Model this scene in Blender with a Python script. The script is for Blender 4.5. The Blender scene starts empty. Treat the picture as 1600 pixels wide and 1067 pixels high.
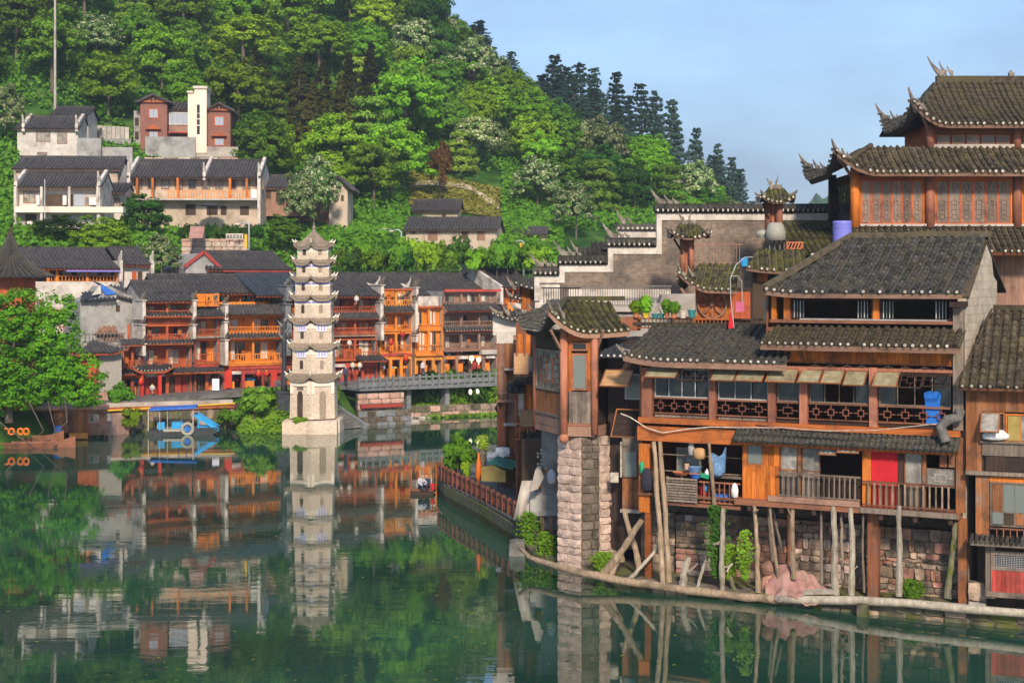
import bpy, bmesh, math, random
import numpy as np
from mathutils import Vector, Matrix, noise
R = math.radians
rnd = random.Random(7)
sc = bpy.context.scene
COL = sc.collection
# ---------------------------------------------------------------- camera, sky, sun, exposure
CH, F, HX, HY = 12.0, 2400.0, 800.0, 440.0      # eye height above the water, focal length and horizon of the 1600 px photograph
cam = bpy.data.cameras.new('camera'); co = bpy.data.objects.new('camera', cam); COL.objects.link(co)
co.location = (0, 0, CH); co.rotation_euler = (R(90), 0, 0)
cam.sensor_width = 36; cam.lens = 36 * F / 1600; cam.shift_y = -(533.5 - HY) / 1600
cam.clip_start = 0.5; cam.clip_end = 6000
sc.camera = co
HAZE = 0.0004
SUN_EL, SUN_AZ = R(33), math.atan2(0.14, -0.99)   # sun high behind the camera, a little to its right
sdir = Vector((math.sin(SUN_AZ) * math.cos(SUN_EL), math.cos(SUN_AZ) * math.cos(SUN_EL), math.sin(SUN_EL)))
W = bpy.data.worlds.new('World'); sc.world = W; W.use_nodes = True
nt = W.node_tree; nt.nodes.clear()
wo = nt.nodes.new('ShaderNodeOutputWorld'); bg = nt.nodes.new('ShaderNodeBackground')
sky = nt.nodes.new('ShaderNodeTexSky'); sky.sky_type = 'NISHITA'; sky.sun_disc = False
sky.sun_elevation = SUN_EL; sky.sun_rotation = SUN_AZ; sky.altitude = 300; sky.dust_density = .8; sky.ozone_density = 3.5
tc = nt.nodes.new('ShaderNodeTexCoord'); mp = nt.nodes.new('ShaderNodeMapping'); mp.inputs['Scale'].default_value = (1.3, 1.3, 4.2)
cn = nt.nodes.new('ShaderNodeTexNoise'); cn.inputs['Scale'].default_value = 1.7; cn.inputs['Detail'].default_value = 7; cn.inputs['Roughness'].default_value = .55
cr = nt.nodes.new('ShaderNodeValToRGB'); cr.color_ramp.elements[0].position = .38; cr.color_ramp.elements[1].position = .66
cr.color_ramp.elements[0].color = (.80, .80, .80, 1); cr.color_ramp.elements[1].color = (.34, .34, .34, 1)
cm = nt.nodes.new('ShaderNodeMixRGB'); cm.inputs[2].default_value = (1.15, 1.62, 2.45, 1)
L = nt.links.new
L(tc.outputs['Generated'], mp.inputs[0]); L(mp.outputs[0], cn.inputs['Vector']); L(cn.outputs['Fac'], cr.inputs[0])
L(cr.outputs[0], cm.inputs[0]); L(sky.outputs[0], cm.inputs[1]); L(cm.outputs[0], bg.inputs[0]); L(bg.outputs[0], wo.inputs[0])
bg.inputs[1].default_value = 0.15
sl = bpy.data.lights.new('sun', 'SUN'); sl.energy = 3.3; sl.angle = R(7.0); sl.color = (1.0, .86, .67)
so = bpy.data.objects.new('sun', sl); COL.objects.link(so); so.location = (20, -40, 60)
so.rotation_euler = sdir.to_track_quat('Z', 'Y').to_euler()
sc.view_settings.view_transform = 'Standard'; sc.view_settings.look = 'None'
sc.view_settings.exposure = 0.72; sc.view_settings.gamma = 1; sc.view_settings.use_curve_mapping = False

# ---------------------------------------------------------------- helpers
def P(px, py, D): return Vector(((px - HX) / F * D, D, CH - (py - HY) / F * D))
def X(px, D): return (px - HX) / F * D
def Z(py, D): return CH - (py - HY) / F * D

class Fr:
    """a vertical facade plane: x along it, y into the building, z up"""
    def __init__(s, px, D, ang=0.0, z0=0.0):
        s.o = Vector((X(px, D), D, 0)); a = R(ang); s.a = a; s.z0 = z0
        s.d = Vector((math.cos(a), math.sin(a), 0)); s.n = Vector((-s.d.y, s.d.x, 0))
        s.m = Matrix.Translation((s.o.x, s.o.y, z0)) @ Matrix.Rotation(a, 4, 'Z')
    def D(s, px, off=0):
        rx = (px - HX) / F; A = s.o + s.n * off
        t = (A.x * s.d.y - A.y * s.d.x) / (rx * s.d.y - s.d.x)
        return t
    def u(s, px, off=0):
        t = s.D(px, off); A = s.o + s.n * off
        return (Vector(((px - HX) / F * t, t, 0)) - A).dot(s.d)
    def z(s, px, py, off=0): return CH - (py - HY) / F * s.D(px, off) - s.z0
    def rect(s, px0, py0, px1, py1, off=0):
        pm = (px0 + px1) / 2
        return s.u(px0, off), s.u(px1, off), s.z(pm, py1, off), s.z(pm, py0, off)
    def pt(s, px, py, off=0): return Vector((s.u(px, off), off, s.z(px, py, off)))

M0 = [Matrix.Identity(4)]
def setm(m=None): M0[0] = m if m is not None else Matrix.Identity(4)

def thing(name, label, cat, loc=(0, 0, 0), rz=0.0, group=None):
    o = bpy.data.objects.new(name, None); COL.objects.link(o); o.empty_display_size = .3
    o.location = loc; o.rotation_euler = (0, 0, rz); o['label'] = label; o['category'] = cat
    if group: o['group'] = group
    return o
def fthing(fr, name, label, cat, group=None):
    return thing(name, label, cat, (fr.o.x, fr.o.y, fr.z0), fr.a, group)
def tag(o, label, cat, group=None):
    o['label'] = label; o['category'] = cat
    if group: o['group'] = group
    return o

class MB:
    def __init__(s): s.v = []; s.f = []
    def add(s, vs, fs):
        n = len(s.v); s.v += [tuple(v) for v in vs]; s.f += [tuple(i + n for i in f) for f in fs]; return s
    def box(s, x0, x1, y0, y1, z0, z1):
        return s.add([(x0, y0, z0), (x1, y0, z0), (x1, y1, z0), (x0, y1, z0), (x0, y0, z1), (x1, y0, z1), (x1, y1, z1), (x0, y1, z1)],
                     [(0, 3, 2, 1), (4, 5, 6, 7), (0, 1, 5, 4), (1, 2, 6, 5), (2, 3, 7, 6), (3, 0, 4, 7)])
    def tube(s, pts, rad, n=7, cap=True):
        pts = [Vector(p) for p in pts]
        if not hasattr(rad, '__len__'): rad = [rad] * len(pts)
        b = len(s.v); up = None
        for i, p in enumerate(pts):
            d = (pts[min(i + 1, len(pts) - 1)] - pts[max(i - 1, 0)]).normalized()
            if up is None:
                up = Vector((0, 0, 1)) if abs(d.z) < .9 else Vector((1, 0, 0))
            a = d.cross(up).normalized(); c = a.cross(d).normalized(); up = c
            for k in range(n):
                t = 2 * math.pi * k / n
                s.v.append(tuple(p + (a * math.cos(t) + c * math.sin(t)) * rad[i]))
        for i in range(len(pts) - 1):
            for k in range(n):
                k2 = (k + 1) % n
                s.f.append((b + i * n + k, b + i * n + k2, b + (i + 1) * n + k2, b + (i + 1) * n + k))
        if cap:
            s.f.append(tuple(b + k for k in range(n))[::-1]); s.f.append(tuple(b + (len(pts) - 1) * n + k for k in range(n)))
        return s
    def bar(s, a, b, w, h=None):
        a = Vector(a); b = Vector(b); d = (b - a).normalized(); h = h or w
        up = Vector((0, 0, 1)) if abs(d.z) < .95 else Vector((0, 1, 0))
        x = d.cross(up).normalized() * (w / 2); y = x.cross(d).normalized() * (h / 2)
        return s.add([a - x - y, a + x - y, a + x + y, a - x + y, b - x - y, b + x - y, b + x + y, b - x + y],
                     [(0, 3, 2, 1), (4, 5, 6, 7), (0, 1, 5, 4), (1, 2, 6, 5), (2, 3, 7, 6), (3, 0, 4, 7)])
    def prism(s, poly, off):
        """poly: 3-D points in a plane; off: extrusion vector"""
        n = len(poly); off = Vector(off); P3 = [Vector(p) for p in poly]
        return s.add(P3 + [p + off for p in P3], [tuple(range(n))[::-1], tuple(range(n, 2 * n))] + [(i, (i + 1) % n, n + (i + 1) % n, n + i) for i in range(n)])
    def lathe(s, prof, n=12, c=(0, 0), a0=0.0, sx=1, sy=1):
        b = len(s.v)
        for r, z in prof:
            for k in range(n):
                t = a0 + 2 * math.pi * k / n
                s.v.append((c[0] + r * sx * math.cos(t), c[1] + r * sy * math.sin(t), z))
        for i in range(len(prof) - 1):
            for k in range(n):
                k2 = (k + 1) % n
                s.f.append((b + i * n + k, b + i * n + k2, b + (i + 1) * n + k2, b + (i + 1) * n + k))
        s.f.append(tuple(b + k for k in range(n))[::-1]); s.f.append(tuple(b + (len(prof) - 1) * n + k for k in range(n)))
        return s
    def move(s, m): s.v = [tuple(m @ Vector(v)) for v in s.v]; return s
    def mesh(s, name, mat):
        me = bpy.data.meshes.new(name); me.from_pydata(s.v, [], s.f)
        if mat: me.materials.append(mat)
        if len(s.f) < 3000:
            b = bmesh.new(); b.from_mesh(me); bmesh.ops.recalc_face_normals(b, faces=b.faces); b.to_mesh(me); b.free()
        return me

def put(name, mb, mat, par=None, kind=None, smooth=False, label=None):
    me = mb.mesh(name, mat) if isinstance(mb, MB) else mb
    if smooth: me.shade_smooth()
    o = bpy.data.objects.new(name, me); COL.objects.link(o)
    if par:
        o.parent = par
    if par is None or par.type == 'EMPTY': o.matrix_basis = M0[0]
    if kind: o['kind'] = kind
    if label: o['label'] = label
    return o

UC = {}
def bx(name, par, mat, x0, x1, y0, y1, z0, z1, rot=None, label=None):
    """one box-shaped piece; alike pieces share one cube mesh per material"""
    me = UC.get(mat.name)
    if me is None: me = UC[mat.name] = MB().box(-.5, .5, -.5, .5, -.5, .5).mesh('box_' + mat.name, mat)
    o = bpy.data.objects.new(name, me); COL.objects.link(o); o.parent = par
    m = Matrix.Translation(((x0 + x1) / 2, (y0 + y1) / 2, (z0 + z1) / 2))
    if rot: m = m @ rot
    m = m @ Matrix.Diagonal((abs(x1 - x0), abs(y1 - y0), abs(z1 - z0), 1))
    o.matrix_basis = (M0[0] @ m) if par.type == 'EMPTY' else m
    if label: o['label'] = label
    return o

def sharecopy(src, par, m, name=None):
    o = bpy.data.objects.new(name or src.name, src); COL.objects.link(o); o.parent = par
    o.matrix_basis = (M0[0] @ m) if par.type == 'EMPTY' else m
    return o

# ---------------------------------------------------------------- materials
def newmat(name):
    m = bpy.data.materials.new(name); m.use_nodes = True
    return m, m.node_tree, m.node_tree.nodes['Principled BSDF']
def node(nt, t, **kw):
    n = nt.nodes.new('ShaderNode' + t)
    for k, v in kw.items(): setattr(n, k, v)
    return n
def ramp(nt, stops):
    n = nt.nodes.new('ShaderNodeValToRGB'); cr = n.color_ramp
    while len(cr.elements) < len(stops): cr.elements.new(.5)
    for e, (p, c) in zip(cr.elements, stops): e.position = p; e.color = (*c, 1) if len(c) == 3 else c
    return n
def surf(name, c1, c2, scale=2.0, st=(1, 1, 1), rough=.8, bump=.3, bscale=None, c3=None, c3s=.35, c3t=(.5, .68), var=.25, spec=.25, detail=6, coord='world', bdist=.03, c4=None, c4s=.8, c4t=(.55, .7), sat=0.0):
    m, nt, b = newmat(name); L = nt.links.new
    if coord == 'world': g = node(nt, 'NewGeometry'); vec = g.outputs['Position']
    else: g = node(nt, 'TexCoord'); vec = g.outputs['Object']
    oi = node(nt, 'ObjectInfo')
    ad = node(nt, 'VectorMath', operation='MULTIPLY_ADD'); ad.inputs[1].default_value = (1, 1, 1)
    cmb = node(nt, 'CombineXYZ'); ml = node(nt, 'Math', operation='MULTIPLY'); ml.inputs[1].default_value = 37.0
    L(oi.outputs['Random'], ml.inputs[0]); L(ml.outputs[0], cmb.inputs[0]); L(ml.outputs[0], cmb.inputs[2])
    L(vec, ad.inputs[0]); L(cmb.outputs[0], ad.inputs[2])
    mp = node(nt, 'Mapping'); mp.inputs['Scale'].default_value = st
    L(ad.outputs[0] if var > 0 else vec, mp.inputs[0])
    n1 = node(nt, 'TexNoise'); n1.inputs['Scale'].default_value = scale; n1.inputs['Detail'].default_value = detail; n1.inputs['Roughness'].default_value = .62
    L(mp.outputs[0], n1.inputs['Vector'])
    r1 = ramp(nt, [(.32, c1), (.68, c2)]); L(n1.outputs['Fac'], r1.inputs[0]); col = r1.outputs[0]
    for c, s_, t_ in ((c3, c3s, c3t), (c4, c4s, c4t)):
        if c is None: continue
        n2 = node(nt, 'TexNoise'); n2.inputs['Scale'].default_value = s_; n2.inputs['Detail'].default_value = 8; n2.inputs['Roughness'].default_value = .7
        L(vec, n2.inputs['Vector']); r2 = ramp(nt, [(t_[0], (0, 0, 0)), (t_[1], (1, 1, 1))]); L(n2.outputs['Fac'], r2.inputs[0])
        mx = node(nt, 'MixRGB'); mx.inputs[2].default_value = (*c, 1); L(r2.outputs[0], mx.inputs[0]); L(col, mx.inputs[1]); col = mx.outputs[0]
    if var > 0:
        hs = node(nt, 'HueSaturation'); mr = node(nt, 'MapRange'); mr.inputs['To Min'].default_value = 1 - var; mr.inputs['To Max'].default_value = 1 + var
        L(oi.outputs['Random'], mr.inputs['Value']); L(mr.outputs[0], hs.inputs['Value']); L(col, hs.inputs['Color']); col = hs.outputs[0]
    L(col, b.inputs['Base Color'])
    b.inputs['Roughness'].default_value = rough; b.inputs['Specular IOR Level'].default_value = spec
    if bump:
        n3 = node(nt, 'TexNoise'); n3.inputs['Scale'].default_value = bscale or scale * 2; n3.inputs['Detail'].default_value = 5; L(mp.outputs[0], n3.inputs['Vector'])
        bp = node(nt, 'Bump'); bp.inputs['Strength'].default_value = bump; bp.inputs['Distance'].default_value = bdist
        L(n3.outputs['Fac'], bp.inputs['Height']); L(bp.outputs[0], b.inputs['Normal'])
    return m
def wood(name, c1, c2, c3=None, horiz=False, rough=.7, var=.3, **k):
    return surf(name, c1, c2, scale=1.0, st=(3, 3, 26) if horiz == 'z' else ((1.5, 1.5, 22) if horiz else (16, 16, 1.2)), rough=rough, bump=.35, bdist=.012, c3=c3, c3s=.9, var=var, spec=.3, **k)
def paint(name, c, rough=.5, var=.0, **k):
    return surf(name, tuple(x * .85 for x in c), tuple(min(1, x * 1.1) for x in c), scale=3, rough=rough, bump=0, var=var, **k)
def brickmat(name, c1, c2, mortar, bw=.26, bh=.075, c3=None, ms=.012):
    m, nt, b = newmat(name); L = nt.links.new
    t = node(nt, 'TexCoord'); sp = node(nt, 'SeparateXYZ'); cb = node(nt, 'CombineXYZ'); aa = node(nt, 'Math', operation='ADD')
    L(t.outputs['Object'], sp.inputs[0]); L(sp.outputs[0], aa.inputs[0]); L(sp.outputs[1], aa.inputs[1]); L(aa.outputs[0], cb.inputs[0]); L(sp.outputs[2], cb.inputs[1])
    br = node(nt, 'TexBrick'); br.inputs['Color1'].default_value = (*c1, 1); br.inputs['Color2'].default_value = (*c2, 1); br.inputs['Mortar'].default_value = (*mortar, 1)
    br.inputs['Scale'].default_value = 1; br.inputs['Brick Width'].default_value = bw; br.inputs['Row Height'].default_value = bh; br.inputs['Mortar Size'].default_value = ms; br.inputs['Bias'].default_value = -.1
    L(cb.outputs[0], br.inputs['Vector']); col = br.outputs['Color']
    n2 = node(nt, 'TexNoise'); n2.inputs['Scale'].default_value = .55; n2.inputs['Detail'].default_value = 9; n2.inputs['Roughness'].default_value = .7; L(t.outputs['Object'], n2.inputs['Vector'])
    r2 = ramp(nt, [(.45, (0, 0, 0)), (.68, (1, 1, 1))]); L(n2.outputs['Fac'], r2.inputs[0])
    if c3:
        mx = node(nt, 'MixRGB'); mx.inputs[2].default_value = (*c3, 1); L(r2.outputs[0], mx.inputs[0]); L(col, mx.inputs[1]); col = mx.outputs[0]
    n4 = node(nt, 'TexNoise'); n4.inputs['Scale'].default_value = 6; n4.inputs['Detail'].default_value = 4; L(t.outputs['Object'], n4.inputs['Vector'])
    m4 = node(nt, 'MixRGB', blend_type='MULTIPLY'); m4.inputs[0].default_value = .5; L(col, m4.inputs[1])
    r4 = ramp(nt, [(.3, (.5, .5, .5)), (.7, (1.2, 1.2, 1.2))]); L(n4.outputs['Fac'], r4.inputs[0]); L(r4.outputs[0], m4.inputs[2])
    L(m4.outputs[0], b.inputs['Base Color']); b.inputs['Roughness'].default_value = .9; b.inputs['Specular IOR Level'].default_value = .2
    bp = node(nt, 'Bump'); bp.inputs['Strength'].default_value = .6; bp.inputs['Distance'].default_value = .02; bp.invert = True
    L(br.outputs['Fac'], bp.inputs['Height']); L(bp.outputs[0], b.inputs['Normal'])
    return m
def leafmat(name, dark, light, tip=None, tw=.25, trans=.3):
    m, nt, b = newmat(name); L = nt.links.new
    g = node(nt, 'NewGeometry'); oi = node(nt, 'ObjectInfo')
    n1 = node(nt, 'TexNoise'); n1.inputs['Scale'].default_value = .55; n1.inputs['Detail'].default_value = 4; L(g.outputs['Position'], n1.inputs['Vector'])
    a = node(nt, 'Math', operation='MULTIPLY_ADD'); a.inputs[1].default_value = .45; L(g.outputs['Random Per Island'], a.inputs[0])
    a2 = node(nt, 'Math', operation='MULTIPLY_ADD'); a2.inputs[1].default_value = 1.1; a2.inputs[2].default_value = -.28
    L(n1.outputs['Fac'], a2.inputs[0]); L(a2.outputs[0], a.inputs[2])
    st = [(.12, dark), (.85, light)] + ([(1.0 - tw * .2, tip)] if tip else [])
    r = ramp(nt, st); L(a.outputs[0], r.inputs[0]); col = r.outputs[0]
    if tip:
        gt = node(nt, 'Math', operation='LESS_THAN'); gt.inputs[1].default_value = tw; L(g.outputs['Random Per Island'], gt.inputs[0])
        mx = node(nt, 'MixRGB'); mx.inputs[2].default_value = (*tip, 1); L(gt.outputs[0], mx.inputs[0]); L(col, mx.inputs[1]); col = mx.outputs[0]
    hs = node(nt, 'HueSaturation'); mr = node(nt, 'MapRange'); mr.inputs['To Min'].default_value = .62; mr.inputs['To Max'].default_value = 1.4
    mh = node(nt, 'MapRange'); mh.inputs['To Min'].default_value = .468; mh.inputs['To Max'].default_value = .512
    L(oi.outputs['Random'], mr.inputs['Value']); L(mr.outputs[0], hs.inputs['Value'])
    mm = node(nt, 'Math', operation='FRACT'); m7 = node(nt, 'Math', operation='MULTIPLY'); m7.inputs[1].default_value = 7.3
    L(oi.outputs['Random'], m7.inputs[0]); L(m7.outputs[0], mm.inputs[0]); L(mm.outputs[0], mh.inputs['Value']); L(mh.outputs[0], hs.inputs['Hue'])
    L(col, hs.inputs['Color']); col = hs.outputs[0]
    d = node(nt, 'BsdfDiffuse'); t = node(nt, 'BsdfTranslucent'); ms = node(nt, 'MixShader'); ms.inputs[0].default_value = trans
    L(col, d.inputs[0]); L(col, t.inputs[0]); L(d.outputs[0], ms.inputs[1]); L(t.outputs[0], ms.inputs[2])
    nt.nodes.remove(b); L(ms.outputs[0], nt.nodes['Material Output'].inputs[0])
    return m
M = {}
M['post'] = wood('post_wood', (.20, .07, .035), (.38, .14, .07), (.10, .05, .035), c4=(.18, .12, .09), c4s=1.9, c4t=(.54, .70))
M['post_red'] = wood('red_brown_post', (.26, .09, .055), (.42, .17, .10), (.16, .07, .05))
M['orange'] = wood('orange_plank', (.34, .085, .010), (.60, .18, .026), (.18, .05, .014), var=.35, c4=(.17, .10, .06), c4s=1.7, c4t=(.56, .74))
M['orange_h'] = wood('orange_beam', (.26, .07, .014), (.46, .13, .03), (.15, .05, .02), horiz=True)
M['brown'] = wood('brown_plank', (.17, .06, .02), (.34, .125, .045), (.085, .04, .022), var=.35, c4=(.20, .14, .10), c4s=1.5, c4t=(.52, .70))
M['brown_h'] = wood('brown_beam', (.14, .055, .03), (.27, .11, .06), (.08, .045, .032), horiz=True)
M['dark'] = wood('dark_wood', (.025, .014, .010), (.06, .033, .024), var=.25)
M['greywood'] = wood('grey_weathered_wood', (.13, .10, .08), (.27, .21, .165), (.08, .06, .05))
M['pole'] = surf('bare_pole_wood', (.19, .13, .085), (.38, .28, .19), scale=1.2, st=(7, 7, 1.5), bump=.5, c3=(.12, .09, .06), c3s=1.4, var=.3)
M['palelog'] = surf('pale_log', (.25, .215, .165), (.46, .40, .325), scale=1.4, st=(6, 6, 2), bump=.5, c3=(.16, .13, .09), c3s=1.0, var=.25)
M['pink'] = wood('pinkish_wood', (.30, .16, .11), (.46, .27, .19), (.2, .11, .08), horiz=True)
M['tile'] = surf('old_roof_tile', (.020, .019, .018), (.076, .071, .064), scale=5, rough=.9, bump=.5, c3=(.070, .060, .040), c3s=1.1, c3t=(.5, .66), var=.42, c4=(.03, .032, .012), c4s=2.3)
M['tile_moss'] = surf('mossy_roof_tile', (.026, .022, .015), (.088, .074, .05), scale=5, rough=.95, bump=.6, c3=(.085, .080, .022), c3s=1.5, c3t=(.40, .58), var=.45, c4=(.03, .04, .010), c4s=2.6)
M['tile_brown'] = surf('brown_mossy_roof_tile', (.030, .024, .018), (.108, .086, .060), scale=4, rough=.95, bump=.6, c3=(.085, .068, .034), c3s=.9, c3t=(.42, .62), var=.42, c4=(.025, .022, .014), c4s=1.9)
M['tile_far'] = surf('grey_roof_tile', (.030, .028, .030), (.085, .078, .078), scale=2.2, rough=.85, bump=.5, c3=(.105, .085, .065), c3s=.5, c3t=(.55, .75), var=.2)
M['tile_blue'] = surf('bluish_roof_tile', (.022, .03, .042), (.05, .06, .075), scale=2.2, rough=.85, bump=.4, var=.15)
M['cap'] = surf('whitewashed_tile_end', (.30, .25, .20), (.64, .57, .49), scale=6, bump=.3, var=.3)
M['lime'] = surf('old_whitewash', (.46, .40, .35), (.70, .63, .57), scale=1.5, bump=.25, c3=(.24, .205, .175), c3s=.8, c3t=(.50, .68), var=.05)
M['lime_d'] = surf('weathered_lime_carving', (.12, .098, .08), (.34, .285, .235), scale=4, bump=.6, c3=(.07, .06, .05), c3s=1.6, c3t=(.5, .7), var=.1)
M['white'] = surf('white_plaster', (.48, .43, .39), (.66, .61, .56), scale=1.2, bump=.15, c3=(.30, .26, .23), c3s=.55, c3t=(.50, .70), var=.05)
M['grey'] = surf('grey_plaster', (.24, .23, .225), (.40, .385, .37), scale=.8, bump=.25, c3=(.14, .13, .125), c3s=.6, var=.05)
M['conc'] = surf('pale_concrete', (.34, .30, .27), (.52, .46, .41), scale=1.0, bump=.3, c3=(.20, .175, .15), c3s=.5, var=.08)
M['pinkwall'] = surf('pink_stone_wall', (.38, .22, .17), (.56, .36, .28), scale=1.5, bump=.4, c3=(.25, .16, .12), c3s=.6, var=.1)
M['beige'] = surf('beige_plaster', (.42, .33, .25), (.58, .46, .36), scale=1.2, bump=.2, c3=(.28, .21, .16), c3s=.5, var=.06)
M['stone'] = surf('pink_sandstone_block', (.38, .27, .22), (.64, .48, .40), scale=2.6, bump=.9, bscale=5, bdist=.06, c3=(.33, .23, .19), c3s=1.3, var=.14)
M['stone_d'] = surf('damp_dark_stone', (.06, .05, .037), (.17, .135, .105), scale=2.6, bump=.8, bscale=6, bdist=.05, c3=(.05, .05, .016), c3s=1.1, var=.3)
M['stone_s'] = surf('stained_sandstone', (.085, .068, .052), (.21, .165, .13), scale=2.6, bump=.8, bscale=5, bdist=.05, c3=(.05, .042, .03), c3s=1.1, var=.25)
M['stone_b'] = surf('brown_rubble_stone', (.17, .125, .09), (.40, .29, .21), scale=3, bump=.9, bscale=7, bdist=.05, c3=(.08, .06, .045), c3s=1.3, var=.45)
M['stone_r'] = surf('reddish_rubble_stone', (.25, .115, .08), (.42, .23, .17), scale=3, bump=.9, bscale=7, bdist=.05, c3=(.10, .065, .05), c3s=1.2, var=.35)
M['mortar'] = surf('old_mortar', (.10, .08, .065), (.23, .19, .16), scale=4, bump=.7, c3=(.03, .028, .02), c3s=.8, var=0)
M['mossy'] = surf('mossy_stone', (.06, .055, .035), (.17, .15, .10), scale=2.5, bump=.8, c3=(.10, .11, .02), c3s=1.1, c3t=(.45, .6), c4=(.025, .022, .016), c4s=.7, var=.15)
M['paving'] = surf('grey_paving', (.11, .105, .10), (.21, .20, .185), scale=2, bump=.3, c3=(.06, .058, .05), c3s=.6, var=.1)
M['bluestone'] = surf('grey_carved_stone', (.12, .125, .13), (.22, .225, .23), scale=3, bump=.4, var=.1)
M['blackstone'] = surf('black_carved_stone', (.018, .020, .024), (.055, .06, .07), scale=5, bump=.6, var=.1, rough=.5)
M['fw_brick'] = brickmat('firewall_brick', (.26, .185, .135), (.34, .25, .19), (.20, .16, .13), c3=(.085, .075, .07))
M['fw_grey'] = brickmat('grey_brick', (.17, .15, .135), (.26, .23, .20), (.30, .27, .24), c3=(.30, .22, .16))
M['pag'] = brickmat('pagoda_brick', (.60, .47, .36), (.68, .545, .43), (.60, .48, .37), bw=.5, bh=.14, c3=(.72, .60, .48))
M['pag_w'] = surf('pagoda_cream_plaster', (.76, .66, .54), (.90, .81, .69), scale=1.2, bump=.15, c3=(.52, .41, .31), c3s=.8, c3t=(.55, .75), var=.04)
M['pag_t'] = surf('pagoda_tile', (.20, .155, .115), (.36, .285, .215), scale=6, bump=.5, var=.15)
M['pag_b'] = paint('blue_band', (.22, .20, .62)); M['pag_p'] = surf('name_plaque', (.62, .60, .74), (.80, .78, .86), scale=4, bump=0, var=0)
M['villa'] = brickmat('red_brick', (.27, .105, .075), (.33, .14, .10), (.30, .17, .13), c3=(.24, .11, .085))
M['cream'] = surf('cream_render', (.72, .58, .46), (.88, .75, .62), scale=.8, bump=.1, var=0)
M['fo'] = wood('varnished_orange_wood', (.56, .15, .014), (.82, .28, .036), (.32, .08, .016), var=.15)
M['fr'] = wood('red_brown_varnished_wood', (.33, .062, .02), (.52, .125, .04), (.14, .034, .02), var=.15)
M['fb'] = wood('faded_brown_wood', (.21, .11, .075), (.34, .20, .14), (.13, .075, .055), var=.15)
M['fy'] = wood('yellow_varnished_wood', (.52, .20, .03), (.72, .32, .06), (.34, .11, .02), var=.12)
M['inside'] = surf('dim_room_wall', (.045, .03, .02), (.09, .058, .038), scale=1, bump=0, var=.2)  # gloom of unlit rooms put into the colour, also on flat opening panels
M['black'] = paint('black_iron', (.012, .012, .013), rough=.55)
M['grey_iron'] = surf('weathered_iron', (.09, .085, .08), (.19, .175, .16), scale=4, bump=0, var=.1)
M['galv'] = surf('galvanised_steel', (.30, .31, .33), (.48, .49, .50), scale=3, rough=.42, bump=0, var=.1)
M['rail_red'] = wood('red_brown_rail', (.11, .036, .024), (.20, .07, .045), horiz=True)
M['red'] = paint('red_lacquer', (.50, .035, .02), var=.12); M['red_cloth'] = paint('red_cloth', (.55, .02, .03), rough=.9)
M['red_pl'] = wood('red_painted_plank', (.30, .035, .025), (.45, .07, .05), (.14, .04, .03))
M['pinkcloth'] = paint('pink_cloth', (.50, .12, .22), rough=.9); M['salmon'] = surf('faded_pink_tarpaulin', (.27, .125, .105), (.42, .24, .20), scale=2, bump=.6, bdist=.1, c3=(.35, .22, .19), c3s=1.2, var=.05)
M['blue'] = surf('blue_plastic', (.015, .10, .42), (.03, .18, .58), scale=2, rough=.4, bump=0, var=.15); M['tarp'] = surf('blue_tarpaulin', (.02, .10, .45), (.05, .20, .62), scale=3, bump=.5, bdist=.06, var=0)
M['cyan'] = paint('sky_blue_paint', (.03, .30, .62), rough=.4); M['violet'] = surf('violet_blue_plastic', (.13, .13, .52), (.22, .22, .66), scale=1, rough=.35, bump=0, var=0)
M['tank'] = surf('grey_plastic_tank', (.27, .255, .215), (.36, .34, .29), scale=1.5, rough=.6, bump=0, var=0)
M['terracotta'] = surf('terracotta', (.42, .12, .05), (.56, .20, .09), scale=4, bump=.2, var=.2); M['teal'] = paint('teal_glaze', (.04, .22, .22))
M['orange_p'] = paint('orange_plastic', (.75, .17, .02), rough=.45); M['yellow'] = paint('yellow_paint', (.70, .42, .03)); M['green_pl'] = paint('green_plastic', (.02, .30, .14))
M['cloth_w'] = surf('white_cloth', (.55, .54, .54), (.78, .77, .77), scale=5, bump=.5, rough=.95, var=.05)
M['cloth_d'] = paint('dark_cloth', (.03, .03, .045), rough=.95); M['cloth_b'] = surf('blue_bag', (.05, .14, .30), (.20, .32, .50), scale=9, bump=.4, rough=.7, var=0)
M['skin'] = paint('skin', (.50, .30, .21), rough=.6); M['wicker'] = wood('wicker', (.36, .19, .08), (.56, .33, .16), horiz=True)
M['green_tarp'] = surf('green_tarpaulin', (.02, .12, .085), (.05, .22, .16), scale=2, bump=.5, bdist=.05, var=0)
M['ochre'] = surf('ochre_canvas', (.26, .19, .05), (.40, .30, .10), scale=2, bump=.4, var=0)
def glassmat(name, c, rough=.08, spec=.5):
    m, nt, b = newmat(name); b.inputs['Base Color'].default_value = (*c, 1); b.inputs['Roughness'].default_value = rough; b.inputs['Specular IOR Level'].default_value = spec
    return m
M['glass'] = glassmat('dark_glass', (.02, .022, .022)); M['glass_g'] = glassmat('grey_green_glass', (.16, .18, .165), .2); M['glass_p'] = surf('dusty_pale_pane', (.20, .185, .165), (.42, .39, .35), scale=2.5, rough=.25, bump=0, c3=(.09, .08, .07), c3s=.8, var=.35)
M['glass_b'] = glassmat('sky_tinted_glass', (.34, .37, .44), .12); M['curtain'] = surf('pale_curtain', (.45, .38, .30), (.72, .64, .54), scale=1, st=(14, 14, .6), bump=0, var=.15)  # the bluish pane has its sky reflection put into the base colour
M['hall_pane'] = surf('dusty_dark_pane', (.085, .068, .055), (.22, .18, .145), scale=2.5, rough=.3, bump=0, var=.3)
M['awn'] = surf('paper_awning_sash', (.20, .17, .10), (.36, .32, .21), scale=3, rough=.6, bump=.1, c3=(.13, .115, .07), c3s=2, var=.15)
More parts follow.
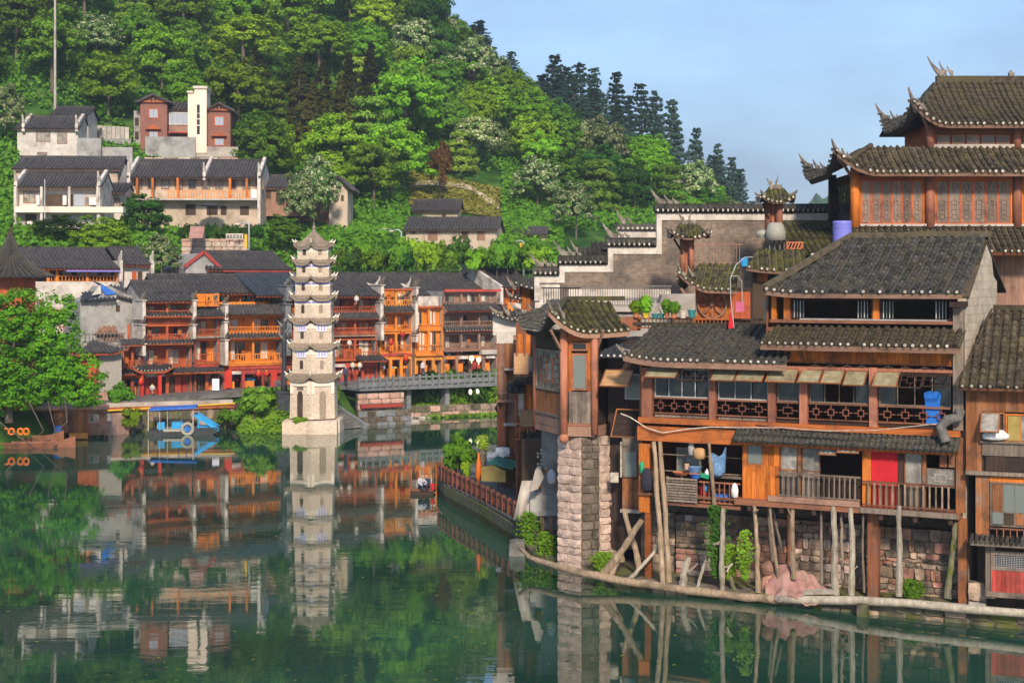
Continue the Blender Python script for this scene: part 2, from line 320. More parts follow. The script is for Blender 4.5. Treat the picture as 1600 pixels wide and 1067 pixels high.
def emis(name, c, s):
    m, nt, b = newmat(name); b.inputs['Base Color'].default_value = (*c, 1); b.inputs['Emission Color'].default_value = (*c, 1); b.inputs['Emission Strength'].default_value = s
    return m
M['lamp'] = emis('lit_lamp_globe', (1, .85, .6), .9)
G1 = (.030, .105, .008); G2 = (.115, .290, .022)
M['lf_bright'] = leafmat('bright_green_leaf', (.075, .18, .010), (.25, .48, .03))
M['lf_mid'] = leafmat('mid_green_leaf', (.045, .13, .012), (.15, .33, .03))
M['lf_dark'] = leafmat('dark_green_leaf', (.016, .062, .010), (.06, .165, .022))
M['lf_yel'] = leafmat('yellow_green_leaf', (.085, .175, .02), (.24, .40, .05))
M['lf_brown'] = leafmat('brownish_cypress', (.028, .040, .009), (.115, .118, .026))
M['lf_pine'] = leafmat('pine_needle', (.022, .058, .040), (.062, .118, .080), trans=.1)
M['lf_flower'] = leafmat('cream_flowering_leaf', (.06, .145, .03), (.16, .27, .07), tip=(.50, .50, .30), tw=.30)
M['lf_red'] = leafmat('russet_leaf', (.07, .035, .012), (.17, .085, .03))
M['lf_meadow'] = leafmat('meadow_blade', (.13, .17, .025), (.34, .36, .075))
M['lf_tree'] = leafmat('broad_fresh_leaf', (.045, .15, .008), (.17, .41, .022))
M['seed'] = leafmat('rust_seed_cluster', (.10, .035, .014), (.25, .09, .04), trans=.1)
M['bark'] = surf('bark', (.07, .055, .04), (.16, .13, .10), scale=3, st=(3, 3, .6), bump=.6, var=.2)
# ---------------------------------------------------------------- building kit
def halftube(n=5):
    mb = MB(); vs = []
    for y, r, dz in ((-.08, 1.0, .22), (1.0, .76, 0.0)):
        for k in range(n + 1):
            t = math.pi * k / n; vs.append((math.cos(t) * r, y, math.sin(t) * r + dz))
    fs = [(k + 1, k, n + 1 + k, n + 2 + k) for k in range(n)]
    fs.append(tuple(range(n + 1)))
    return mb.add(vs, fs)
TILE = halftube()
TV = np.array([(*v, 1.0) for v in TILE.v]); TF = TILE.f
TM = {}
def tile_mesh(mat):
    if mat.name not in TM:
        me = TILE.mesh('tile_' + mat.name, mat); TM[mat.name] = me
    return TM[mat.name]
CAPM = {}
def cap_mesh(mat):
    if mat.name not in CAPM:
        mb = MB(); mb.tube([(0, -.03, 0), (0, .03, 0)], 1.0, 9); 
        CAPM[mat.name] = mb.mesh('eave_tile_' + mat.name, mat)
    return CAPM[mat.name]
BUD = {}
def joined(mats):
    A = np.array([np.array(m) for m in mats])               # n,4,4
    V = np.einsum('nij,kj->nki', A, TV)[:, :, :3].reshape(-1, 3)
    k = len(TV); fs = []
    for i in range(len(mats)): fs += [tuple(a + i * k for a in f) for f in TF]
    return V, fs
def slope(par, E0, E1, R0, R1, mat, w=.24, tl=.30, objs=True, sag=.04, lift=(0, 0), lw=1.6, caps='obj', capm=None, fascia=None, fh=.16, thick=.09, r=None, base=None, capr=.054, edge=.0, jit=1.0):
    E0, E1, R0, R1 = map(Vector, (E0, E1, R0, R1))
    Lv = E1 - E0; Le = Lv.length; e = Lv.normalized()
    g = (R0 - E0); g = (g - e * g.dot(e)).normalized(); Lf = (R0 - E0).dot(g); Lf1 = (R1 - E0).dot(g)
    s0 = (R0 - E0).dot(e); s1 = (R1 - E0).dot(e); n = e.cross(g).normalized()
    if n.z < 0: n = -n
    r = r or w * .36
    def Lat(s):
        if s < s0: return Lf * s / s0
        if s > s1: return Lf1 * (Le - s) / max(1e-6, Le - s1)
        return Lf + (Lf1 - Lf) * (s - s0) / max(1e-6, s1 - s0)
    def pos(s, l, h=0.0):
        k = 0
        if lift[0]: k += lift[0] * max(0, 1 - s / lw) ** 2
        if lift[1]: k += lift[1] * max(0, 1 - (Le - s) / lw) ** 2
        t = l / max(Lf, .01)
        return E0 + e * s + g * l + n * h + Vector((0, 0, k * max(0, 1 - t) ** 1.3 - sag * math.sin(math.pi * min(1, max(0, t)))))
    nc = max(2, round(Le / w)); cw = Le / nc; mats = []; capl = []
    base_mb = MB(); fas = MB()
    for i in range(nc):
        a, b = i * cw, (i + 1) * cw; La, Lb = max(.02, Lat(max(a, 1e-4))), max(.02, Lat(min(b, Le - 1e-4)))
        K = 4
        for h, fl in ((0, 0), (-thick, 1)):
            vs = [pos(s, Ls * k / K, h) for k in range(K + 1) for s, Ls in ((a, La), (b, Lb))]
            base_mb.add(vs, [((2 * k, 2 * k + 1, 2 * k + 3, 2 * k + 2) if not fl else (2 * k, 2 * k + 2, 2 * k + 3, 2 * k + 1)) for k in range(K)])
        base_mb.add([pos(a, 0, 0), pos(b, 0, 0), pos(b, 0, -thick), pos(a, 0, -thick)], [(0, 3, 2, 1)])
        for s, Ls, q in ((a, La, i == 0), (b, Lb, i == nc - 1)):
            if q: base_mb.add([pos(s, Ls * k / K, h) for k in range(K + 1) for h in (0, -thick)], [(2 * k, 2 * k + 1, 2 * k + 3, 2 * k + 2) for k in range(K)])
        if fascia: 
            fas.add([pos(a, -.0, -thick - .002), pos(b, 0, -thick - .002), pos(b, 0, -thick - fh), pos(a, 0, -thick - fh),
                     pos(a, .06, -thick - .002), pos(b, .06, -thick - .002), pos(b, .06, -thick - fh), pos(a, .06, -thick - fh)],
                    [(0, 3, 2, 1), (4, 5, 6, 7), (3, 7, 6, 2), (0, 1, 5, 4)] + ([(0, 4, 7, 3)] if i == 0 else []) + ([(1, 2, 6, 5)] if i == nc - 1 else []))
        s = (a + b) / 2; Ls = Lat(s); rows = max(1, round(Ls / tl))
        jx = rnd.uniform(-.018, .018) * jit; hz = rnd.uniform(-.012, .022) * jit
        for k in range(rows):
            l0 = Ls * k / rows; l1 = Ls * (k + 1) / rows
            sl_ = -.09 * jit if objs and k and rnd.random() < .025 else 0
            p = pos(s + jx + rnd.uniform(-.012, .012) * jit, l0 + sl_, .012 + hz); q = pos(s + jx + rnd.uniform(-.008, .008) * jit, l1 + .02 + sl_, .012 + hz); y = (q - p); xx = e * (r * rnd.uniform(.93, 1.07)); zz = n * r * rnd.uniform(.78, 1.2)
            mats.append((k, Matrix(((xx.x, y.x, zz.x, p.x), (xx.y, y.y, zz.y, p.y), (xx.z, y.z, zz.z, p.z), (0, 0, 0, 1)))))
        if caps: capl.append(pos(s + jx, -.035, r * .35))
    rf = put('roof', base_mb, base or mat, par)
    if fascia: put('fascia', fas, fascia, par)
    mats.sort(key=lambda t: t[0]); mats = [m for _, m in mats]
    nb = BUD.setdefault(par.name, 300); k = min(nb, len(mats)) if objs else 0
    BUD[par.name] -= k
    tm = tile_mesh(mat)
    for m in mats[:k]: 
        o = bpy.data.objects.new('tile', tm); COL.objects.link(o); o.parent = rf; o.matrix_basis = m
    if len(mats) > k:
        V, fs = joined(mats[k:]); me = bpy.data.meshes.new('tile_rows'); me.from_pydata(V.tolist(), [], fs); me.materials.append(mat)
        put('tile_rows', me, None, rf, kind='stuff')
    if caps:
        cmat = capm or M['cap']; ax = -g.copy(); ax.z *= .4; ax.normalize(); up = Vector((0, 0, 1)); xx = ax.cross(up).normalized(); zz = xx.cross(ax)
        cmats = []
        for p in capl:
            rr = capr * rnd.uniform(.85, 1.15)
            cmats.append(Matrix(((xx.x * rr, ax.x, zz.x * rr, p.x), (xx.y * rr, ax.y, zz.y * rr, p.y), (xx.z * rr, ax.z, zz.z * rr, p.z), (0, 0, 0, 1))))
        if caps == 'obj':
            for m in cmats:
                if rnd.random() < .13: continue
                o = bpy.data.objects.new('eave_tile', cap_mesh(cmat)); COL.objects.link(o); o.parent = rf; o.matrix_basis = m
        else:
            mb = MB(); cv = [Vector(v) for v in cap_mesh(cmat).vertices.data.vertices[0].co] if False else None
            for m in cmats:
                q = MB().tube([(0, -.03, 0), (0, .03, 0)], 1.0, 6); q.move(m); mb.add(q.v, q.f)
            put('eave_tiles', mb, cmat, rf, kind='stuff')
    return pos, rf

def horn(mb, p, d, L, H, w=.14, h0=.30, n=7, pw=1.7):
    """an upturned ridge end: starts at p, runs along d and curls up"""
    p = Vector(p); d = Vector(d).normalized(); side = d.cross(Vector((0, 0, 1))).normalized() * w * .65
    lo = []; hi = []
    for i in range(n + 1):
        t = i / n; c = p + d * L * t + Vector((0, 0, H * t ** pw)); L *= .999; th = h0 * 1.15 * (1 - t) ** .8 + .07
        lo.append(c - Vector((0, 0, th / 2))); hi.append(c + Vector((0, 0, th / 2)))
    for i in range(n):
        sa = side * (1 - .6 * i / n); sb = side * (1 - .6 * (i + 1) / n)
        mb.add([lo[i] - sa, lo[i] + sa, hi[i] + sa, hi[i] - sa, lo[i + 1] - sb, lo[i + 1] + sb, hi[i + 1] + sb, hi[i + 1] - sb],
               [(0, 1, 2, 3), (7, 6, 5, 4), (0, 4, 5, 1), (3, 2, 6, 7), (0, 3, 7, 4), (1, 5, 6, 2)])
    return mb
def puts(name, mb, mat, par):
    """one object for each separate piece of mb"""
    par_ = list(range(len(mb.v)))
    def fnd(a):
        while par_[a] != a: par_[a] = par_[par_[a]]; a = par_[a]
        return a
    for f in mb.f:
        for k in f[1:]: par_[fnd(k)] = fnd(f[0])
    G = {}
    for f in mb.f: G.setdefault(fnd(f[0]), []).append(f)
    for fs in G.values():
        ids = sorted({i for f in fs for i in f}); mp_ = {i: k for k, i in enumerate(ids)}
        q = MB(); q.v = [mb.v[i] for i in ids]; q.f = [tuple(mp_[i] for i in f) for f in fs]; put(name, q, mat, par)
def crest(mb, p, d, s=1.0):
    """a carved ridge end: horn with two smaller curls behind it"""
    horn(mb, p, d, .9 * s, 1.0 * s, .16 * s, .34 * s)
    d = Vector(d).normalized(); p = Vector(p)
    horn(mb, p - d * .15 * s + Vector((0, 0, .12 * s)), d, .42 * s, .62 * s, .10 * s, .2 * s)
    horn(mb, p - d * .5 * s + Vector((0, 0, .08 * s)), d, .34 * s, .4 * s, .10 * s, .2 * s)
    return mb

def window(par, u0, u1, z0, z1, y, fm, gm, nx=2, nz=1, fw=.06, d=.06, bar=.035, each=False, name='window', zs=None, pane=True):
    mb = MB()
    mb.box(u0, u1, y, y + d, z0, z0 + fw).box(u0, u1, y, y + d, z1 - fw, z1).box(u0, u0 + fw, y, y + d, z0 + fw, z1 - fw).box(u1 - fw, u1, y, y + d, z0 + fw, z1 - fw)
    us = [u0 + fw + (u1 - u0 - 2 * fw) * i / nx for i in range(nx + 1)]
    zz = [z0 + fw + (z1 - z0 - 2 * fw) * i / nz for i in range(nz + 1)] if zs is None else [z0 + fw] + zs + [z1 - fw]
    for u in us[1:-1]: mb.box(u - bar / 2, u + bar / 2, y + .008, y + d - .008, z0 + fw, z1 - fw)
    for z in zz[1:-1]: mb.box(u0 + fw, u1 - fw, y + .012, y + d - .012, z - bar / 2, z + bar / 2)
    w = put(name, mb, fm, par)
    if pane:
        gl = gm if isinstance(gm, (list, tuple)) else [gm]
        if each:
            for i in range(nx):
                for j in range(len(zz) - 1): bx('pane', w, rnd.choice(gl), us[i] + bar / 2, us[i + 1] - bar / 2, y + d * .12, y + d * .24, zz[j] + bar / 2, zz[j + 1] - bar / 2)
        else: bx('pane', w, rnd.choice(gl), u0 + fw, u1 - fw, y + d * .12, y + d * .24, z0 + fw, z1 - fw)
    return w
def lattice(mb, u0, u1, z0, z1, y, t=.03, d=.03, kind=0):
    def rc(a, b, c, e):
        mb.box(a, b, y, y + d, c, c + t).box(a, b, y, y + d, e - t, e).box(a, a + t, y, y + d, c + t, e - t).box(b - t, b, y, y + d, c + t, e - t)
    W_, H_ = u1 - u0, z1 - z0
    if kind == 0:
        a, b, c, e = u0 + W_ * .26, u1 - W_ * .26, z0 + H_ * .26, z1 - H_ * .26; rc(a, b, c, e)
        um, zm = (u0 + u1) / 2, (z0 + z1) / 2
        mb.box(u0, a, y, y + d, zm - t / 2, zm + t / 2).box(b, u1, y, y + d, zm - t / 2, zm + t / 2)
        mb.box(um - t / 2, um + t / 2, y, y + d, z0, c).box(um - t / 2, um + t / 2, y, y + d, e, z1)
    elif kind == 1:
        n = max(3, round(W_ / .14)); m = max(3, round(H_ / .14))
        for i in range(1, n): u = u0 + W_ * i / n; mb.box(u - t / 2, u + t / 2, y, y + d, z0, z1)
        for j in range(1, m): z = z0 + H_ * j / m; mb.box(u0, u1, y + .006, y + d - .006, z - t / 2, z + t / 2)
    else:
        a, b, c, e = u0 + W_ * .2, u1 - W_ * .2, z0 + H_ * .12, z1 - H_ * .12; rc(a, b, c, e)
        for f in (.3, .5, .7):
            z = z0 + H_ * f; mb.box(a + t, b - t, y + .004, y + d - .004, z - t / 2, z + t / 2)
        for f in (.2, .8):
            z = z0 + H_ * f; mb.box(u0, a, y, y + d, z - t / 2, z + t / 2).box(b, u1, y, y + d, z - t / 2, z + t / 2)
        um = (u0 + u1) / 2; mb.box(um - t / 2, um + t / 2, y, y + d, z0, c).box(um - t / 2, um + t / 2, y, y + d, e, z1)
    return mb
def railing(par, u0, u1, z0, z1, y, mat, sp=.16, t=.04, objs=True, bm=None, name='railing'):
    mb = MB().box(u0, u1, y - .03, y + .03, z1 - .06, z1).box(u0, u1, y - .025, y + .025, z0, z0 + .05)
    n = max(2, round((u1 - u0) / sp)); bm = bm or mat
    if not objs:
        for i in range(1, n): u = u0 + (u1 - u0) * i / n; mb.box(u - t / 2, u + t / 2, y - t / 2, y + t / 2, z0 + .05, z1 - .06)
        return put(name, mb, mat, par, kind='stuff')
    r = put(name, mb, mat, par)
    for i in range(1, n):
        u = u0 + (u1 - u0) * i / n
        bx('baluster', r, bm, u - t / 2, u + t / 2, y - t / 2, y + t / 2, z0 + .05, z1 - .06)
    return r
def planks(par, u0, u1, z0, z1, y, mat, w=.2, d=.03, horiz=False, name='plank', gap=.008):
    n = max(1, round(((z1 - z0) if horiz else (u1 - u0)) / w))
    for i in range(n):
        j = rnd.uniform(-.008, .008)
        if horiz:
            a = z0 + (z1 - z0) * i / n; b = z0 + (z1 - z0) * (i + 1) / n; bx(name, par, mat, u0, u1, y + j, y + d + j, a + gap / 2, b - gap / 2)
        else:
            a = u0 + (u1 - u0) * i / n; b = u0 + (u1 - u0) * (i + 1) / n; bx(name, par, mat, a + gap / 2, b - gap / 2, y + j, y + d + j, z0, z1)
def lump(seed, jag=.12):
    r = random.Random(seed); vs = []; fs = []
    idx = {}
    def v(i, j, k):
        if (i, j, k) not in idx:
            p = Vector((i - 1, j - 1, k - 1)); q = p.copy()
            f = {3: .86, 2: .95, 1: 1.0, 0: 0}[sum(abs(int(c)) for c in p)]
            q = q * .5 * f + Vector((r.uniform(-jag, jag) * .4, r.uniform(-jag, jag), r.uniform(-jag, jag) * .4)) * .5
            idx[(i, j, k)] = len(vs); vs.append(q)
        return idx[(i, j, k)]
    for a in range(2):
        for b in range(2):
            for s in (0, 2):
                f = [(s, a, b), (s, a + 1, b), (s, a + 1, b + 1), (s, a, b + 1)]
                for perm in ((0, 1, 2), (1, 0, 2), (2, 0, 1)):
                    q = []
                    for c in f:
                        t = [0, 0, 0]; t[perm[0]] = c[0]; t[perm[1]] = c[1]; t[perm[2]] = c[2]; q.append(v(*t))
                    fs.append(tuple(q))
    me = bpy.data.meshes.new('stone'); me.from_pydata([tuple(p) for p in vs], [], fs)
    import bmesh
    b_ = bmesh.new(); b_.from_mesh(me); bmesh.ops.recalc_face_normals(b_, faces=b_.faces)
    if b_.calc_volume(signed=True) < 0: bmesh.ops.reverse_faces(b_, faces=b_.faces)
    b_.to_mesh(me); b_.free()
    return me
LUMP = {}
def stone_mesh(mat, rough=.12):
    k = (mat.name, rough)
    if k not in LUMP:
        L_ = []
        for i in range(5):
            me = lump(i * 7 + 1, rough); me.materials.append(mat); L_.append(me)
        LUMP[k] = L_
    return rnd.choice(LUMP[k])
def stonewall(par, u0, u1, z0, z1, y, mats, bw=.5, bh=.3, d=.28, rough=.14, irr=.35, name='stone', gap=.02, budget=300, mort=None, ztop=None, backing=True):
    if backing: put('mortar_bed', MB().box(u0 + .01, u1 - .01, y + .07, y + d + .2, z0, z1 - .01), mort or M['mortar'], par)
    z = z0; n = 0
    while z < z1 - .04:
        h = min(bh * rnd.uniform(1 - irr, 1 + irr), z1 - z)
        if z1 - z - h < bh * .4: h = z1 - z
        u = u0; 
        while u < u1 - .03:
            w = min(bw * rnd.uniform(1 - irr, 1 + irr), u1 - u)
            if u1 - u - w < bw * .35: w = u1 - u
            if n < budget:
                o = bpy.data.objects.new(name, stone_mesh(rnd.choice(mats), rough)); COL.objects.link(o); o.parent = par
                m = Matrix.Translation((u + w / 2, y + d / 2 + rnd.uniform(-.03, .02), z + h / 2)) @ Matrix.Rotation(rnd.uniform(-.04, .04) * irr * 2, 4, 'Y') @ Matrix.Diagonal((w - gap, d, h - gap, 1))
                o.matrix_basis = (M0[0] @ m) if par.type == 'EMPTY' else m
                n += 1
            u += w
        z += h
    return n
# ---------------------------------------------------------------- plants
def leaf_mesh(name, centers, sizes, normals, mat, asp=1.5, seed=1):
    rs = np.random.RandomState(seed); n = len(centers)
    nn = normals / np.maximum(1e-6, np.linalg.norm(normals, axis=1, keepdims=True))
    t = rs.normal(size=(n, 3)); a = np.cross(nn, t); a /= np.maximum(1e-6, np.linalg.norm(a, axis=1, keepdims=True)); b = np.cross(nn, a)
    s = sizes[:, None] * .5
    V = np.stack([centers - a * s * asp, centers - b * s, centers + a * s * asp, centers + b * s], 1).reshape(-1, 3).astype(np.float32)
    me = bpy.data.meshes.new(name); me.vertices.add(n * 4); me.vertices.foreach_set('co', V.ravel())
    me.loops.add(n * 4); me.loops.foreach_set('vertex_index', np.arange(n * 4, dtype=np.int32))
    me.polygons.add(n); me.polygons.foreach_set('loop_start', np.arange(0, n * 4, 4, dtype=np.int32))
    try: me.polygons.foreach_set('loop_total', np.full(n, 4, dtype=np.int32))
    except Exception: pass
    me.update(calc_edges=True); me.materials.append(mat)
    return me
def crown(name, seed, mat, shape, rx, rz, zc, ncl, nleaf, leaf, cl=.28, flat=.6, up=.35):
    """leaf clumps spread through a lobed volume"""
    rs = np.random.RandomState(seed); C = []; Rd = []
    lob = rs.normal(size=(7, 3)); lob /= np.linalg.norm(lob, axis=1, keepdims=True); la = rs.uniform(-.28, .28, 7)
    for i in range(ncl):
        if shape == 'round':
            d = rs.normal(size=3); d /= np.linalg.norm(d)
            if d[2] < -.55: d[2] *= -.6
            k = 1 + sum(la[j] * max(0, d @ lob[j]) ** 3 for j in range(7)) * 1.5
            r = rs.uniform(.35, 1.0) ** .55 * k
            C.append((d[0] * r * rx, d[1] * r * rx, zc + d[2] * r * rz)); Rd.append(cl * rx * rs.uniform(.6, 1.25))
        elif shape == 'cone':
            t = rs.uniform(0, 1) ** .8; a = rs.uniform(0, 2 * math.pi); rr = rx * (1 - t) ** .75 * rs.uniform(.45, 1.0) * (1 + .25 * math.sin(a * 3 + seed + t * 9))
            C.append((math.cos(a) * rr, math.sin(a) * rr, zc - rz + 2 * rz * t)); Rd.append(cl * rx * (1.15 - .75 * t) * rs.uniform(.6, 1.2))
        elif shape == 'pine':
            lv = rs.randint(0, 13); t = (lv + rs.uniform(-.3, .3)) / 13; a = rs.uniform(0, 2 * math.pi); rr = rx * (1 - .8 * t) * rs.uniform(.15, 1.0)
            C.append((math.cos(a) * rr, math.sin(a) * rr, zc - rz + 2 * rz * t + rr * .12)); Rd.append(cl * rx * (1.1 - .6 * t) * rs.uniform(.6, 1.1))
        elif shape == 'layer':
            lv = rs.randint(0, 5); a = rs.uniform(0, 2 * math.pi); rr = rx * (1.0 - .13 * lv) * math.sqrt(rs.uniform(.05, 1))
            C.append((math.cos(a) * rr, math.sin(a) * rr, zc - rz + 2 * rz * (lv + rs.uniform(-.18, .18)) / 4.6 - .18 * rr)); Rd.append(cl * rx * rs.uniform(.7, 1.2))
    C = np.array(C); Rd = np.array(Rd); per = max(3, nleaf // ncl)
    idx = np.repeat(np.arange(ncl), per); off = rs.normal(size=(len(idx), 3)); off /= np.linalg.norm(off, axis=1, keepdims=True)
    off *= (rs.uniform(.15, 1, size=(len(idx), 1)) ** .5); 
    fl = np.array([1, 1, flat])
    pts = C[idx] + off * Rd[idx][:, None] * fl
    ctr = np.array([0, 0, zc]); out = pts - ctr; out /= np.maximum(.01, np.linalg.norm(out, axis=1, keepdims=True))
    nr = off * .7 + out * .5 + rs.normal(size=off.shape) * .35 + np.array([0, 0, up])
    return leaf_mesh(name, pts, leaf * rs.uniform(.6, 1.35, len(pts)), nr, mat, seed=seed)
def trunk_mb(h, r, lean=0.0, limbs=5, spread=2.0, seed=0, top=.35):
    q = random.Random(seed); mb = MB(); pts = [(lean * t * h * .3 + q.uniform(-.05, .05) * h * .2 * t, q.uniform(-.03, .03) * h * t, h * t) for t in (0, .25, .5, .75, 1)]
    mb.tube([(pts[0][0], pts[0][1], -.4)] + pts, [r * 1.25, r * 1.1, r * .9, r * .75, r * .55, r * top], 7)
    for i in range(limbs):
        t = q.uniform(.45, .95); k = min(3, int(t * 4)); b = Vector(pts[k]).lerp(Vector(pts[k + 1]), t * 4 - k); a = q.uniform(0, 6.28); L_ = spread * q.uniform(.5, 1)
        mb.tube([b, b + Vector((math.cos(a) * L_ * .5, math.sin(a) * L_ * .5, L_ * .35)), b + Vector((math.cos(a) * L_, math.sin(a) * L_, L_ * .8))], [r * .45, r * .3, r * .12], 5)
    return mb
def plantthing(name, label, cat, loc, crown_me, trunk_me, s=1.0, rz=0.0, group=None, tname='trunk', cname='crown'):
    t = thing(name, label, cat, loc, rz, group); t.scale = (s, s, s) if not hasattr(s, '__len__') else s
    sharecopy(crown_me, t, Matrix.Identity(4), cname)
    if trunk_me: sharecopy(trunk_me, t, Matrix.Identity(4), tname)
    return t
# ---------------------------------------------------------------- the setting: river, far bank and hill, near bank
def interp(x, pts):
    if x <= pts[0][0]: return pts[0][1]
    for (a, b), (c, d) in zip(pts, pts[1:]):
        if x <= c: return b + (d - b) * (x - a) / (c - a)
    return pts[-1][1]
BANK = [(-120, 98), (-60, 103), (-37.5, 108), (-34, 117.5), (-32.2, 121.6), (-22.6, 125.6), (-21.5, 121.5), (-18.5, 121), (-14.9, 122.3), (-14.3, 133.0), (-8, 134.3), (-1.2, 137.3), (10, 141), (40, 150), (120, 170)]
def Yr(x): return 147 + .5756 * (max(-62, min(30, x)) + 1.53)
def zg(x): return 2.3 + 1.1 * max(0, min(1, (x + 33) / 31))
HILL = [(-8, 0), (5.5, 0), (12, 6.5), (14, 9.3), (20, 10), (28, 13.7), (42, 16.2), (50, 18.7), (65, 24.6), (76, 29), (100, 44), (170, 86), (260, 120)]
CAP = [(-120, 90), (-60, 76), (-13.5, 46), (-6, 41), (6, 31), (18, 26), (29, 18), (34, 14), (40, 10), (56, 4), (160, 3)]
def sm(t): t = max(0, min(1, t)); return t * t * (3 - 2 * t)
def ground(x, Y):
    b = interp(x, BANK)
    if Y < b: return max(-2.5, -.3 - (b - Y) * .5)
    t = Y - Yr(x); cap = interp(x, CAP) + 9 * sm((Y - 258) / 22) * sm((x + 16) / 12) * sm((70 - x) / 20); h = interp(t, HILL)
    k = 7.0; e = max(0, k - abs(h - cap)) / k; h = min(h, cap) - e * e * k * .25
    if t > 70: h += (noise.noise(Vector((x * .03, Y * .03, 0))) * 5 + noise.noise(Vector((x * .1, Y * .1, 3))) * 1.2) * sm((t - 70) / 30)
    z = zg(x) + max(0, h)
    return -.3 + (z + .3) * sm((Y - b) / 4.5)
gm, gnt, gb = newmat('green_ground'); Lk = gnt.links.new
gg = node(gnt, 'NewGeometry'); n1 = node(gnt, 'TexNoise'); n1.inputs['Scale'].default_value = .35; n1.inputs['Detail'].default_value = 9; Lk(gg.outputs['Position'], n1.inputs['Vector'])
r1 = ramp(gnt, [(.3, (.012, .03, .006)), (.5, (.03, .085, .012)), (.62, (.06, .14, .02)), (.8, (.11, .095, .05))]); Lk(n1.outputs['Fac'], r1.inputs[0]); Lk(r1.outputs[0], gb.inputs['Base Color']); gb.inputs['Roughness'].default_value = 1
gb.inputs['Specular IOR Level'].default_value = .1
def grid(name, xs, ys, fn, mat, kind='structure'):
    vs = [(x, y, fn(x, y)) for y in ys for x in xs]; n = len(xs)
    fs = [(j * n + i, j * n + i + 1, (j + 1) * n + i + 1, (j + 1) * n + i) for j in range(len(ys) - 1) for i in range(n - 1)]
    me = bpy.data.meshes.new(name); me.from_pydata(vs, [], fs); me.materials.append(mat); me.shade_smooth()
    o = bpy.data.objects.new(name, me); COL.objects.link(o); o['kind'] = kind; return o
xs = [-900, -500, -300, -200] + [-120 + 1.5 * i for i in range(161)] + [160, 250, 450, 900]
ys = [-200, 0, 60, 90] + [98 + 1.4 * i for i in range(170)] + [360, 420, 600, 900, 1500]
grid('hillside', xs, ys, ground, gm)
# far green mountains beyond the ridge
def mount(x, y):
    px = 800 + x / y * F
    pk = 20 + 40 * math.exp(-((px - 1268) / 60) ** 2) + 14 * math.exp(-((px - 1325) / 40) ** 2) + 25 * math.exp(-((px - 1460) / 120) ** 2) + 38 * math.exp(-((px - 1150) / 50) ** 2)
    return -2 + (pk * sm(1 - abs(y - 1000) / 200) + noise.noise(Vector((x * .02, y * .02, 5))) * 7 + noise.noise(Vector((x * .09, y * .09, 9))) * 9 + noise.noise(Vector((x * .25, y * .2, 2))) * 7) * (1 if 805 < y < 1195 else 0)
grid('mountain', [60 + 2 * i for i in range(190)], [800 + 10 * i for i in range(41)], mount, gm)

wm, wnt, wb = newmat('green_river_water'); Lk = wnt.links.new
wb.inputs['Roughness'].default_value = .02; wb.inputs['IOR'].default_value = 2.1
g = node(wnt, 'NewGeometry'); n0 = node(wnt, 'TexNoise'); n0.inputs['Scale'].default_value = .09; n0.inputs['Detail'].default_value = 5; Lk(g.outputs['Position'], n0.inputs['Vector'])
r0 = ramp(wnt, [(.35, (.010, .040, .026)), (.7, (.024, .085, .056))]); Lk(n0.outputs['Fac'], r0.inputs[0]); Lk(r0.outputs[0], wb.inputs['Base Color'])
mpp = node(wnt, 'Mapping'); mpp.inputs['Scale'].default_value = (.55, 1.5, 1); Lk(g.outputs['Position'], mpp.inputs[0])
n2 = node(wnt, 'TexNoise'); n2.inputs['Scale'].default_value = .9; n2.inputs['Detail'].default_value = 4; n2.inputs['Roughness'].default_value = .5; n2.inputs['Distortion'].default_value = .6; Lk(mpp.outputs[0], n2.inputs['Vector'])
n3 = node(wnt, 'TexNoise'); n3.inputs['Scale'].default_value = .16; n3.inputs['Detail'].default_value = 2; Lk(g.outputs['Position'], n3.inputs['Vector'])
r3 = ramp(wnt, [(.38, (.25, .25, .25)), (.68, (1, 1, 1))]); Lk(n3.outputs['Fac'], r3.inputs[0])
mu = node(wnt, 'Math', operation='MULTIPLY'); Lk(n2.outputs['Fac'], mu.inputs[0]); Lk(r3.outputs[0], mu.inputs[1])
bp = node(wnt, 'Bump'); bp.inputs['Strength'].default_value = .05; bp.inputs['Distance'].default_value = .10; Lk(mu.outputs[0], bp.inputs['Height']); Lk(bp.outputs[0], wb.inputs['Normal'])
wp = put('river', MB().add([(-400, -150, 0), (400, -150, 0), (400, 300, 0), (-400, 300, 0)], [(0, 1, 2, 3)]), wm); wp['kind'] = 'structure'

# street in front of the far houses
sv = []; N_ = 60
for i in range(N_ + 1):
    x = -60 + 76 * i / N_; sv += [(x, Yr(x) - 6.3, zg(x) + .05), (x, Yr(x) + 5, zg(x) + .06)]
for i in range(N_ + 1): 
    x = -60 + 76 * i / N_; sv += [(x, Yr(x) - 6.3, zg(x) - .3)]
st = MB().add(sv, [(2 * i, 2 * i + 2, 2 * i + 3, 2 * i + 1) for i in range(N_)] + [(2 * N_ + 2 + i, 2 * N_ + 3 + i, 2 * i + 2, 2 * i) for i in range(N_)])
put('street', st, M['paving'], kind='structure')
# hillside road behind the far houses
sv = []
for i in range(N_ + 1):
    x = -60 + 80 * i / N_; z = max(ground(x, Yr(x) + 14), ground(x, Yr(x) + 18)) + .12; sv += [(x, Yr(x) + 14, z), (x, Yr(x) + 18, z)]
put('road', MB().add(sv, [(2 * i, 2 * i + 2, 2 * i + 3, 2 * i + 1) for i in range(N_)]), M['paving'], kind='structure')
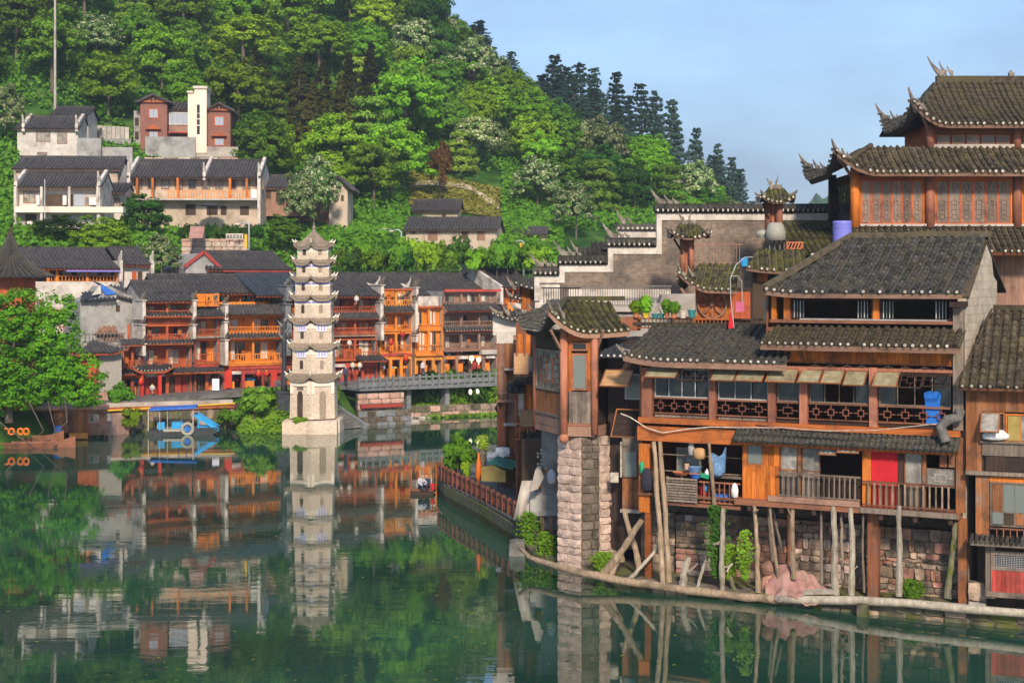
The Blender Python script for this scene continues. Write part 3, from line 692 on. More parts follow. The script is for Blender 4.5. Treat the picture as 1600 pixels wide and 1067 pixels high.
# near bank: a low stone-faced promontory
NB = [(-4.3, 88), (-3.7, 84), (-1.6, 77), (.1, 70.5), (.9, 66.3), (2.3, 64.2), (4.85, 60.6), (9.55, 58.1), (18.5, 53.5), (32, 46.5), (60, 40), (60, 140), (12, 132), (3, 112), (-2, 99)]
put('near_bank', MB().prism([(x, y, -1.5) for x, y in NB], (0, 0, 1.85)), M['mossy'], kind='structure')
put('near_bank', MB().prism([(x, y, -1.5) for x, y in [(-4.3, 88), (-3.7, 84), (-1.6, 77), (.1, 70.5), (1.2, 67.5), (4, 69), (20, 60), (60, 60), (60, 140), (12, 132), (3, 112), (-2, 99)]], (0, 0, 2.35)), M['mossy'], kind='structure')
PATHL = [(-4.1, 87.5), (-3.5, 83.9), (-1.4, 77.1), (.35, 70.7)]
path = MB().prism([(-4.2, 88, .86), (-3.6, 84, .86), (-1.5, 77, .9), (.2, 70.5, .95), (3.5, 70, .95), (3.5, 90, .9), (-1.5, 96, .86)], (0, 0, .12))
put('path', path, M['paving'], kind='structure')

# thin morning haze in the valley
hzm = bpy.data.materials.new('haze'); hzm.use_nodes = True; hn_ = hzm.node_tree; hn_.nodes.clear()
ho = hn_.nodes.new('ShaderNodeOutputMaterial'); hv = hn_.nodes.new('ShaderNodeVolumePrincipled'); hv.inputs['Density'].default_value = HAZE; hv.inputs['Color'].default_value = (.80, .88, 1, 1); hv.inputs['Anisotropy'].default_value = .3
hn_.links.new(hv.outputs[0], ho.inputs['Volume'])
put('haze', MB().box(-950, 950, -260, 1550, -9, 118), hzm, None, kind='stuff')
# ================================================================ the stilt house over the water
FA = Fr(1000, 60.7, -27.6)
hA = fthing(FA, 'stilt_house', 'big timber stilt house with propped paper sashes and a broad tiled roof', 'house')
ux = lambda px, off=0: FA.u(px, off)
zA = lambda py, px=1300, off=0: FA.z(px, py, off)
zf1, zf2, zs, z3, zev = zA(787), zA(664), zA(536), zA(500), 11.62
uL, uM, uR_ = ux(1000), ux(1160), ux(1497)
# ---- shell: floors, dark rooms behind
put('floor', MB().box(uM - .2, uR_ + .1, -.35, 7, zf1 - .22, zf1), M['brown_h'], hA)
put('floor', MB().box(uL, uM - .2, -.2, 7, zf1 - .12, zf1 - .02), M['brown_h'], hA)
put('floor', MB().box(uL, uR_ + .1, -.2, 7, zf2 - .22, zf2), M['orange_h'], hA)
put('floor', MB().box(ux(1200), uR_, .05, 7, z3 - .45, z3 - .3), M['brown_h'], hA)
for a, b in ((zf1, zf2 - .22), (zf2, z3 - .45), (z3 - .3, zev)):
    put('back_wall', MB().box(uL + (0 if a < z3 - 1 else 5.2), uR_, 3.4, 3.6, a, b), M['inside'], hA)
put('side_wall', MB().box(uL - .1, uL, .2, 7, zf1, 8.8), M['brown'], hA)
put('side_wall', MB().box(ux(1200) - .1, ux(1200) - .02, .1, 7, 8.8, zev), M['brown'], hA)
put('ceiling', MB().box(ux(1205), uR_, .1, 7, zev + .02, zev + .1), M['dark'], hA)
put('partition', MB().box(uM, uM + .08, .1, 3.4, zf1, zf2 - .23), M['brown'], hA)
put('partition', MB().box(ux(1348), ux(1348) + .08, .3, 3.4, zf1, zf2 - .23), M['brown'], hA)
# ---- main roof
E0 = FA.pt(1193, 452, -.75); E1 = FA.pt(1502, 456, -.75); E0.z = E1.z = zev
R0 = FA.pt(1326, 376, 3.6); R1 = FA.pt(1550, 370, 3.9); R0.z = R1.z = 13.72; R0.y = R1.y = 3.75; R1.x = max(R1.x, E1.x + .02)
posA, rfA = slope(hA, E0, E1, R0, R1, M['tile'], w=.30, tl=.33, fascia=M['pink'], fh=.17, lift=(.12, 0), sag=.10)
slope(hA, (E0.x, 8.2, zev), E0, R0, (R0.x, 3.8, 13.7), M['tile_brown'], w=.3, objs=False, caps=None)
slope(hA, (E1.x, 8.2, zev), (E0.x, 8.2, zev), R1, R0, M['tile'], w=.34, objs=False, caps=None)
rd = MB(); 
for i in range(8):
    a = R0.lerp(R1, i / 8); b = R0.lerp(R1, (i + 1) / 8); q = Vector((0, 0, .10)); w1 = Vector((0, 0, rnd.uniform(-.03, .03))); rd.bar(a + q + w1, b + q + w1, .26, .22)
rd.bar(R0 + Vector((0, 0, .06)), E0 + Vector((.05, 0, .18)), .24, .18)
put('ridge', rd, M['tile_brown'], hA)
# ---- gable wall of block stone at the right end
gw = ux(1505) + .05
setm(Matrix.Translation((gw, 0, 0)) @ Matrix.Rotation(R(90), 4, 'Z'))
M['gable'] = brickmat('gable_blockwork', (.40, .33, .25), (.54, .45, .35), (.30, .25, .2), bw=.55, bh=.3, c3=(.60, .52, .42))
put('gable_wall', MB().prism([(.25, 0, .8), (.25, 0, 11.35), (2.2, 0, 12.55), (4.0, 0, 13.6), (4.7, 0, 13.15), (5.1, 0, 13.05), (5.6, 0, 12.2), (6.3, 0, 12.0), (6.4, 0, .8)], (0, .3, 0)), M['gable'], hA)
for y, z, l in ((.3, 11.37, 2.3), (2.25, 12.57, 2.15)):
    puts('coping', MB().bar((y, .12, z + .05), (y + l * .87, .12, z + .05 + l * .52), .42, .10), M['tile_brown'], hA)
setm()
put('corner_post', MB().box(ux(1490), ux(1506), -.12, .25, zf2 + .02, z3 + .5), M['greywood'], hA)
put('corner_beam', MB().box(ux(1488), ux(1510), -.5, .3, z3 + .52, z3 + .72), M['dark'], hA)
# ---- level 3: long dark openings
for px0, px1 in ((1206, 1213), (1225, 1235), (1364, 1374)): bx('post', hA, M['orange'], ux(px0), ux(px1), -.05, .14, zA(503), zev + .02)
for px0, px1 in ((1236, 1363), (1375, 1486)):
    w = window(hA, ux(px0), ux(px1), zA(499), zA(468), .02, M['dark'], M['glass'], nx=1, nz=1, fw=.05, pane=False)
    for k in (0, 1):
        c = ux(px0) + .1 if k == 0 else ux(px1) - .55
        for j in range(4): bx('sash', w, M['glass_g'] if j % 2 else M['galv'], c + j * .11, c + j * .11 + .035, .03 + .02 * j, .06 + .02 * j, zA(499) + .06, zA(468) - .06)
bx('sill', hA, M['brown_h'], ux(1204), uR_, -.1, .16, zA(505), zA(500))
bx('sill', hA, M['galv'], ux(1250), ux(1480), -.06, .1, zA(500) + .004, zA(498))
bx('side_window', hA, M['glass_g'], ux(1190), ux(1200), .3, .34, zA(500), zA(470))
# ---- skirt roof under level 3
E0 = FA.pt(1186, 528, -.95); E1 = FA.pt(1500, 540, -.95); E0.z = E1.z = zs
a, b = Vector((E0.x + .3, .05, z3 - .28)), Vector((E1.x, .05, z3 - .28))
slope(hA, E0, E1, a, b, M['tile_brown'], w=.30, tl=.3, fascia=M['pink'], fh=.22, objs=False, sag=.02)
# ---- plank band, transom lattice
planks(hA, ux(1228), ux(1488), zA(566), zA(541), .0, M['orange'], w=.19)
bx('plank_panel', hA, M['fr'], ux(1214), ux(1227), .02, .05, zA(566), zA(541))
for px in (1256, 1366): put('bracket', MB().bar((ux(px), -.05, zA(566)), (ux(px), -.75, zs - .1), .10), M['brown'], hA)
tl = MB()
for px0, px1 in ((1262, 1308), (1312, 1358), (1374, 1428), (1432, 1484)):
    n = 2; a, b = ux(px0), ux(px1)
    for i in range(n): lattice(tl, a + (b - a) * i / n + .03, a + (b - a) * (i + 1) / n - .03, zA(579), zA(568), .02, t=.025, kind=0)
put('transom_lattice', tl, M['pink'], hA)
put('transom_frame', MB().box(ux(1228), uR_, -.01, .08, zA(568), zA(566.2)).box(ux(1228), uR_, -.01, .08, zA(582), zA(579)), M['post'], hA)
# ---- level 2 posts
for px0, px1 in ((1004, 1020), (1109, 1119), (1201, 1212), (1250, 1262), (1359, 1371)):
    bx('post', hA, M['post_red'], ux(px0), ux(px1), -.10, .12, zf2 - .02, zA(574, (px0 + px1) / 2))
bays = [(1021, 1108), (1120, 1200), (1213, 1249), (1263, 1358), (1372, 1486)]
zw0, zw1, zr0, zr1 = zA(630), zA(583), zA(657), zA(632)
for i, (px0, px1) in enumerate(bays):
    a, b = ux(px0) + .02, ux(px1) - .02
    n = max(1, round((b - a) / .62))
    w = window(hA, a, b, zw0, zw1, .08, M['galv'] if i in (0, 1) else M['greywood'], M['glass'], nx=n, nz=1, fw=.04, bar=.03, pane=False)
    for k in range(n):
        if i in (0, 1) or k in (0, n - 1): bx('pane', w, M['glass'], a + (b - a) * k / n + .05, a + (b - a) * (k + 1) / n - .05, .11, .12, zw0 + .05, zw1 - .05)
    # lattice balustrade
    lb = MB(); n = max(1, round((b - a) / .62))
    for k in range(n):
        c, d = a + (b - a) * k / n, a + (b - a) * (k + 1) / n
        lattice(lb, c + .03, d - .03, zr0 + .05, zr1 - .02, -.02, t=.035, kind=0)
    put('lattice_balustrade', lb, M['rail_red'], hA)
    put('rail', MB().box(a, b, -.05, .05, zr1 - .015, zr1 + .05).box(a, b, -.05, .05, zr0, zr0 + .045), M['brown_h'], hA)
    for k in range(2): bx('kick_panel', hA, M['greywood'] if i < 2 else M['dark'], a + (b - a) * k / 2 + .03, a + (b - a) * (k + 1) / 2 - .03, .03, .06, zf2 + .02, zr0 - .03)
# ---- propped paper sashes
def awning(par, a, b, zt, y, L_, ang, mat, fm, nx=2, lat=False, name='awning_sash'):
    c, s = math.cos(R(ang)), math.sin(R(ang)); mm = Matrix.Translation((0, y, zt)) @ Matrix.Rotation(R(-ang), 4, 'X')
    f = MB().box(a, b, -.02, .02, -L_, -L_ + .05).box(a, b, -.02, .02, -.05, 0).box(a, a + .045, -.02, .02, -L_ + .05, -.05).box(b - .045, b, -.02, .02, -L_ + .05, -.05)
    if lat: lattice(f, a + .05, b - .05, -L_ + .06, -.06, -.012, t=.025, kind=0)
    q = MB(); q.v = f.v; q.f = f.f; q.move(mm); w = put(name, q, fm, par)
    p = MB().box(a + .045, b - .045, -.004, .004, -L_ + .05, -.05).move(mm)
    if mat: put('pane', p, mat, w)
    return w
for px0, px1, d in ((1016, 1066, 0), (1066, 1107, 1), (1117, 1156, 0), (1156, 1200, 0), (1203, 1250, 0), (1252, 1288, 0), (1288, 1322, 0), (1322, 1358, 0), (1368, 1408, 0), (1409, 1446, 1), (1446, 1486, 1)):
    awning(hA, ux(px0) + .02, ux(px1) - .02, zA(578), -.04, .80, 52 + rnd.uniform(-5, 5), None if d else M['awn'], M['brown'] if not d else M['dark'], lat=d)
bx('header', hA, M['post_red'], ux(1001), uR_, -.08, .10, zA(577.8), zA(573.5))
# ---- wing roof over the left part of level 2
zwe, zwr = 8.98, 10.2
E0 = Vector((ux(972, -.8), -.8, zwe)); E1 = Vector((ux(1228, -.8), -.8, zwe)); R0 = Vector((ux(985, 2.4) + .1, 2.4, zwr)); R1 = Vector((ux(1226, -.8) - .02, 2.4, zwr))
slope(hA, E0, E1, R0, R1, M['tile'], w=.30, tl=.32, fascia=M['pink'], fh=.24, lift=(.22, 0), lw=2, sag=.05)
put('ridge', MB().bar(R0 + Vector((0, 0, .06)), R1 + Vector((0, 0, .06)), .26, .14), M['tile_brown'], hA)
puts('roof_corner', horn(MB(), E0 + Vector((.25, .2, .2)), (-1, -.25, 0), .55, .35, .14, .22), M['lime_d'], hA)
put('terrace_floor', MB().box(uL - .2, ux(1190), 2.5, 7, 9.55, 9.75), M['conc'], hA)
# ---- skirt between level 1 and level 2
E0 = Vector((ux(1143, -.6), -.6, zA(693))); E1 = Vector((uR_ + .1, -.6, zA(693))); a = Vector((E0.x + .1, -.02, zA(672))); b = Vector((E1.x, -.02, zA(672)))
slope(hA, E0, E1, a, b, M['tile'], w=.2, tl=.25, objs=False, sag=0, capm=M['tile'], caps='stuff', fascia=M['orange_h'], fh=.13)
put('rim_beam', MB().box(uL - .05, uM, -.16, .1, zA(691, 1080), zA(668, 1080)), M['orange_h'], hA)
# ---- level 1: planked bay with a small window, red panel, glazed bays
z1t = zf2 - .24
planks(hA, ux(1160), ux(1218), zf1 - .25, zA(733), .0, M['orange'], w=.19)
planks(hA, ux(1160), ux(1167), zA(733), z1t, .0, M['orange'], w=.19)
planks(hA, ux(1192), ux(1218), zA(733), z1t, .0, M['orange'], w=.19)
w = window(hA, ux(1167), ux(1192), zA(733), z1t, .01, M['brown'], M['glass_g'], nx=1, fw=.05)
bx('curtain', w, M['blue'], ux(1169), ux(1190), .05, .065, zA(731), zA(717))
for px0, px1, m in ((1348, 1361, 'orange'), (1494, 1508, 'brown'), (1404, 1412, 'dark'), (1247, 1252, 'brown'), (1442, 1447, 'brown')):
    bx('post', hA, M[m], ux(px0), ux(px1), -.06, .08, zf1, z1t)
for px0, px1, y0, y1 in ((1219, 1246.5, 694, 739), (1252.5, 1281, 694, 739), (1413, 1441.5, 700, 752)):
    window(hA, ux(px0), ux(px1), zA(y1), zA(y0), .02, M['brown'], M['glass_p'], nx=1, nz=1, fw=.05)
    planks(hA, ux(px0), ux(px1), zf1, zA(y1), .03, M['greywood'], w=.25)
w = window(hA, ux(1447.5), ux(1491), zA(751), zA(723), .0, M['greywood'], M['glass_p'], nx=1, fw=.06)
put('lattice', lattice(MB(), ux(1450), ux(1489), zA(749), zA(725), -.02, kind=0), M['cap'], w)
for px0, px1 in ((1468, 1479), (1482, 1493)): bx('board', hA, M['brown'], ux(px0), ux(px1), .02, .06, zA(720), z1t - .05)
awning(hA, ux(1283), ux(1311), z1t - .08, -.02, .85, 25, M['glass_p'], M['brown'])
awning(hA, ux(1313), ux(1347), z1t - .05, -.05, .80, 32, M['glass_p'], M['brown'], lat=True)
planks(hA, ux(1282), ux(1347), zf1, zA(742), .10, M['dark'], w=.25)
bx('red_panel', hA, M['red_cloth'], ux(1361.5), ux(1403), -.03, .0, zA(748), zA(700), label='bright red panel in the lower storey')
planks(hA, ux(1361.5), ux(1404), zf1, zA(749), .03, M['red_pl'], w=.22)
railing(hA, ux(1219), ux(1347), zA(778), zA(741), -.22, M['greywood'], sp=.19, t=.045)
railing(hA, ux(1350), ux(1494), zA(784), zA(746), -.22, M['brown_h'], sp=.22, t=.055, bm=M['pole'])
bx('floor_edge', hA, M['pink'], ux(1205), ux(1347), -.40, -.3, zA(787), zA(778.5))
bx('floor_edge', hA, M['greywood'], ux(1347) + .01, ux(1500), -.40, -.3, zA(795), zA(787))
# ---- left bay: open store
bx('post', hA, M['orange'], ux(999), ux(1016), -.06, .14, zA(800, 1010), zA(693, 1010))
bx('post', hA, M['orange_h'], ux(1008), ux(1018), -.04, .1, .3, zA(800.5, 1010))
railing(hA, ux(1094), ux(1158), zA(786, 1120), zA(752, 1120), -.12, M['post'], sp=.2, t=.04)
railing(hA, ux(1018), ux(1042), zA(786, 1030), zA(752, 1030), -.12, M['dark'], sp=.2, t=.04)
bx('deck_edge', hA, M['brown_h'], ux(1034), ux(1160), -.28, -.2, zA(791, 1100), zA(786, 1100))
w = window(hA, ux(1044), ux(1082), zA(742, 1060), zA(703, 1060), .9, M['cap'], M['glass_g'], nx=2, fw=.05)
for z in (zA(716, 1120), zA(742, 1120)): put('clothes_rail', MB().tube([(ux(1020), .4, z), (ux(1156), .4, z)], .02, 5), M['pole'], hA)
bx('shelf', hA, M['greywood'], ux(1100), ux(1158), .1, .5, zA(747, 1120), zA(744, 1120))
# ---- stilts under the house (posts belong to the house)
for px0, px1, y0, y1, m in ((1354, 1370, 796, 932, 'post'), (1496, 1509, 796, 935, 'brown'), (1228, 1237, 796, 878, 'post')):
    bx('stilt', hA, M[m], ux(px0), ux(px1), .15, .15 + ux(px1) - ux(px0), .2, zf1 - .22)
for i in range(7): bx('joist', hA, M['dark'], uM + .3 + i * 1.25, uM + .45 + i * 1.25, -.3, 4, zf1 - .42, zf1 - .225)
put('piling', MB().box(ux(1356), ux(1371), -1.55, -1.15, -.3, .45), M['mossy'], hA)

# ---- poles: each one a thing leaning under the house
def pole(pxa, ya, pxb, yb, off_a, off_b, w, mat, label, fork=None, group=None, bend=.06):
    a = FA.pt(pxa, ya, off_a); b = FA.pt(pxb, yb, off_b)
    mid = a.lerp(b, .5) + Vector((rnd.uniform(-bend, bend), 0, 0)); mb = MB()
    r = w * FA.D((pxa + pxb) / 2) / F / 2; o = b.copy()
    r *= .9; J = lambda: Vector((rnd.uniform(-1, 1), rnd.uniform(-1, 1), 0)) * r * .22
    pp = [b.lerp(mid, t / 5) for t in range(5)] + [mid.lerp(a, t / 5) for t in range(6)]
    mb.tube([p - o + J() for p in pp], [r * (1.15 - .033 * i) * rnd.uniform(.86, 1.14) for i in range(11)], 8)
    for f in (fork or []):
        t, px, py, s = f; p = b.lerp(a, t) - o; q = FA.pt(px, py, (off_a + off_b) / 2) - o
        mb.tube([p, p.lerp(q, .5) + Vector((0, 0, -.05)), q], [r * .7 * s, r * .55 * s, r * .4 * s], 6)
    wp_ = FA.m @ o
    ob = put('pole', mb, mat); ob.location = wp_; ob.rotation_euler = (0, 0, FA.a)
    return tag(ob, label, 'pole', group)
GP = 'timber poles propping the stilt house'
pole(1021, 690, 1036, 915, -.35, -1.0, 9, M['pole'], 'outer one of two long leaning poles beside the orange post of the open store', group=GP)
pole(1031, 690, 1045, 915, -.25, -.8, 9, M['pole'], 'inner one of two long leaning poles, nearer the slatted crate', group=GP)
pole(1107, 690, 1122, 850, -.4, -.2, 7, M['pole'], 'thin leaning pole in front of the blue bags with a mossy foot', group=GP)
pole(1129, 794, 1128, 926, -.7, -1.1, 9, M['palelog'], 'bleached forked pole with a snapped side branch under the open store', fork=[(.62, 1114, 850, 1.0), (.3, 1144, 880, .6)], group=GP, bend=.03)
pole(1179, 790, 1184, 926, -.3, -1.0, 8, M['pole'], 'knobbly pole under the planked bay, beside the hanging creeper', fork=[(.93, 1184, 796, .8)], group=GP)
pole(1203, 790, 1217, 905, -.2, -.7, 6, M['pole'], 'thin slanting pole just right of the knobbly pole', group=GP)
pole(1200, 792, 1207, 880, .3, .3, 5, M['greywood'], 'slim grey pole behind the slanting pole near the round red stone', group=GP)
pole(1207, 790, 1222, 860, .2, .4, 5, M['greywood'], 'short slim brace crossing behind the slanting pole', group=GP)
pole(1238, 790, 1240, 905, -.2, -.8, 9, M['pole'], 'pinkish brown pole standing behind the pink tarpaulin', fork=[(.85, 1229, 790, .6)], group=GP)
pole(1283, 790, 1284, 912, .0, -.3, 5, M['greywood'], 'thin dark grey pole right of the pink tarpaulin', group=GP)
pole(1303, 791, 1305, 930, -.3, -1.0, 11, M['palelog'], 'thick pale pole, first of the pair right of the pink tarpaulin', group=GP)
pole(1315, 790, 1317, 905, .1, -.4, 6, M['greywood'], 'slim pole between the two thick pale poles', fork=[(.55, 1328, 825, .8)], group=GP)
pole(1329, 793, 1331, 930, -.3, -1.0, 10, M['palelog'], 'thick pale pole with twig stubs, next to the square brown stilt', fork=[(.35, 1312, 872, .6), (.3, 1340, 884, .4)], group=GP)
pole(1349, 790, 1350, 925, -.1, -.5, 4, M['greywood'], 'wire-thin pole touching the square brown stilt', group=GP)
pole(1404, 790, 1405, 932, -.3, -1.0, 10, M['palelog'], 'lone bleached pole before the rubble wall, right of the brown stilt', group=GP)
pole(1493, 815, 1480, 936, -.1, -.9, 10, M['mossy'], 'mossy slanting pole beside the dark corner stilt', fork=[(.6, 1494, 850, .7)], group=GP)
pole(974, 795, 1000, 890, .8, .2, 10, M['pole'], 'grey slanting pole under the small left annex', group=GP)
pole(1003, 812, 941, 900, -.6, -1.0, 12, M['pole'], 'thick driftwood log leaning steeply against the stone pier side', group=GP)
pole(995, 822, 952, 903, -.5, -.9, 9, M['pole'], 'second driftwood log lying along the thick leaning one', group=GP)
pole(1031, 852, 983, 906, -.4, -1.0, 7, M['palelog'], 'short pale brace left of the twin leaning poles', group=GP)
pole(1075, 870, 1066, 920, -.6, -1.0, 13, M['palelog'], 'stumpy pale driftwood propped on the long log', fork=[(.5, 1090, 880, .5)], group=GP)
pole(1106, 868, 1090, 918, -.5, -1.0, 6, M['palelog'], 'thin pale stick leaning right of the stumpy driftwood', group=GP)
pole(1141, 900, 1149, 925, -.7, -1.0, 8, M['mossy'], 'mossy stub of a pole on the long log', group=GP)
pole(1145, 880, 1136, 893, -.9, -.95, 4, M['palelog'], 'little twig caught beside the bleached forked pole', group=GP)
# ---- long boom log at the water's edge, and the second one at the right
lg = MB(); pts = []; NP_ = 26
for i in range(NP_ + 1):
    px = 812 + (1215 - 812) * i / NP_; py = interp(px, [(812, 855), (830, 872), (880, 889), (950, 903), (1040, 917), (1120, 928), (1215, 937)])
    pts.append(FA.m @ FA.pt(px, py, -1.15) if px > 900 else P(px, py, FA.D(900, -1.15) + (900 - px) * .036))
o0 = pts[0].copy(); lg.tube([p - o0 + Vector((0, 0, rnd.uniform(-.03, .03))) for p in pts], [.10 + .06 * min(1, i / 6) + rnd.uniform(-.012, .012) for i in range(NP_ + 1)], 8)
o = put('log', lg, M['pole'], smooth=True); o.location = o0; tag(o, 'long crooked floating log chained along the foot of the stone pier and stilts', 'log')
lg = MB(); pts = [FA.m @ FA.pt(px, py, -1.2) for px, py in ((1212, 936), (1260, 937), (1340, 938), (1420, 942), (1500, 950), (1560, 955), (1660, 962))]; o0 = pts[0].copy()
lg.tube([p - o0 for p in pts], [.15, .16, .17, .15, .17, .15, .14], 8); o = put('log', lg, M['palelog'], smooth=True); o.location = o0; tag(o, 'straight pale log continuing below the red cage house', 'log')
# ---- rubble revetment behind the stilts
rw = fthing(FA, 'revetment', 'dark rubble stone wall behind the stilts of the timber house', 'wall')
stonewall(rw, ux(1012, 1.6), ux(1055, 1.6), .3, zA(800, 1040, 1.6), 1.6, [M['stone_s'], M['stone_b']], bw=.5, bh=.3, budget=50, rough=.25, irr=.5)
stonewall(rw, ux(1055, 1.3), ux(1112, 1.3), .3, zA(858, 1080, 1.3), 1.3, [M['stone_r'], M['stone_r'], M['stone']], bw=.5, bh=.3, irr=.15, budget=60)
stonewall(rw, ux(1055, 1.4), ux(1112, 1.4), zA(857, 1080, 1.3), zA(805, 1080, 1.3), 1.4, [M['stone_s'], M['grey'], M['stone_b'], M['stone_b']], bw=.5, bh=.26, budget=40)
stonewall(rw, ux(1112, 1.8), ux(1230, 1.8), .3, zA(806, 1170, 1.8), 1.8, [M['stone_s'], M['stone_b'], M['stone_r']], bw=.5, bh=.35, budget=70, irr=.5, rough=.28)
stonewall(rw, ux(1230, 1.6), ux(1352, 1.6), .3, zA(815, 1290, 1.6), 1.6, [M['stone_b'], M['stone_b'], M['stone_r'], M['stone']], bw=.45, bh=.28, budget=110, irr=.6, rough=.3)
stonewall(rw, ux(1352, 1.5), ux(1500, 1.5), .3, zA(825, 1420, 1.5), 1.5, [M['stone_b'], M['stone_b'], M['stone_r'], M['stone_s']], bw=.42, bh=.3, budget=140, irr=.6, rough=.3)
put('rubble_core', MB().box(ux(1000, 2), ux(1510, 2), 2.1, 7, -.5, zf1 - .45), M['stone_d'], rw)
qw = fthing(FA, 'quay_wall', 'low mossy stone kerb wall at the waterline under the long logs', 'wall')
stonewall(qw, ux(985, -1), ux(1660, -1), -.25, .42, -1.0, [M['mossy'], M['mossy'], M['stone_d'], M['stone_b']], bw=.7, bh=.34, d=.4, budget=80)
# ================================================================ right-hand house with the red cage
FB = Fr(1508, 54.6, -22)
hB = fthing(FB, 'plank_house', 'weathered brown plank house with a red boarded cage at its foot', 'house')
vx = lambda px, off=0: FB.u(px, off); zB = lambda py, px=1560, off=0: FB.z(px, py, off)
XR = vx(1700)
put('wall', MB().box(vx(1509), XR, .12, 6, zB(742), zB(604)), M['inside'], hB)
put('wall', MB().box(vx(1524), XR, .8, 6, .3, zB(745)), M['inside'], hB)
planks(hB, vx(1509), vx(1534), zB(742), zB(606), .02, M['brown'], w=.2)
planks(hB, vx(1534), vx(1665), zB(643), zB(606), .02, M['brown'], w=.2)
planks(hB, vx(1534), vx(1665), zB(712), zB(692), -.04, M['greywood'], w=.3)
planks(hB, vx(1540), vx(1665), zB(736), zB(713), .0, M['dark'], w=.6)
bx('floor_beam', hB, M['greywood'], vx(1509), XR, -.1, .1, zB(743), zB(737)); bx('eave_board', hB, M['brown_h'], vx(1506), XR, -.02, .06, zB(606), zB(600))
window(hB, vx(1536), vx(1570), zB(691), zB(644), .04, M['brown'], M['glass'], nx=1, pane=False); awning(hB, vx(1533), vx(1563), zB(645), -.02, .85, 40, M['glass_p'], M['brown'])
window(hB, vx(1571), vx(1640), zB(691), zB(646), .02, M['orange'], [M['ochre'], M['glass_p']], nx=3, each=True)
bx('sill', hB, M['greywood'], vx(1532), XR, -.12, .08, zB(692), zB(689))
planks(hB, vx(1524), vx(1546), zB(838), zB(745), .06, M['brown'], w=.2)
w = window(hB, vx(1547), vx(1660), zB(822), zB(753), .0, M['greywood'], [M['glass'], M['inside'], M['glass_g'], M['brown']], nx=6, zs=[zB(800)], fw=.06, each=True)
planks(hB, vx(1546), vx(1665), zB(753), zB(745), .06, M['orange'], w=.6); 
railing(hB, vx(1547), vx(1665), zB(843), zB(824), -.02, M['brown_h'], sp=.22, bm=M['post'])
put('ledge', MB().box(vx(1518), XR, -.45, .5, zB(851), zB(844)), M['greywood'], hB)
for k in range(24): 
    a = vx(1519) + k * .17; put('ledge_tile', MB().tube([(a, -.5, zB(845)), (a, .05, zB(838))], .07, 6), M['tile'], hB) if a < XR - .1 else None
for px in (1540, 1548): bx('post', hB, M['greywood'], vx(px), vx(px + 7), -.05, .08, zB(935), zB(852))
cg = put('cage_frame', MB().box(vx(1548), XR, -.08, .02, zB(866), zB(860)).box(vx(1548), XR, -.08, .02, zB(890), zB(885)).box(vx(1540), XR, -.12, .1, zB(932), zB(924)), M['greywood'], hB)
wm_ = MB()
for i in range(40):
    u = vx(1549) + i * .085
    if u < XR: wm_.box(u, u + .012, -.03, -.02, zB(885), zB(866))
for j in range(7): z = zB(885) + (zB(866) - zB(885)) * j / 7; wm_.box(vx(1549), XR, -.028, -.018, z, z + .012)
put('wire_mesh', wm_, M['galv'], hB, kind='stuff')
planks(hB, vx(1549), vx(1665), zB(924), zB(890), -.06, M['red_pl'], w=.16, name='red_plank')
E0 = Vector((vx(1497, -.7), -.7, zB(602))); E1 = Vector((vx(1700, -.7), -.7, zB(602))); R0 = Vector((vx(1552, 3), 3, zB(484, 1560, 3))); R1 = Vector((max(E1.x, vx(1700, 3)) - .01, 3, R0.z))
slope(hB, E0, E1, R0, R1, M['tile_brown'], w=.30, tl=.33, fascia=M['brown_h'], fh=.12, sag=.06)
slope(hB, (E0.x, 7, E0.z), E0, R0, (R0.x, 3.02, R0.z), M['tile_brown'], w=.3, objs=False, caps=None)
put('ridge', MB().bar(R0 + Vector((0, 0, .08)), R1 + Vector((0, 0, .08)), .26, .2), M['tile_brown'], hB)
stonewall(hB, vx(1510), vx(1540), .2, zB(915), .3, [M['stone_b'], M['conc']], bw=.6, bh=.4, budget=12)
def fr2(p0, p1, z0=0):
    f = Fr(800, 1, math.degrees(math.atan2(p1[1] - p0[1], p1[0] - p0[0])), z0)
    f.o = Vector((p0[0], p0[1], 0)); f.m = Matrix.Translation((p0[0], p0[1], z0)) @ Matrix.Rotation(f.a, 4, 'Z'); return f
XY = lambda px, D: (X(px, D), D)
# ================================================================ turret house on the stone pier
cL, c1, c2, cR = XY(836, 66.4), XY(881, 63.2), XY(929, 62.9), XY(964, 65.0)
hC = thing('turret_house', 'corner turret house with round red columns and an upturned mossy roof on the stone pier', 'house', (c1[0], c1[1], 0))
inv = Matrix.Translation((-c1[0], -c1[1], 0))
fL, fC, fR = fr2(cL, c1), fr2(c1, c2), fr2(c2, cR)
zb, zt = Z(664, 63.2), Z(521, 63.2)
Lw = lambda f, a, b: (Vector(b[:2]) - Vector(a[:2])).length
pl = [cL, c1, c2, cR, XY(985, 69), XY(860, 71)]
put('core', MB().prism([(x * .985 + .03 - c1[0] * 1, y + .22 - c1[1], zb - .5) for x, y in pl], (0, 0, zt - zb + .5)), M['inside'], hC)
put('floor', MB().prism([(x - c1[0], y - .05 - c1[1], zb - .45) for x, y in pl], (0, 0, .42)), M['fb'], hC)
for p, r in ((c1, .17), (c2, .15), (cL, .1)):
    mb = MB().tube([(p[0] - c1[0], p[1] - c1[1] - .02, zb - .35), (p[0] - c1[0], p[1] - c1[1] - .02, zt + .2)], r, 12)
    if r > .16: mb.lathe([(.02, zb - .75), (.16, zb - .68), (.21, zb - .55), (.16, zb - .42), (.14, zb - .36)], 12, (0, -.02))
    put('column', mb, M['post_red'], hC, smooth=True)
w_ = Lw(fC, c1, c2); setm(inv @ fC.m)
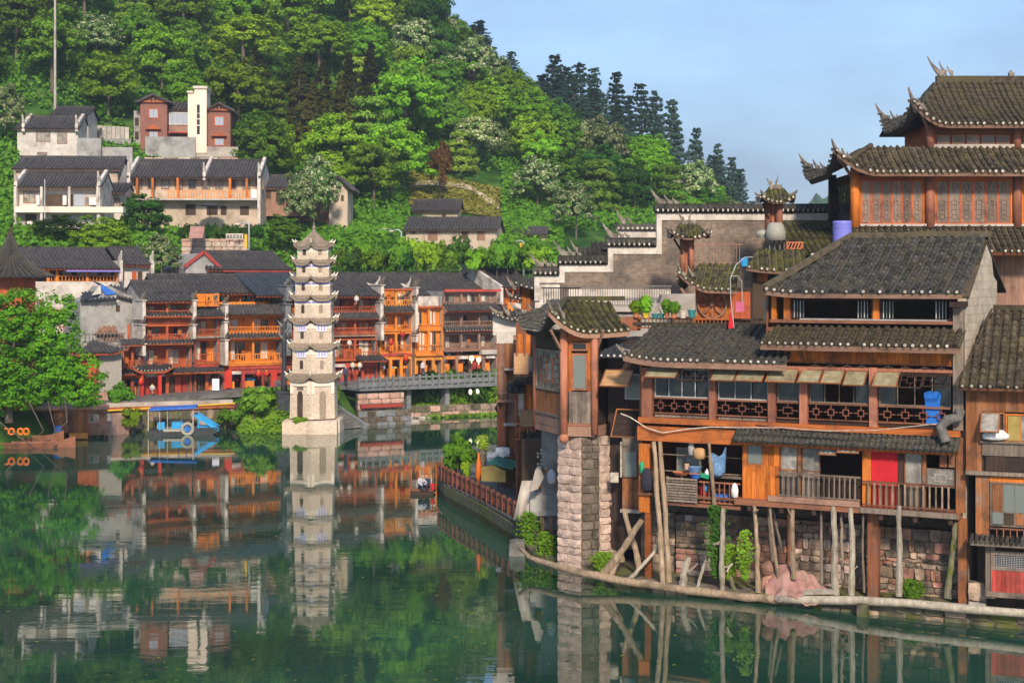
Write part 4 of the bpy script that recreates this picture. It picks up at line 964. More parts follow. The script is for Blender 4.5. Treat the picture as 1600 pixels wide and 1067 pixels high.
window(hC, .32, w_ - .3, fC.z(905, 610), fC.z(905, 552), .0, M['post'], M['glass_g'], nx=1, fw=.09); window(hC, .32, w_ - .3, fC.z(905, 548), fC.z(905, 535), .0, M['post'], M['glass'], nx=1, fw=.06)
planks(hC, .2, w_ - .16, zb, fC.z(905, 612), .0, M['greywood'], w=.17); planks(hC, .18, .32, fC.z(905, 612), zt, .02, M['orange'], w=.2); planks(hC, w_ - .3, w_ - .15, fC.z(905, 612), zt, .02, M['orange'], w=.2)
bx('lintel', hC, M['orange_h'], .17, w_ - .15, -.04, .1, fC.z(905, 533), zt + .1); bx('sill_beam', hC, M['brown_h'], .17, w_ - .15, -.08, .08, zb - .02, zb + .08)
w_ = Lw(fL, cL, c1); setm(inv @ fL.m)
wf = put('window', MB().box(.1, w_ - .18, -.04, .04, fL.z(858, 610), fL.z(858, 606)).box(.1, w_ - .18, -.04, .04, fL.z(858, 550), fL.z(858, 546)).box(.1, .22, -.04, .04, fL.z(858, 606), fL.z(858, 550)), M['greywood'], hC)
bx('pane', wf, M['glass_p'], .2, w_ - .18, .06, .08, fL.z(858, 606), fL.z(858, 550))
lb = MB(); n = 2
for k in range(n): lattice(lb, .25 + (w_ - .45) * k / n, .22 + (w_ - .45) * (k + 1) / n, fL.z(858, 605), fL.z(858, 551), .0, t=.05, kind=2)
put('lattice', lb, M['post'], wf)
for k in range(2): bx('plank_panel', hC, M['brown'], .14 + (w_ - .3) * k / 2, .08 + (w_ - .3) * (k + 1) / 2, .0, .04, fL.z(858, 645), fL.z(858, 612))
bx('rail', hC, M['greywood'], .05, w_ - .15, -.06, .04, fL.z(858, 649), fL.z(858, 645)); bx('plank_panel', hC, M['dark'], .1, w_ - .18, .02, .05, fL.z(858, 545), zt)
for k in range(3): bx('skirt_board', hC, M['fb'], .05 + (w_ - .2) * k / 3, .03 + (w_ - .2) * (k + 1) / 3, -.03, .02, fL.z(858, 664), fL.z(858, 650))
w_ = Lw(fR, c2, cR); setm(inv @ fR.m)
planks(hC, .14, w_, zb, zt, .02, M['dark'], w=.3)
setm()
lp = lambda px, D, z: Vector((X(px, D) - c1[0], D - c1[1], z))
ez = Z(519, 62.2)
E0, E1, E2 = lp(857, 62.2, ez), lp(985, 62.9, ez), lp(806, 68.5, ez + .0)
Ra, Rb = lp(884, 65.6, ez + 1.25), lp(985, 65.8, ez + 1.25); Rb.x = min(Rb.x, E1.x - .02)
slope(hC, E0, E1, Ra, Rb, M['tile_moss'], w=.27, tl=.28, lift=(.95, .1), lw=1.7, fascia=M['pink'], fh=.2, sag=.14, capr=.055)
slope(hC, E2, E0, lp(862, 68.2, ez + 1.2), Ra, M['tile'], w=.27, tl=.3, lift=(.9, .95), lw=1.8, fascia=M['dark'], fh=.25, sag=.14, objs=False, capm=M['cap'], caps='stuff', capr=.04)  # left eave: shade of that side put into the dark fascia
hm = MB(); horn(hm, E0 + Vector((.35, .35, .55)), (-1, -1.0, 0), .55, .75, .14, .34); horn(hm, E0 + Vector((.65, .65, .62)), (-1, -1, 0), .35, .55, .1, .2); horn(hm, E2 + Vector((.5, -.15, .55)), (-1, .25, 0), .8, .55, .14, .36); horn(hm, E2 + Vector((.9, -.15, .62)), (-1, .2, 0), .4, .5, .1, .2)
puts('roof_corner', hm, M['lime_d'], hC); put('ridge', MB().bar(Ra + Vector((0, 0, .08)), Rb + Vector((0, 0, .08)), .24, .18).bar(Ra + Vector((0, 0, .05)), E0 + Vector((.3, .3, .7)), .2, .16), M['tile_moss'], hC)
for dx, dy in ((-.35, -.35), (.5, -.45)): put('bracket', MB().bar((0 if dx < 0 else Lw(fC, c1, c2), 0, zt - .9), (dx * 1.6 if dx < 0 else Lw(fC, c1, c2) + .3, dy * 1.6, zt + .15), .09), M['fb'], hC)
# ---------------- stone pier
sp = thing('stone_pier', 'tall pier of rough pink sandstone blocks with a dark wet streak, carrying the turret house', 'pier', (*XY(871, 63.9), 0))
inv = Matrix.Translation((-X(871, 63.9), -63.9, 0))
pA, pB, pC, pD = XY(871, 63.9), XY(908, 63.0), XY(937, 63.3), XY(976, 64.0)
zt_ = zb - .48
for p, q, ms, bw in ((pA, pB, ['stone'], .7), (pB, pC, ['stone_s'], .55), (pC, pD, ['stone'], .62)):
    f = fr2(p, q); setm(inv @ f.m); L_ = (Vector(q) - Vector(p)).length
    stonewall(sp, 0, L_, -.2, zt_, -.04, [M[m] for m in ms], bw=bw, bh=.36, d=.34, rough=.16 if ms[0] == 'stone' else .05, irr=.25, budget=110, gap=.012, mort=M['stone' if ms[0] == 'stone' else 'stone_d'])
setm(); put('pier_core', MB().prism([(x - pA[0] + (.06 if i == 0 else 0), y + .3 - pA[1], -.5) for i, (x, y) in enumerate([pA, pB, pC, pD, XY(985, 69), XY(885, 69)])], (0, 0, zt_ + .5)), M['mortar'], sp)
# ---------------- small dark annex between the pier and the stilt house
FX = Fr(958, 62.6, -20)
hX = fthing(FX, 'annex', 'narrow grey boarded annex squeezed between the stone pier and the stilt house', 'annex')
xx = lambda px, o=0: FX.u(px, o); zX = lambda py, px=975, o=0: FX.z(px, py, o)
put('wall', MB().box(xx(940), xx(1003), .9, 5, 1.0, 9.6), M['dark'], hX)  # stands for the shaded recess, its darkness put into the wall colour
planks(hX, xx(972), xx(999), zX(742), zX(684), .02, M['greywood'], w=.3); window(hX, xx(974), xx(996), zX(745), zX(703), -.03, M['greywood'], M['glass_g'], nx=1)
planks(hX, xx(972), xx(999), zX(795), zX(747), .02, M['brown'], w=.25); bx('sill', hX, M['conc'], xx(970), xx(1002), -.12, .06, zX(800), zX(795))
bx('downpipe', hX, M['cap'], xx(970), xx(972.5), -.1, -.05, zX(745), zX(690))
awning(hX, xx(945), xx(990), zX(578), .1, 1.1, 55, M['wicker'], M['brown']); awning(hX, xx(960), xx(1000), zX(640), .3, 1.4, 40, None, M['brown'])
window(hX, xx(972), xx(1001), zX(625), zX(585), .4, M['galv'], M['glass_g'], nx=2)
planks(hX, xx(950), xx(1003), zX(684), zX(648), .35, M['dark'], w=.12, horiz=True)
E0 = Vector((xx(936, -.2), -.2, zX(556))); E1 = Vector((xx(975, -.2), -.2, zX(556))); slope(hX, E0, E1, (E0.x + .3, 1.2, zX(537)), (E1.x, 1.2, zX(537)), M['tile_blue'], w=.25, objs=False, caps='stuff')
tag(put('water_meter', MB().box(0, .35, -.15, 0, 0, .4).box(.03, .32, -.17, -.15, .03, .36), M['cap']), 'small white meter box fixed on the pier', 'box').location = P(953, 753, 62.9)
# ================================================================ tall temple-like pavilion at the top right
T0, TD = 1336, 68.0
FT = Fr(T0, TD, 0); hT = fthing(FT, 'pavilion_hall', 'tall two-tiered wooden hall with round orange columns and sweeping upturned tile roofs', 'hall')
tx = lambda px, o=0: FT.u(px, o); zT = lambda py, o=0: FT.z(1450, py, o); TR = tx(1690)
put('body', MB().box(.12, TR, .22, 5.2, .9, zT(350)), M['fr'], hT)
planks(hT, tx(1560), tx(1660), 8, zT(385), .18, M['fb'], w=.32)
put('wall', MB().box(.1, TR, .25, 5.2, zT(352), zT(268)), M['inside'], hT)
for px in (1336, 1453, 1589): put('column', MB().tube([(tx(px), 0, zT(356)), (tx(px), 0, zT(262))], .21, 14), M['post_red'] if px != 1336 else M['orange'], hT, smooth=True)
put('column', MB().tube([(tx(1336) + .02, 4.9, zT(356)), (tx(1336) + .02, 4.9, zT(262))], .2, 12), M['dark'], hT, smooth=True)  # rear column coloured dark for the shade on the hall's left side
for a, b in ((1346, 1441), (1463, 1579), (1599, 1680)):
    bx('window_frame', hT, M['orange_h'], tx(a - 4), tx(b + 4), -.02, .16, zT(282), zT(274)); bx('window_frame', hT, M['orange_h'], tx(a - 4), tx(b + 4), -.02, .16, zT(355), zT(349))
    for q in ((a - 4, a), (b, b + 4)): bx('window_frame', hT, M['orange'], tx(q[0]), tx(q[1]), .0, .14, zT(349), zT(282))
    n = 6 if b < 1600 else 3
    for i in range(n):
        c, d = tx(a) + (tx(b) - tx(a)) * i / n, tx(a) + (tx(b) - tx(a)) * (i + 1) / n
        w = window(hT, c, d, zT(349), zT(282), .02, M['fr'], M['hall_pane'], nx=1, zs=[zT(304)], fw=.05, bar=.07, d=.09)
        lb = lattice(MB(), c + .06, d - .06, zT(302), zT(284), -.005, t=.03, kind=0); lattice(lb, c + .06, d - .06, zT(347), zT(307), -.005, t=.03, kind=2)
        put('lattice', lb, M['fb'], w)
setm(Matrix.Translation((.1, 5, 0)) @ Matrix.Rotation(R(-90), 4, 'Z'))
for k in range(3):
    w = window(hT, .3 + k * 1.5, 1.7 + k * 1.5, zT(349), zT(282), -.04, M['dark'], M['glass'], nx=2, fw=.07); put('lattice', lattice(MB(), .4 + k * 1.5, 1.6 + k * 1.5, zT(345), zT(286), -.06, t=.03, kind=2), M['dark'], w)  # left-side windows: the flank's shade is put into the dark wood colour
setm()
# lower roof (front and its left flank, whose shade is put into darker fascia and tiles)
ov = 1.2; ez = Z(268, TD - ov)
E0 = Vector((-ov, -ov, ez)); E1 = Vector((TR, -ov, ez)); zr = Z(230, TD + 1)
slope(hT, E0, E1, (.95, 1.0, zr), (TR - .01, 1.0, zr), M['tile_brown'], w=.285, tl=.27, lift=(1.05, 0), lw=2.0, fascia=M['pink'], fh=.15, sag=.12, capr=.06)
slope(hT, (-ov, 6.2, ez), E0, (.9, 4.2, zr), (.9, 1.0, zr), M['tile'], w=.285, tl=.3, lift=(1.05, 1.05), lw=2.0, fascia=M['dark'], fh=.18, sag=.12, objs=False, capm=M['lime_d'])
hm = MB()
for p, d in ((Vector((-ov, -ov, ez)), (-1, -1, 0)), (Vector((-ov, 6.2, ez)), (-1, 1, 0))):
    dv = Vector(d).normalized(); horn(hm, p - dv * .6 + Vector((0, 0, .62)), d, .75, .75, .15, .36); horn(hm, p - dv * 1.0 + Vector((0, 0, .62)), d, .35, .42, .1, .2); horn(hm, p - dv * 1.35 + Vector((0, 0, .58)), d, .3, .3, .1, .16)
puts('roof_corner', hm, M['lime_d'], hT)
put('hip_ridge', MB().tube([(-ov + .25, -ov + .25, ez + .78), (-.4, -.4, ez + .50), (.3, .3, zr - .3), (.95, 1.0, zr + .08)], [.1, .12, .12, .12], 6), M['tile_brown'], hT)
# upper body and roof
u0, o1 = tx(1449, 1.0), 1.0
put('wall', MB().box(u0, TR, o1 + .15, 5, zr - .4, Z(196, TD + 1)), M['fr'], hT)
zU = lambda py: Z(py, TD + o1)
for px in (1453, 1589): put('column', MB().tube([(tx(px, o1), o1, zU(232)), (tx(px, o1), o1, zU(194))], .2, 12), M['post_red'], hT, smooth=True)
for a, b in ((1463, 1579), (1598, 1680)):
    n = 5 if b < 1600 else 3
    for i in range(n):
        c, d = tx(a, o1) + (tx(b, o1) - tx(a, o1)) * i / n, tx(a, o1) + (tx(b, o1) - tx(a, o1)) * (i + 1) / n
        w = window(hT, c + .04, d - .04, zU(225), zU(211), o1 + .04, M['fb'], M['glass'] if i == 3 else M['hall_pane'], nx=1, fw=.05); put('lattice', lattice(MB(), c + .1, d - .1, zU(223), zU(213), o1 + .03, t=.022, kind=0), M['fb'], w)
bx('beam', hT, M['brown_h'], u0, TR, o1 - .02, o1 + .12, zU(209), zU(203)); bx('flashing', hT, M['conc'], u0 + .2, TR, o1 - .12, o1 + .1, zU(232), zU(226))
ov2 = 1.0; ez2 = Z(193, TD + o1 - ov2); E0 = Vector((u0 - ov2, o1 - ov2, ez2)); E1 = Vector((TR, o1 - ov2, ez2)); zr2 = Z(128, TD + 3.4); Ru = tx(1463, 3.4)
slope(hT, E0, E1, (Ru, 3.4, zr2), (TR - .01, 3.4, zr2), M['tile_brown'], w=.285, tl=.3, lift=(1.15, 0), lw=1.7, fascia=M['pink'], fh=.15, sag=.22, objs=False, capr=.06)
slope(hT, (E0.x, 5.9, ez2), E0, (Ru, 3.45, zr2), (Ru, 3.4, zr2), M['tile'], w=.285, lift=(1.15, 1.15), lw=1.7, fascia=M['dark'], fh=.18, sag=.2, objs=False, capm=M['lime_d'])  # upper left flank, shade put into the darker fascia and tiles
slope(hT, (TR, 5.9, ez2), (E0.x, 5.9, ez2), (TR - .01, 3.42, zr2), (Ru, 3.42, zr2), M['tile'], w=.4, sag=.2, objs=False, caps=None)
put('ridge', MB().box(Ru - .02, TR, 3.28, 3.52, zr2 - .06, zr2 + .26), M['tile_brown'], hT)
hm = MB(); crest(hm, (Ru + .35, 3.4, zr2 + .3), (-1, 0, 0), .85); hm.box(tx(1576, 3.4), tx(1584, 3.4), 3.3, 3.5, zr2 + .24, zr2 + .42).box(tx(1578, 3.4), tx(1582, 3.4), 3.34, 3.46, zr2 + .42, zr2 + .52)
for p, d in ((Vector((E0.x, E0.y, ez2)), (-1, -1, 0)), (Vector((E0.x, 5.9, ez2)), (-1, 1, 0))):
    dv = Vector(d).normalized(); horn(hm, p - dv * .55 + Vector((0, 0, .7)), d, .75, .85, .15, .36); horn(hm, p - dv * .95 + Vector((0, 0, .7)), d, .35, .45, .1, .2); horn(hm, p - dv * 1.25 + Vector((0, 0, .65)), d, .3, .3, .1, .16)
puts('roof_corner', hm, M['lime_d'], hT)
for (x, y, z, dx) in ((.0, 0, zT(285), -.75), (u0 + .1, o1, zU(208), -.6)): put('bracket', MB().bar((x, y, z), (x + dx, y - .75, z + .85), .10), M['fb'], hT)
# skirt roof under the hall windows
E0 = Vector((tx(1318, -1.4), -1.4, Z(392, TD - 1.4))); E1 = Vector((TR, -1.4, E0.z)); zk = zT(353)
slope(hT, E0, E1, (E0.x + .3, .05, zk), (TR - .01, .05, zk), M['tile_brown'], w=.285, tl=.28, fascia=M['brown_h'], objs=False, sag=.03)
put('flashing', MB().box(.2, TR, -.1, .12, zk - .02, zk + .08), M['conc'], hT)
# ================================================================ stepped firewall
FW = Fr(836, 74, 0); fw = fthing(FW, 'firewall', 'long stepped brick firewall with white bands and tiled copings ending in horns', 'wall')
fx = lambda px: FW.u(px); zw = lambda py: FW.z(900, py)
segs = [(836, 875, 418), (875, 951, 401), (951, 1027, 373), (1027, 1306, 320)]
for i, (a, b, y) in enumerate(segs):
    u0, u1 = fx(a), fx(b); zt = zw(y + 13)
    put('brick_wall', MB().box(u0, u1 - .004, .05 if i else .12, .45, .8, zt - .02), M['fw_brick'] if i else M['lime'], fw)
    puts('white_band', MB().box(u0 - .03, u1 if i == 3 else u1 - .032, .0, .5, zt - .34, zt).box(u0 - .03, u0 + .22, .0, .5, zw(segs[i - 1][2] + 13) - .34 if i else zw(470), zt - .342), M['lime'], fw)
    cp = MB().prism([(u0 - .12, -.2, zt + .08), (u0 - .12, .7, zt + .08), (u0 - .12, .45, zt + .36), (u0 - .12, .05, zt + .36)], (u1 - u0 + .12 - (0 if i == 3 else .05), 0, 0)).box(u0 - .1, u1 - .06, .12, .38, zt + .36, zt + .46).box(u0 - .08, u1 - .07, -.08, .58, zt, zt + .08)
    puts('coping', cp, M['tile'], fw)
    n = int((u1 - u0) / .24)
    for k in range(n):
        p = Vector((u0 + .02 + k * .24, -.21, zt + .13))
        o = sharecopy(cap_mesh(M['cap']), fw, Matrix.Translation(p) @ Matrix.Diagonal((.065, .6, .065, 1)), 'eave_tile')
        sharecopy(tile_mesh(M['tile']), fw, Matrix(((.09, 0, 0, p.x + .12), (0, .30, -.05, -.22), (0, .25, .09, zt + .11), (0, 0, 0, 1))), 'tile')
    hm = MB(); horn(hm, (u0 + .42, .25, zt + .42), (-1, 0, 0), .72, .75, .2, .34); horn(hm, (u0 + .75, .25, zt + .46), (-1, 0, 0), .4, .42, .14, .2); horn(hm, (u0 + 1.05, .25, zt + .46), (-1, 0, 0), .3, .25, .12, .14)
    puts('coping_horn', hm, M['lime_d'], fw)
fw2 = fthing(Fr(966, 77.5, 0), 'firewall', 'short white-plastered firewall step standing behind the brick one', 'wall')
zt = Z(359, 77.5); put('wall', MB().box(0, 2.05, 0, .4, .8, zt), M['lime'], fw2)
puts('coping', MB().prism([(-.1, -.2, zt + .02), (-.1, .6, zt + .02), (-.1, .38, zt + .3), (-.1, .02, zt + .3)], (2.15, 0, 0)), M['tile'], fw2)
for k in range(9): sharecopy(cap_mesh(M['cap']), fw2, Matrix.Translation((k * .24, -.2, zt + .07)) @ Matrix.Diagonal((.065, .6, .065, 1)), 'eave_tile')
puts('coping_horn', horn(horn(MB(), (.4, .2, zt + .36), (-1, 0, 0), .55, .75, .18, .3), (.7, .2, zt + .36), (-1, 0, 0), .3, .4, .12, .18), M['lime_d'], fw2)
bk = fthing(Fr(897, 79, 0), 'back_house', 'dark old tiled roof rising behind the firewall steps', 'house')
put('wall', MB().box(0, 2.6, 1, 5, .8, 13.3), M['dark'], bk)
for k in range(3):
    z = 13.1 + .32 * k; slope(bk, (-.2 + k * .8, -.2, z), (2.6, -.2, z), (.2 + k * .8, 1.4, z + .65), (2.58, 1.4, z + .65), M['tile'], objs=False, caps=None)
puts('coping_horn', horn(MB(), (.2, .2, 13.6), (-1, 0, 0), .4, .6, .12, .22), M['lime_d'], bk)
# ---------------- little roofed chimney turrets
def turret(px, D, yt, ye, hw, ycol, label, cw, leftdark):
    f = Fr(px, D, 0); t = fthing(f, 'roof_turret', label, 'turret'); s = D / F
    ze, zt = Z(ye, D), Z(yt, D); w = hw * s; zc = Z(ycol, D)
    for a, m in ((-cw, 'post'), (cw * .45, 'post_red')): put('column', MB().tube([(a * s, -.1 if a > 0 else .15, zc - .5), (a * s, -.1 if a > 0 else .15, ze + .1)], cw * s * .5, 10), M[m], t, smooth=True)
    put('back_panel', MB().box(-cw * s, cw * s, .1, .3, zc - .5, ze), M['post'], t)
    k = .35 * w
    P4 = [Vector((-w, -w, ze)), Vector((w, -w, ze)), Vector((w, w, ze)), Vector((-w, w, ze))]; ra, rb = Vector((-k, 0, zt - .35)), Vector((k, 0, zt - .35))
    slope(t, P4[0], P4[1], ra, rb, M['tile_moss'], w=.2, tl=.2, lift=(.28, .28), lw=.7, fascia=M['pink'], fh=.08, sag=.05, objs=True)
    slope(t, P4[3], P4[0], ra, ra + Vector((0, -.01, 0)), M['tile'], w=.2, lift=(.28, .28), lw=.7, objs=False, sag=.05, caps='stuff'); slope(t, P4[1], P4[2], rb + Vector((0, -.01, 0)), rb, M['tile'], w=.2, lift=(.28, .28), lw=.7, objs=False, sag=.05, caps='stuff')
    slope(t, P4[2], P4[3], rb, ra, M['tile'], w=.2, lift=(.28, .28), lw=.7, objs=False, sag=.05, caps=None)
    hm = MB().box(-k, k, -.08, .08, zt - .4, zt - .2); horn(hm, (-k + .1, 0, zt - .2), (-1, 0, 0), .25, .3, .1, .18); horn(hm, (.0, 0, zt - .2), (1, 0, 0), .12, .45, .1, .25)
    for p in P4[:2] + [P4[3]]: d = Vector((p.x, p.y, 0)).normalized(); horn(hm, p - d * .25 + Vector((0, 0, .26)), d, .35, .22, .09, .16)
    puts('roof_crest', hm, M['lime_d'], t); put('bracket', MB().bar((-cw * s, 0, ze - .75), (-w * .8, -.2, ze - .05), .07), M['dark'], t)
turret(1212, 70, 282, 316, 26, 352, 'small roofed turret standing at the firewall beside the hall', 11, True)
turret(1076, 70, 337, 371, 30, 412, 'small roofed turret on a thick red post before the brick firewall', 9, True)
# ---------------- terrace with grey railing behind the turret roof
FTr = Fr(846, 68.6, -3); tr = fthing(FTr, 'terrace_house', 'flat-roofed house with a grey barred terrace railing below the firewall', 'house')
a, b = FTr.u(846), FTr.u(1050); zz = FTr.z(950, 480)
put('wall', MB().box(a, b, .1, 5, .9, zz - .2), M['grey'], tr); put('terrace_floor', MB().box(a - .1, b, -.1, 5, zz - .2, zz), M['conc'], tr)
railing(tr, a, a + (b - a) * .3, zz + .05, FTr.z(950, 449), 0, M['black'], sp=.11, t=.03); railing(tr, a + (b - a) * .3, b, zz + .05, FTr.z(950, 446), .3, M['grey_iron'], sp=.11, t=.028)
put('back_wall', MB().box(a + 1.2, b, 1.2, 1.4, zz, FTr.z(950, 452, 1.2)), M['lime'], tr)
# ---------------- mossy porch with a carved wheel
FP = Fr(1086, 65.0, -14); ph = fthing(FP, 'wheel_porch', 'mossy upturned porch roof over an orange panel carved with a flower wheel', 'porch')
px_ = lambda p, o=0: FP.u(p, o); zp = lambda y, o=0: FP.z(1100, y, o)
put('wall', MB().box(0, px_(1180), .25, 3, 9.3, zp(450)), M['dark'], ph)
planks(ph, 0, px_(1139), zp(500), zp(452), .1, M['orange'], w=.4); planks(ph, px_(1139), px_(1172), zp(500), zp(456), .12, M['fr'], w=.25)
wc = Vector((px_(1113), .0, zp(475))); rr = 22 * 65 / F
wh = MB()
for k in range(28):
    t, t2 = 2 * math.pi * k / 28, 2 * math.pi * (k + 1) / 28
    wh.bar(wc + Vector((math.cos(t) * rr, 0, math.sin(t) * rr)), wc + Vector((math.cos(t2) * rr, 0, math.sin(t2) * rr)), .07, .07)
wl = put('wheel_carving', wh, M['fb'], ph)
for k in range(8):
    t = 2 * math.pi * k / 8; d = Vector((math.cos(t), 0, math.sin(t))); q = Vector((-d.z, 0, d.x))
    put('petal', MB().prism([wc + d * .1, wc + d * rr * .55 + q * .10, wc + d * rr * .92 + q * .06, wc + d * rr * .92 - q * .06, wc + d * rr * .55 - q * .10], (0, .06, 0)), M['post'], wl)
put('hub', MB().tube([wc + Vector((0, -.06, 0)), wc + Vector((0, .08, 0))], .10, 10), M['pink'], wl)
E0 = Vector((px_(1058, -.9), -.9, zp(450, -.9))); E1 = Vector((px_(1152, -.9), -.9, zp(452, -.9)))
slope(ph, E0, E1, (E0.x + .8, 1.0, zp(412, 1)), (E1.x, 1.0, zp(412, 1)), M['tile_moss'], w=.26, tl=.26, lift=(.75, 0), lw=1.4, fascia=M['pink'], fh=.13, sag=.1)
slope(ph, (E0.x, 2.5, E0.z), E0, (E0.x + .8, 1.02, zp(412, 1)), (E0.x + .8, 1.0, zp(412, 1)), M['tile_moss'], w=.26, lift=(.3, .75), objs=False, caps=None)
puts('roof_corner', horn(horn(MB(), E0 + Vector((.3, .3, .45)), (-1, -1, 0), .45, .6, .12, .28), E0 + Vector((.6, .6, .5)), (-1, -1, 0), .3, .4, .1, .18), M['lime_d'], ph)
put('bracket', MB().bar((0.05, 0, zp(490)), (-.55, -.4, zp(450)), .1), M['fb'], ph)
# ---------------- mossy roofs between the porch and the big roof
FQ = Fr(1172, 64.5, -8); mr = fthing(FQ, 'mossy_outbuilding', 'low outbuilding with mossy brown tiles under the grey water tank', 'outbuilding')
qx = lambda p, o=0: FQ.u(p, o); zq = lambda y, o=0: FQ.z(1210, y, o)
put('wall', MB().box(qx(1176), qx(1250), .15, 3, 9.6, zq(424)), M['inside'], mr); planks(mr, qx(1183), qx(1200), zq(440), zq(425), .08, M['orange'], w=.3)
E0 = Vector((qx(1166, -.6), -.6, zq(422, -.6))); E1 = Vector((qx(1262, -.6), -.6, zq(422, -.6))); slope(mr, E0, E1, (E0.x + .5, 1.4, zq(391, 1.4)), (E1.x - .01, 1.4, zq(391, 1.4)), M['tile_moss'], w=.26, tl=.26, lift=(.15, 0), fascia=M['pink'], fh=.1)
FQ2 = Fr(1222, 70.5, 0); m2 = fthing(FQ2, 'lean_to', 'mossy lean-to roof against the firewall behind the grey tank', 'outbuilding')
put('wall', MB().box(.3, 2.6, 1, 2.6, 6, Z(380, 70)), M['dark'], m2)
slope(m2, (-.1, 0, Z(372, 70.5)), (2.7, 0, Z(372, 70.5)), (-.1, 2.2, Z(346, 72.5)), (2.69, 2.2, Z(346, 72.5)), M['tile_moss'], w=.27, tl=.3, caps=None); slope(m2, (.6, -1.6, Z(396, 69)), (2.7, -1.6, Z(396, 69)), (.6, 0, Z(376, 70.5)), (2.69, 0, Z(376, 70.5)), M['tile_moss'], w=.27, tl=.3, caps=None)
put('white_edge', MB().box(1.0, 2.5, -1.75, -1.6, Z(400, 69), Z(396, 69)), M['lime'], m2)
# ================================================================ narrow timber houses further along the bank
FD = Fr(804, 74, -1); hD = fthing(FD, 'narrow_house', 'narrow orange timber house with small tiled canopies left of the turret house', 'house')
dx = lambda p, o=0: FD.u(p, o); zd = lambda y, o=0: FD.z(822, y, o)
put('wall', MB().box(dx(806), dx(850), .3, 6, .9, zd(505)), M['brown'], hD)
railing(hD, dx(806), dx(842), zd(686), zd(660), -.25, M['fo'], sp=.2); railing(hD, dx(806), dx(842), zd(600), zd(585), -.25, M['post'], sp=.2)
planks(hD, dx(807), dx(829), zd(556), zd(522), .1, M['orange'], w=.22); planks(hD, dx(829), dx(842), zd(690), zd(520), .16, M['dark'], w=.3)
planks(hD, dx(819), dx(836), zd(640), zd(597), .05, M['orange'], w=.2); planks(hD, dx(804), dx(812), zd(660), zd(556), .12, M['brown'], w=.15)
awning(hD, dx(803), dx(826), zd(552), .0, 1.05, 18, M['wicker'], M['pink']); awning(hD, dx(812), dx(833), zd(640), -.05, .85, 20, M['wicker'], M['pink'])
window(hD, dx(822), dx(833), zd(585), zd(556), .02, M['greywood'], M['glass_g'], nx=2)
bx('door', hD, M['lime'], dx(807), dx(818), .02, .06, zd(650), zd(611)); bx('beam', hD, M['orange_h'], dx(805), dx(843), -.02, .12, zd(676), zd(668))
for y, p0, p1 in ((592, 803, 840), (606, 793, 820)):
    slope(hD, (dx(p0), -.8, zd(y + 4)), (dx(p1), -.8, zd(y + 4)), (dx(p0), .1, zd(y - 9)), (dx(p1), .1, zd(y - 9)), M['tile'], w=.24, objs=False, caps=None)
slope(hD, (dx(812, -1.2), -1.2, Z(688, 72.8)), (dx(860, -1.2), -1.2, Z(690, 72.8)), (dx(814), .1, zd(672)), (dx(858), .1, zd(672)), M['tile'], w=.27, tl=.3, capr=.06)
for p in (806, 818, 834): bx('post', hD, M['post'], dx(p), dx(p + 3), -.05, .1, .95, zd(520))
FD2 = Fr(776, 82, -3); hE = fthing(FD2, 'brown_house', 'brown timber house with a white gable box at the bend of the bank', 'house')
ex = lambda p, o=0: FD2.u(p, o); ze_ = lambda y, o=0: FD2.z(790, y, o)
put('wall', MB().box(ex(780), ex(830), .3, 5, .9, ze_(536)), M['brown'], hE)
window(hE, ex(780), ex(789), ze_(655), ze_(628), .1, M['fb'], M['glass_p'], nx=1); railing(hE, ex(777), ex(805), ze_(625), ze_(612), -.3, M['fb'], sp=.25); bx('balcony_floor', hE, M['fb'], ex(776), ex(806), -.4, .3, ze_(628), ze_(625))
planks(hE, ex(777), ex(791), ze_(700), ze_(630), .05, M['post'], w=.25)
planks(hE, ex(777), ex(792), ze_(622), ze_(538), .0, M['fb'], w=.25); planks(hE, ex(791), ex(806), ze_(576), ze_(536), -.1, M['brown'], w=.2); planks(hE, ex(792), ex(806), ze_(665), ze_(600), .1, M['fb'], w=.2)
put('white_gable', MB().box(ex(770), ex(808), .1, 2.5, ze_(524), ze_(496)).box(ex(776), ex(802), -.05, .1, ze_(537), ze_(518)), M['white'], hE)
put('ledge', MB().box(ex(789), ex(806), -.4, .1, ze_(578), ze_(575)).box(ex(788), ex(810), -.5, .1, ze_(664), ze_(660)), M['lime'], hE)
slope(hE, (ex(768), -.4, ze_(500)), (ex(812), -.4, ze_(500)), (ex(772), 1.6, ze_(486, 1.6)), (ex(812) - .01, 1.6, ze_(486, 1.6)), M['tile'], w=.26, objs=False, lift=(.4, 0), caps='stuff')
for p in (777, 788, 803): bx('post', hE, M['post'], ex(p), ex(p + 2.5), -.15, .0, .9, ze_(536))
puts('roof_corner', horn(horn(MB(), (ex(785), .0, ze_(493)), (-1, -.2, 0), .7, .5, .14, .3), (ex(797), .0, ze_(490)), (-1, 0, 0), .5, .6, .1, .2), M['lime_d'], hE)
FD3 = Fr(807, 86, 0); hG = fthing(FD3, 'small_house', 'small orange upper storey with a dark tiled hat roof and pale horns', 'house')
gx = lambda p, o=0: FD3.u(p, o); zg_ = lambda y, o=0: FD3.z(822, y, o)
put('wall', MB().box(gx(812), gx(845), .2, 4, .9, zg_(448)), M['inside'], hG); planks(hG, gx(815), gx(829), zg_(490), zg_(450), .1, M['orange'], w=.25)
slope(hG, (gx(803), -.7, zg_(452)), (gx(850), -.7, zg_(452)), (gx(812), 1.2, zg_(434, 1.2)), (gx(850) - .01, 1.2, zg_(434, 1.2)), M['tile'], w=.28, objs=False, lift=(.4, 0))
slope(hG, (gx(796), -1.2, zg_(470)), (gx(816), -1.2, zg_(470)), (gx(800), 0, zg_(462)), (gx(816) - .01, 0, zg_(462)), M['tile'], w=.28, objs=False, lift=(.3, 0))
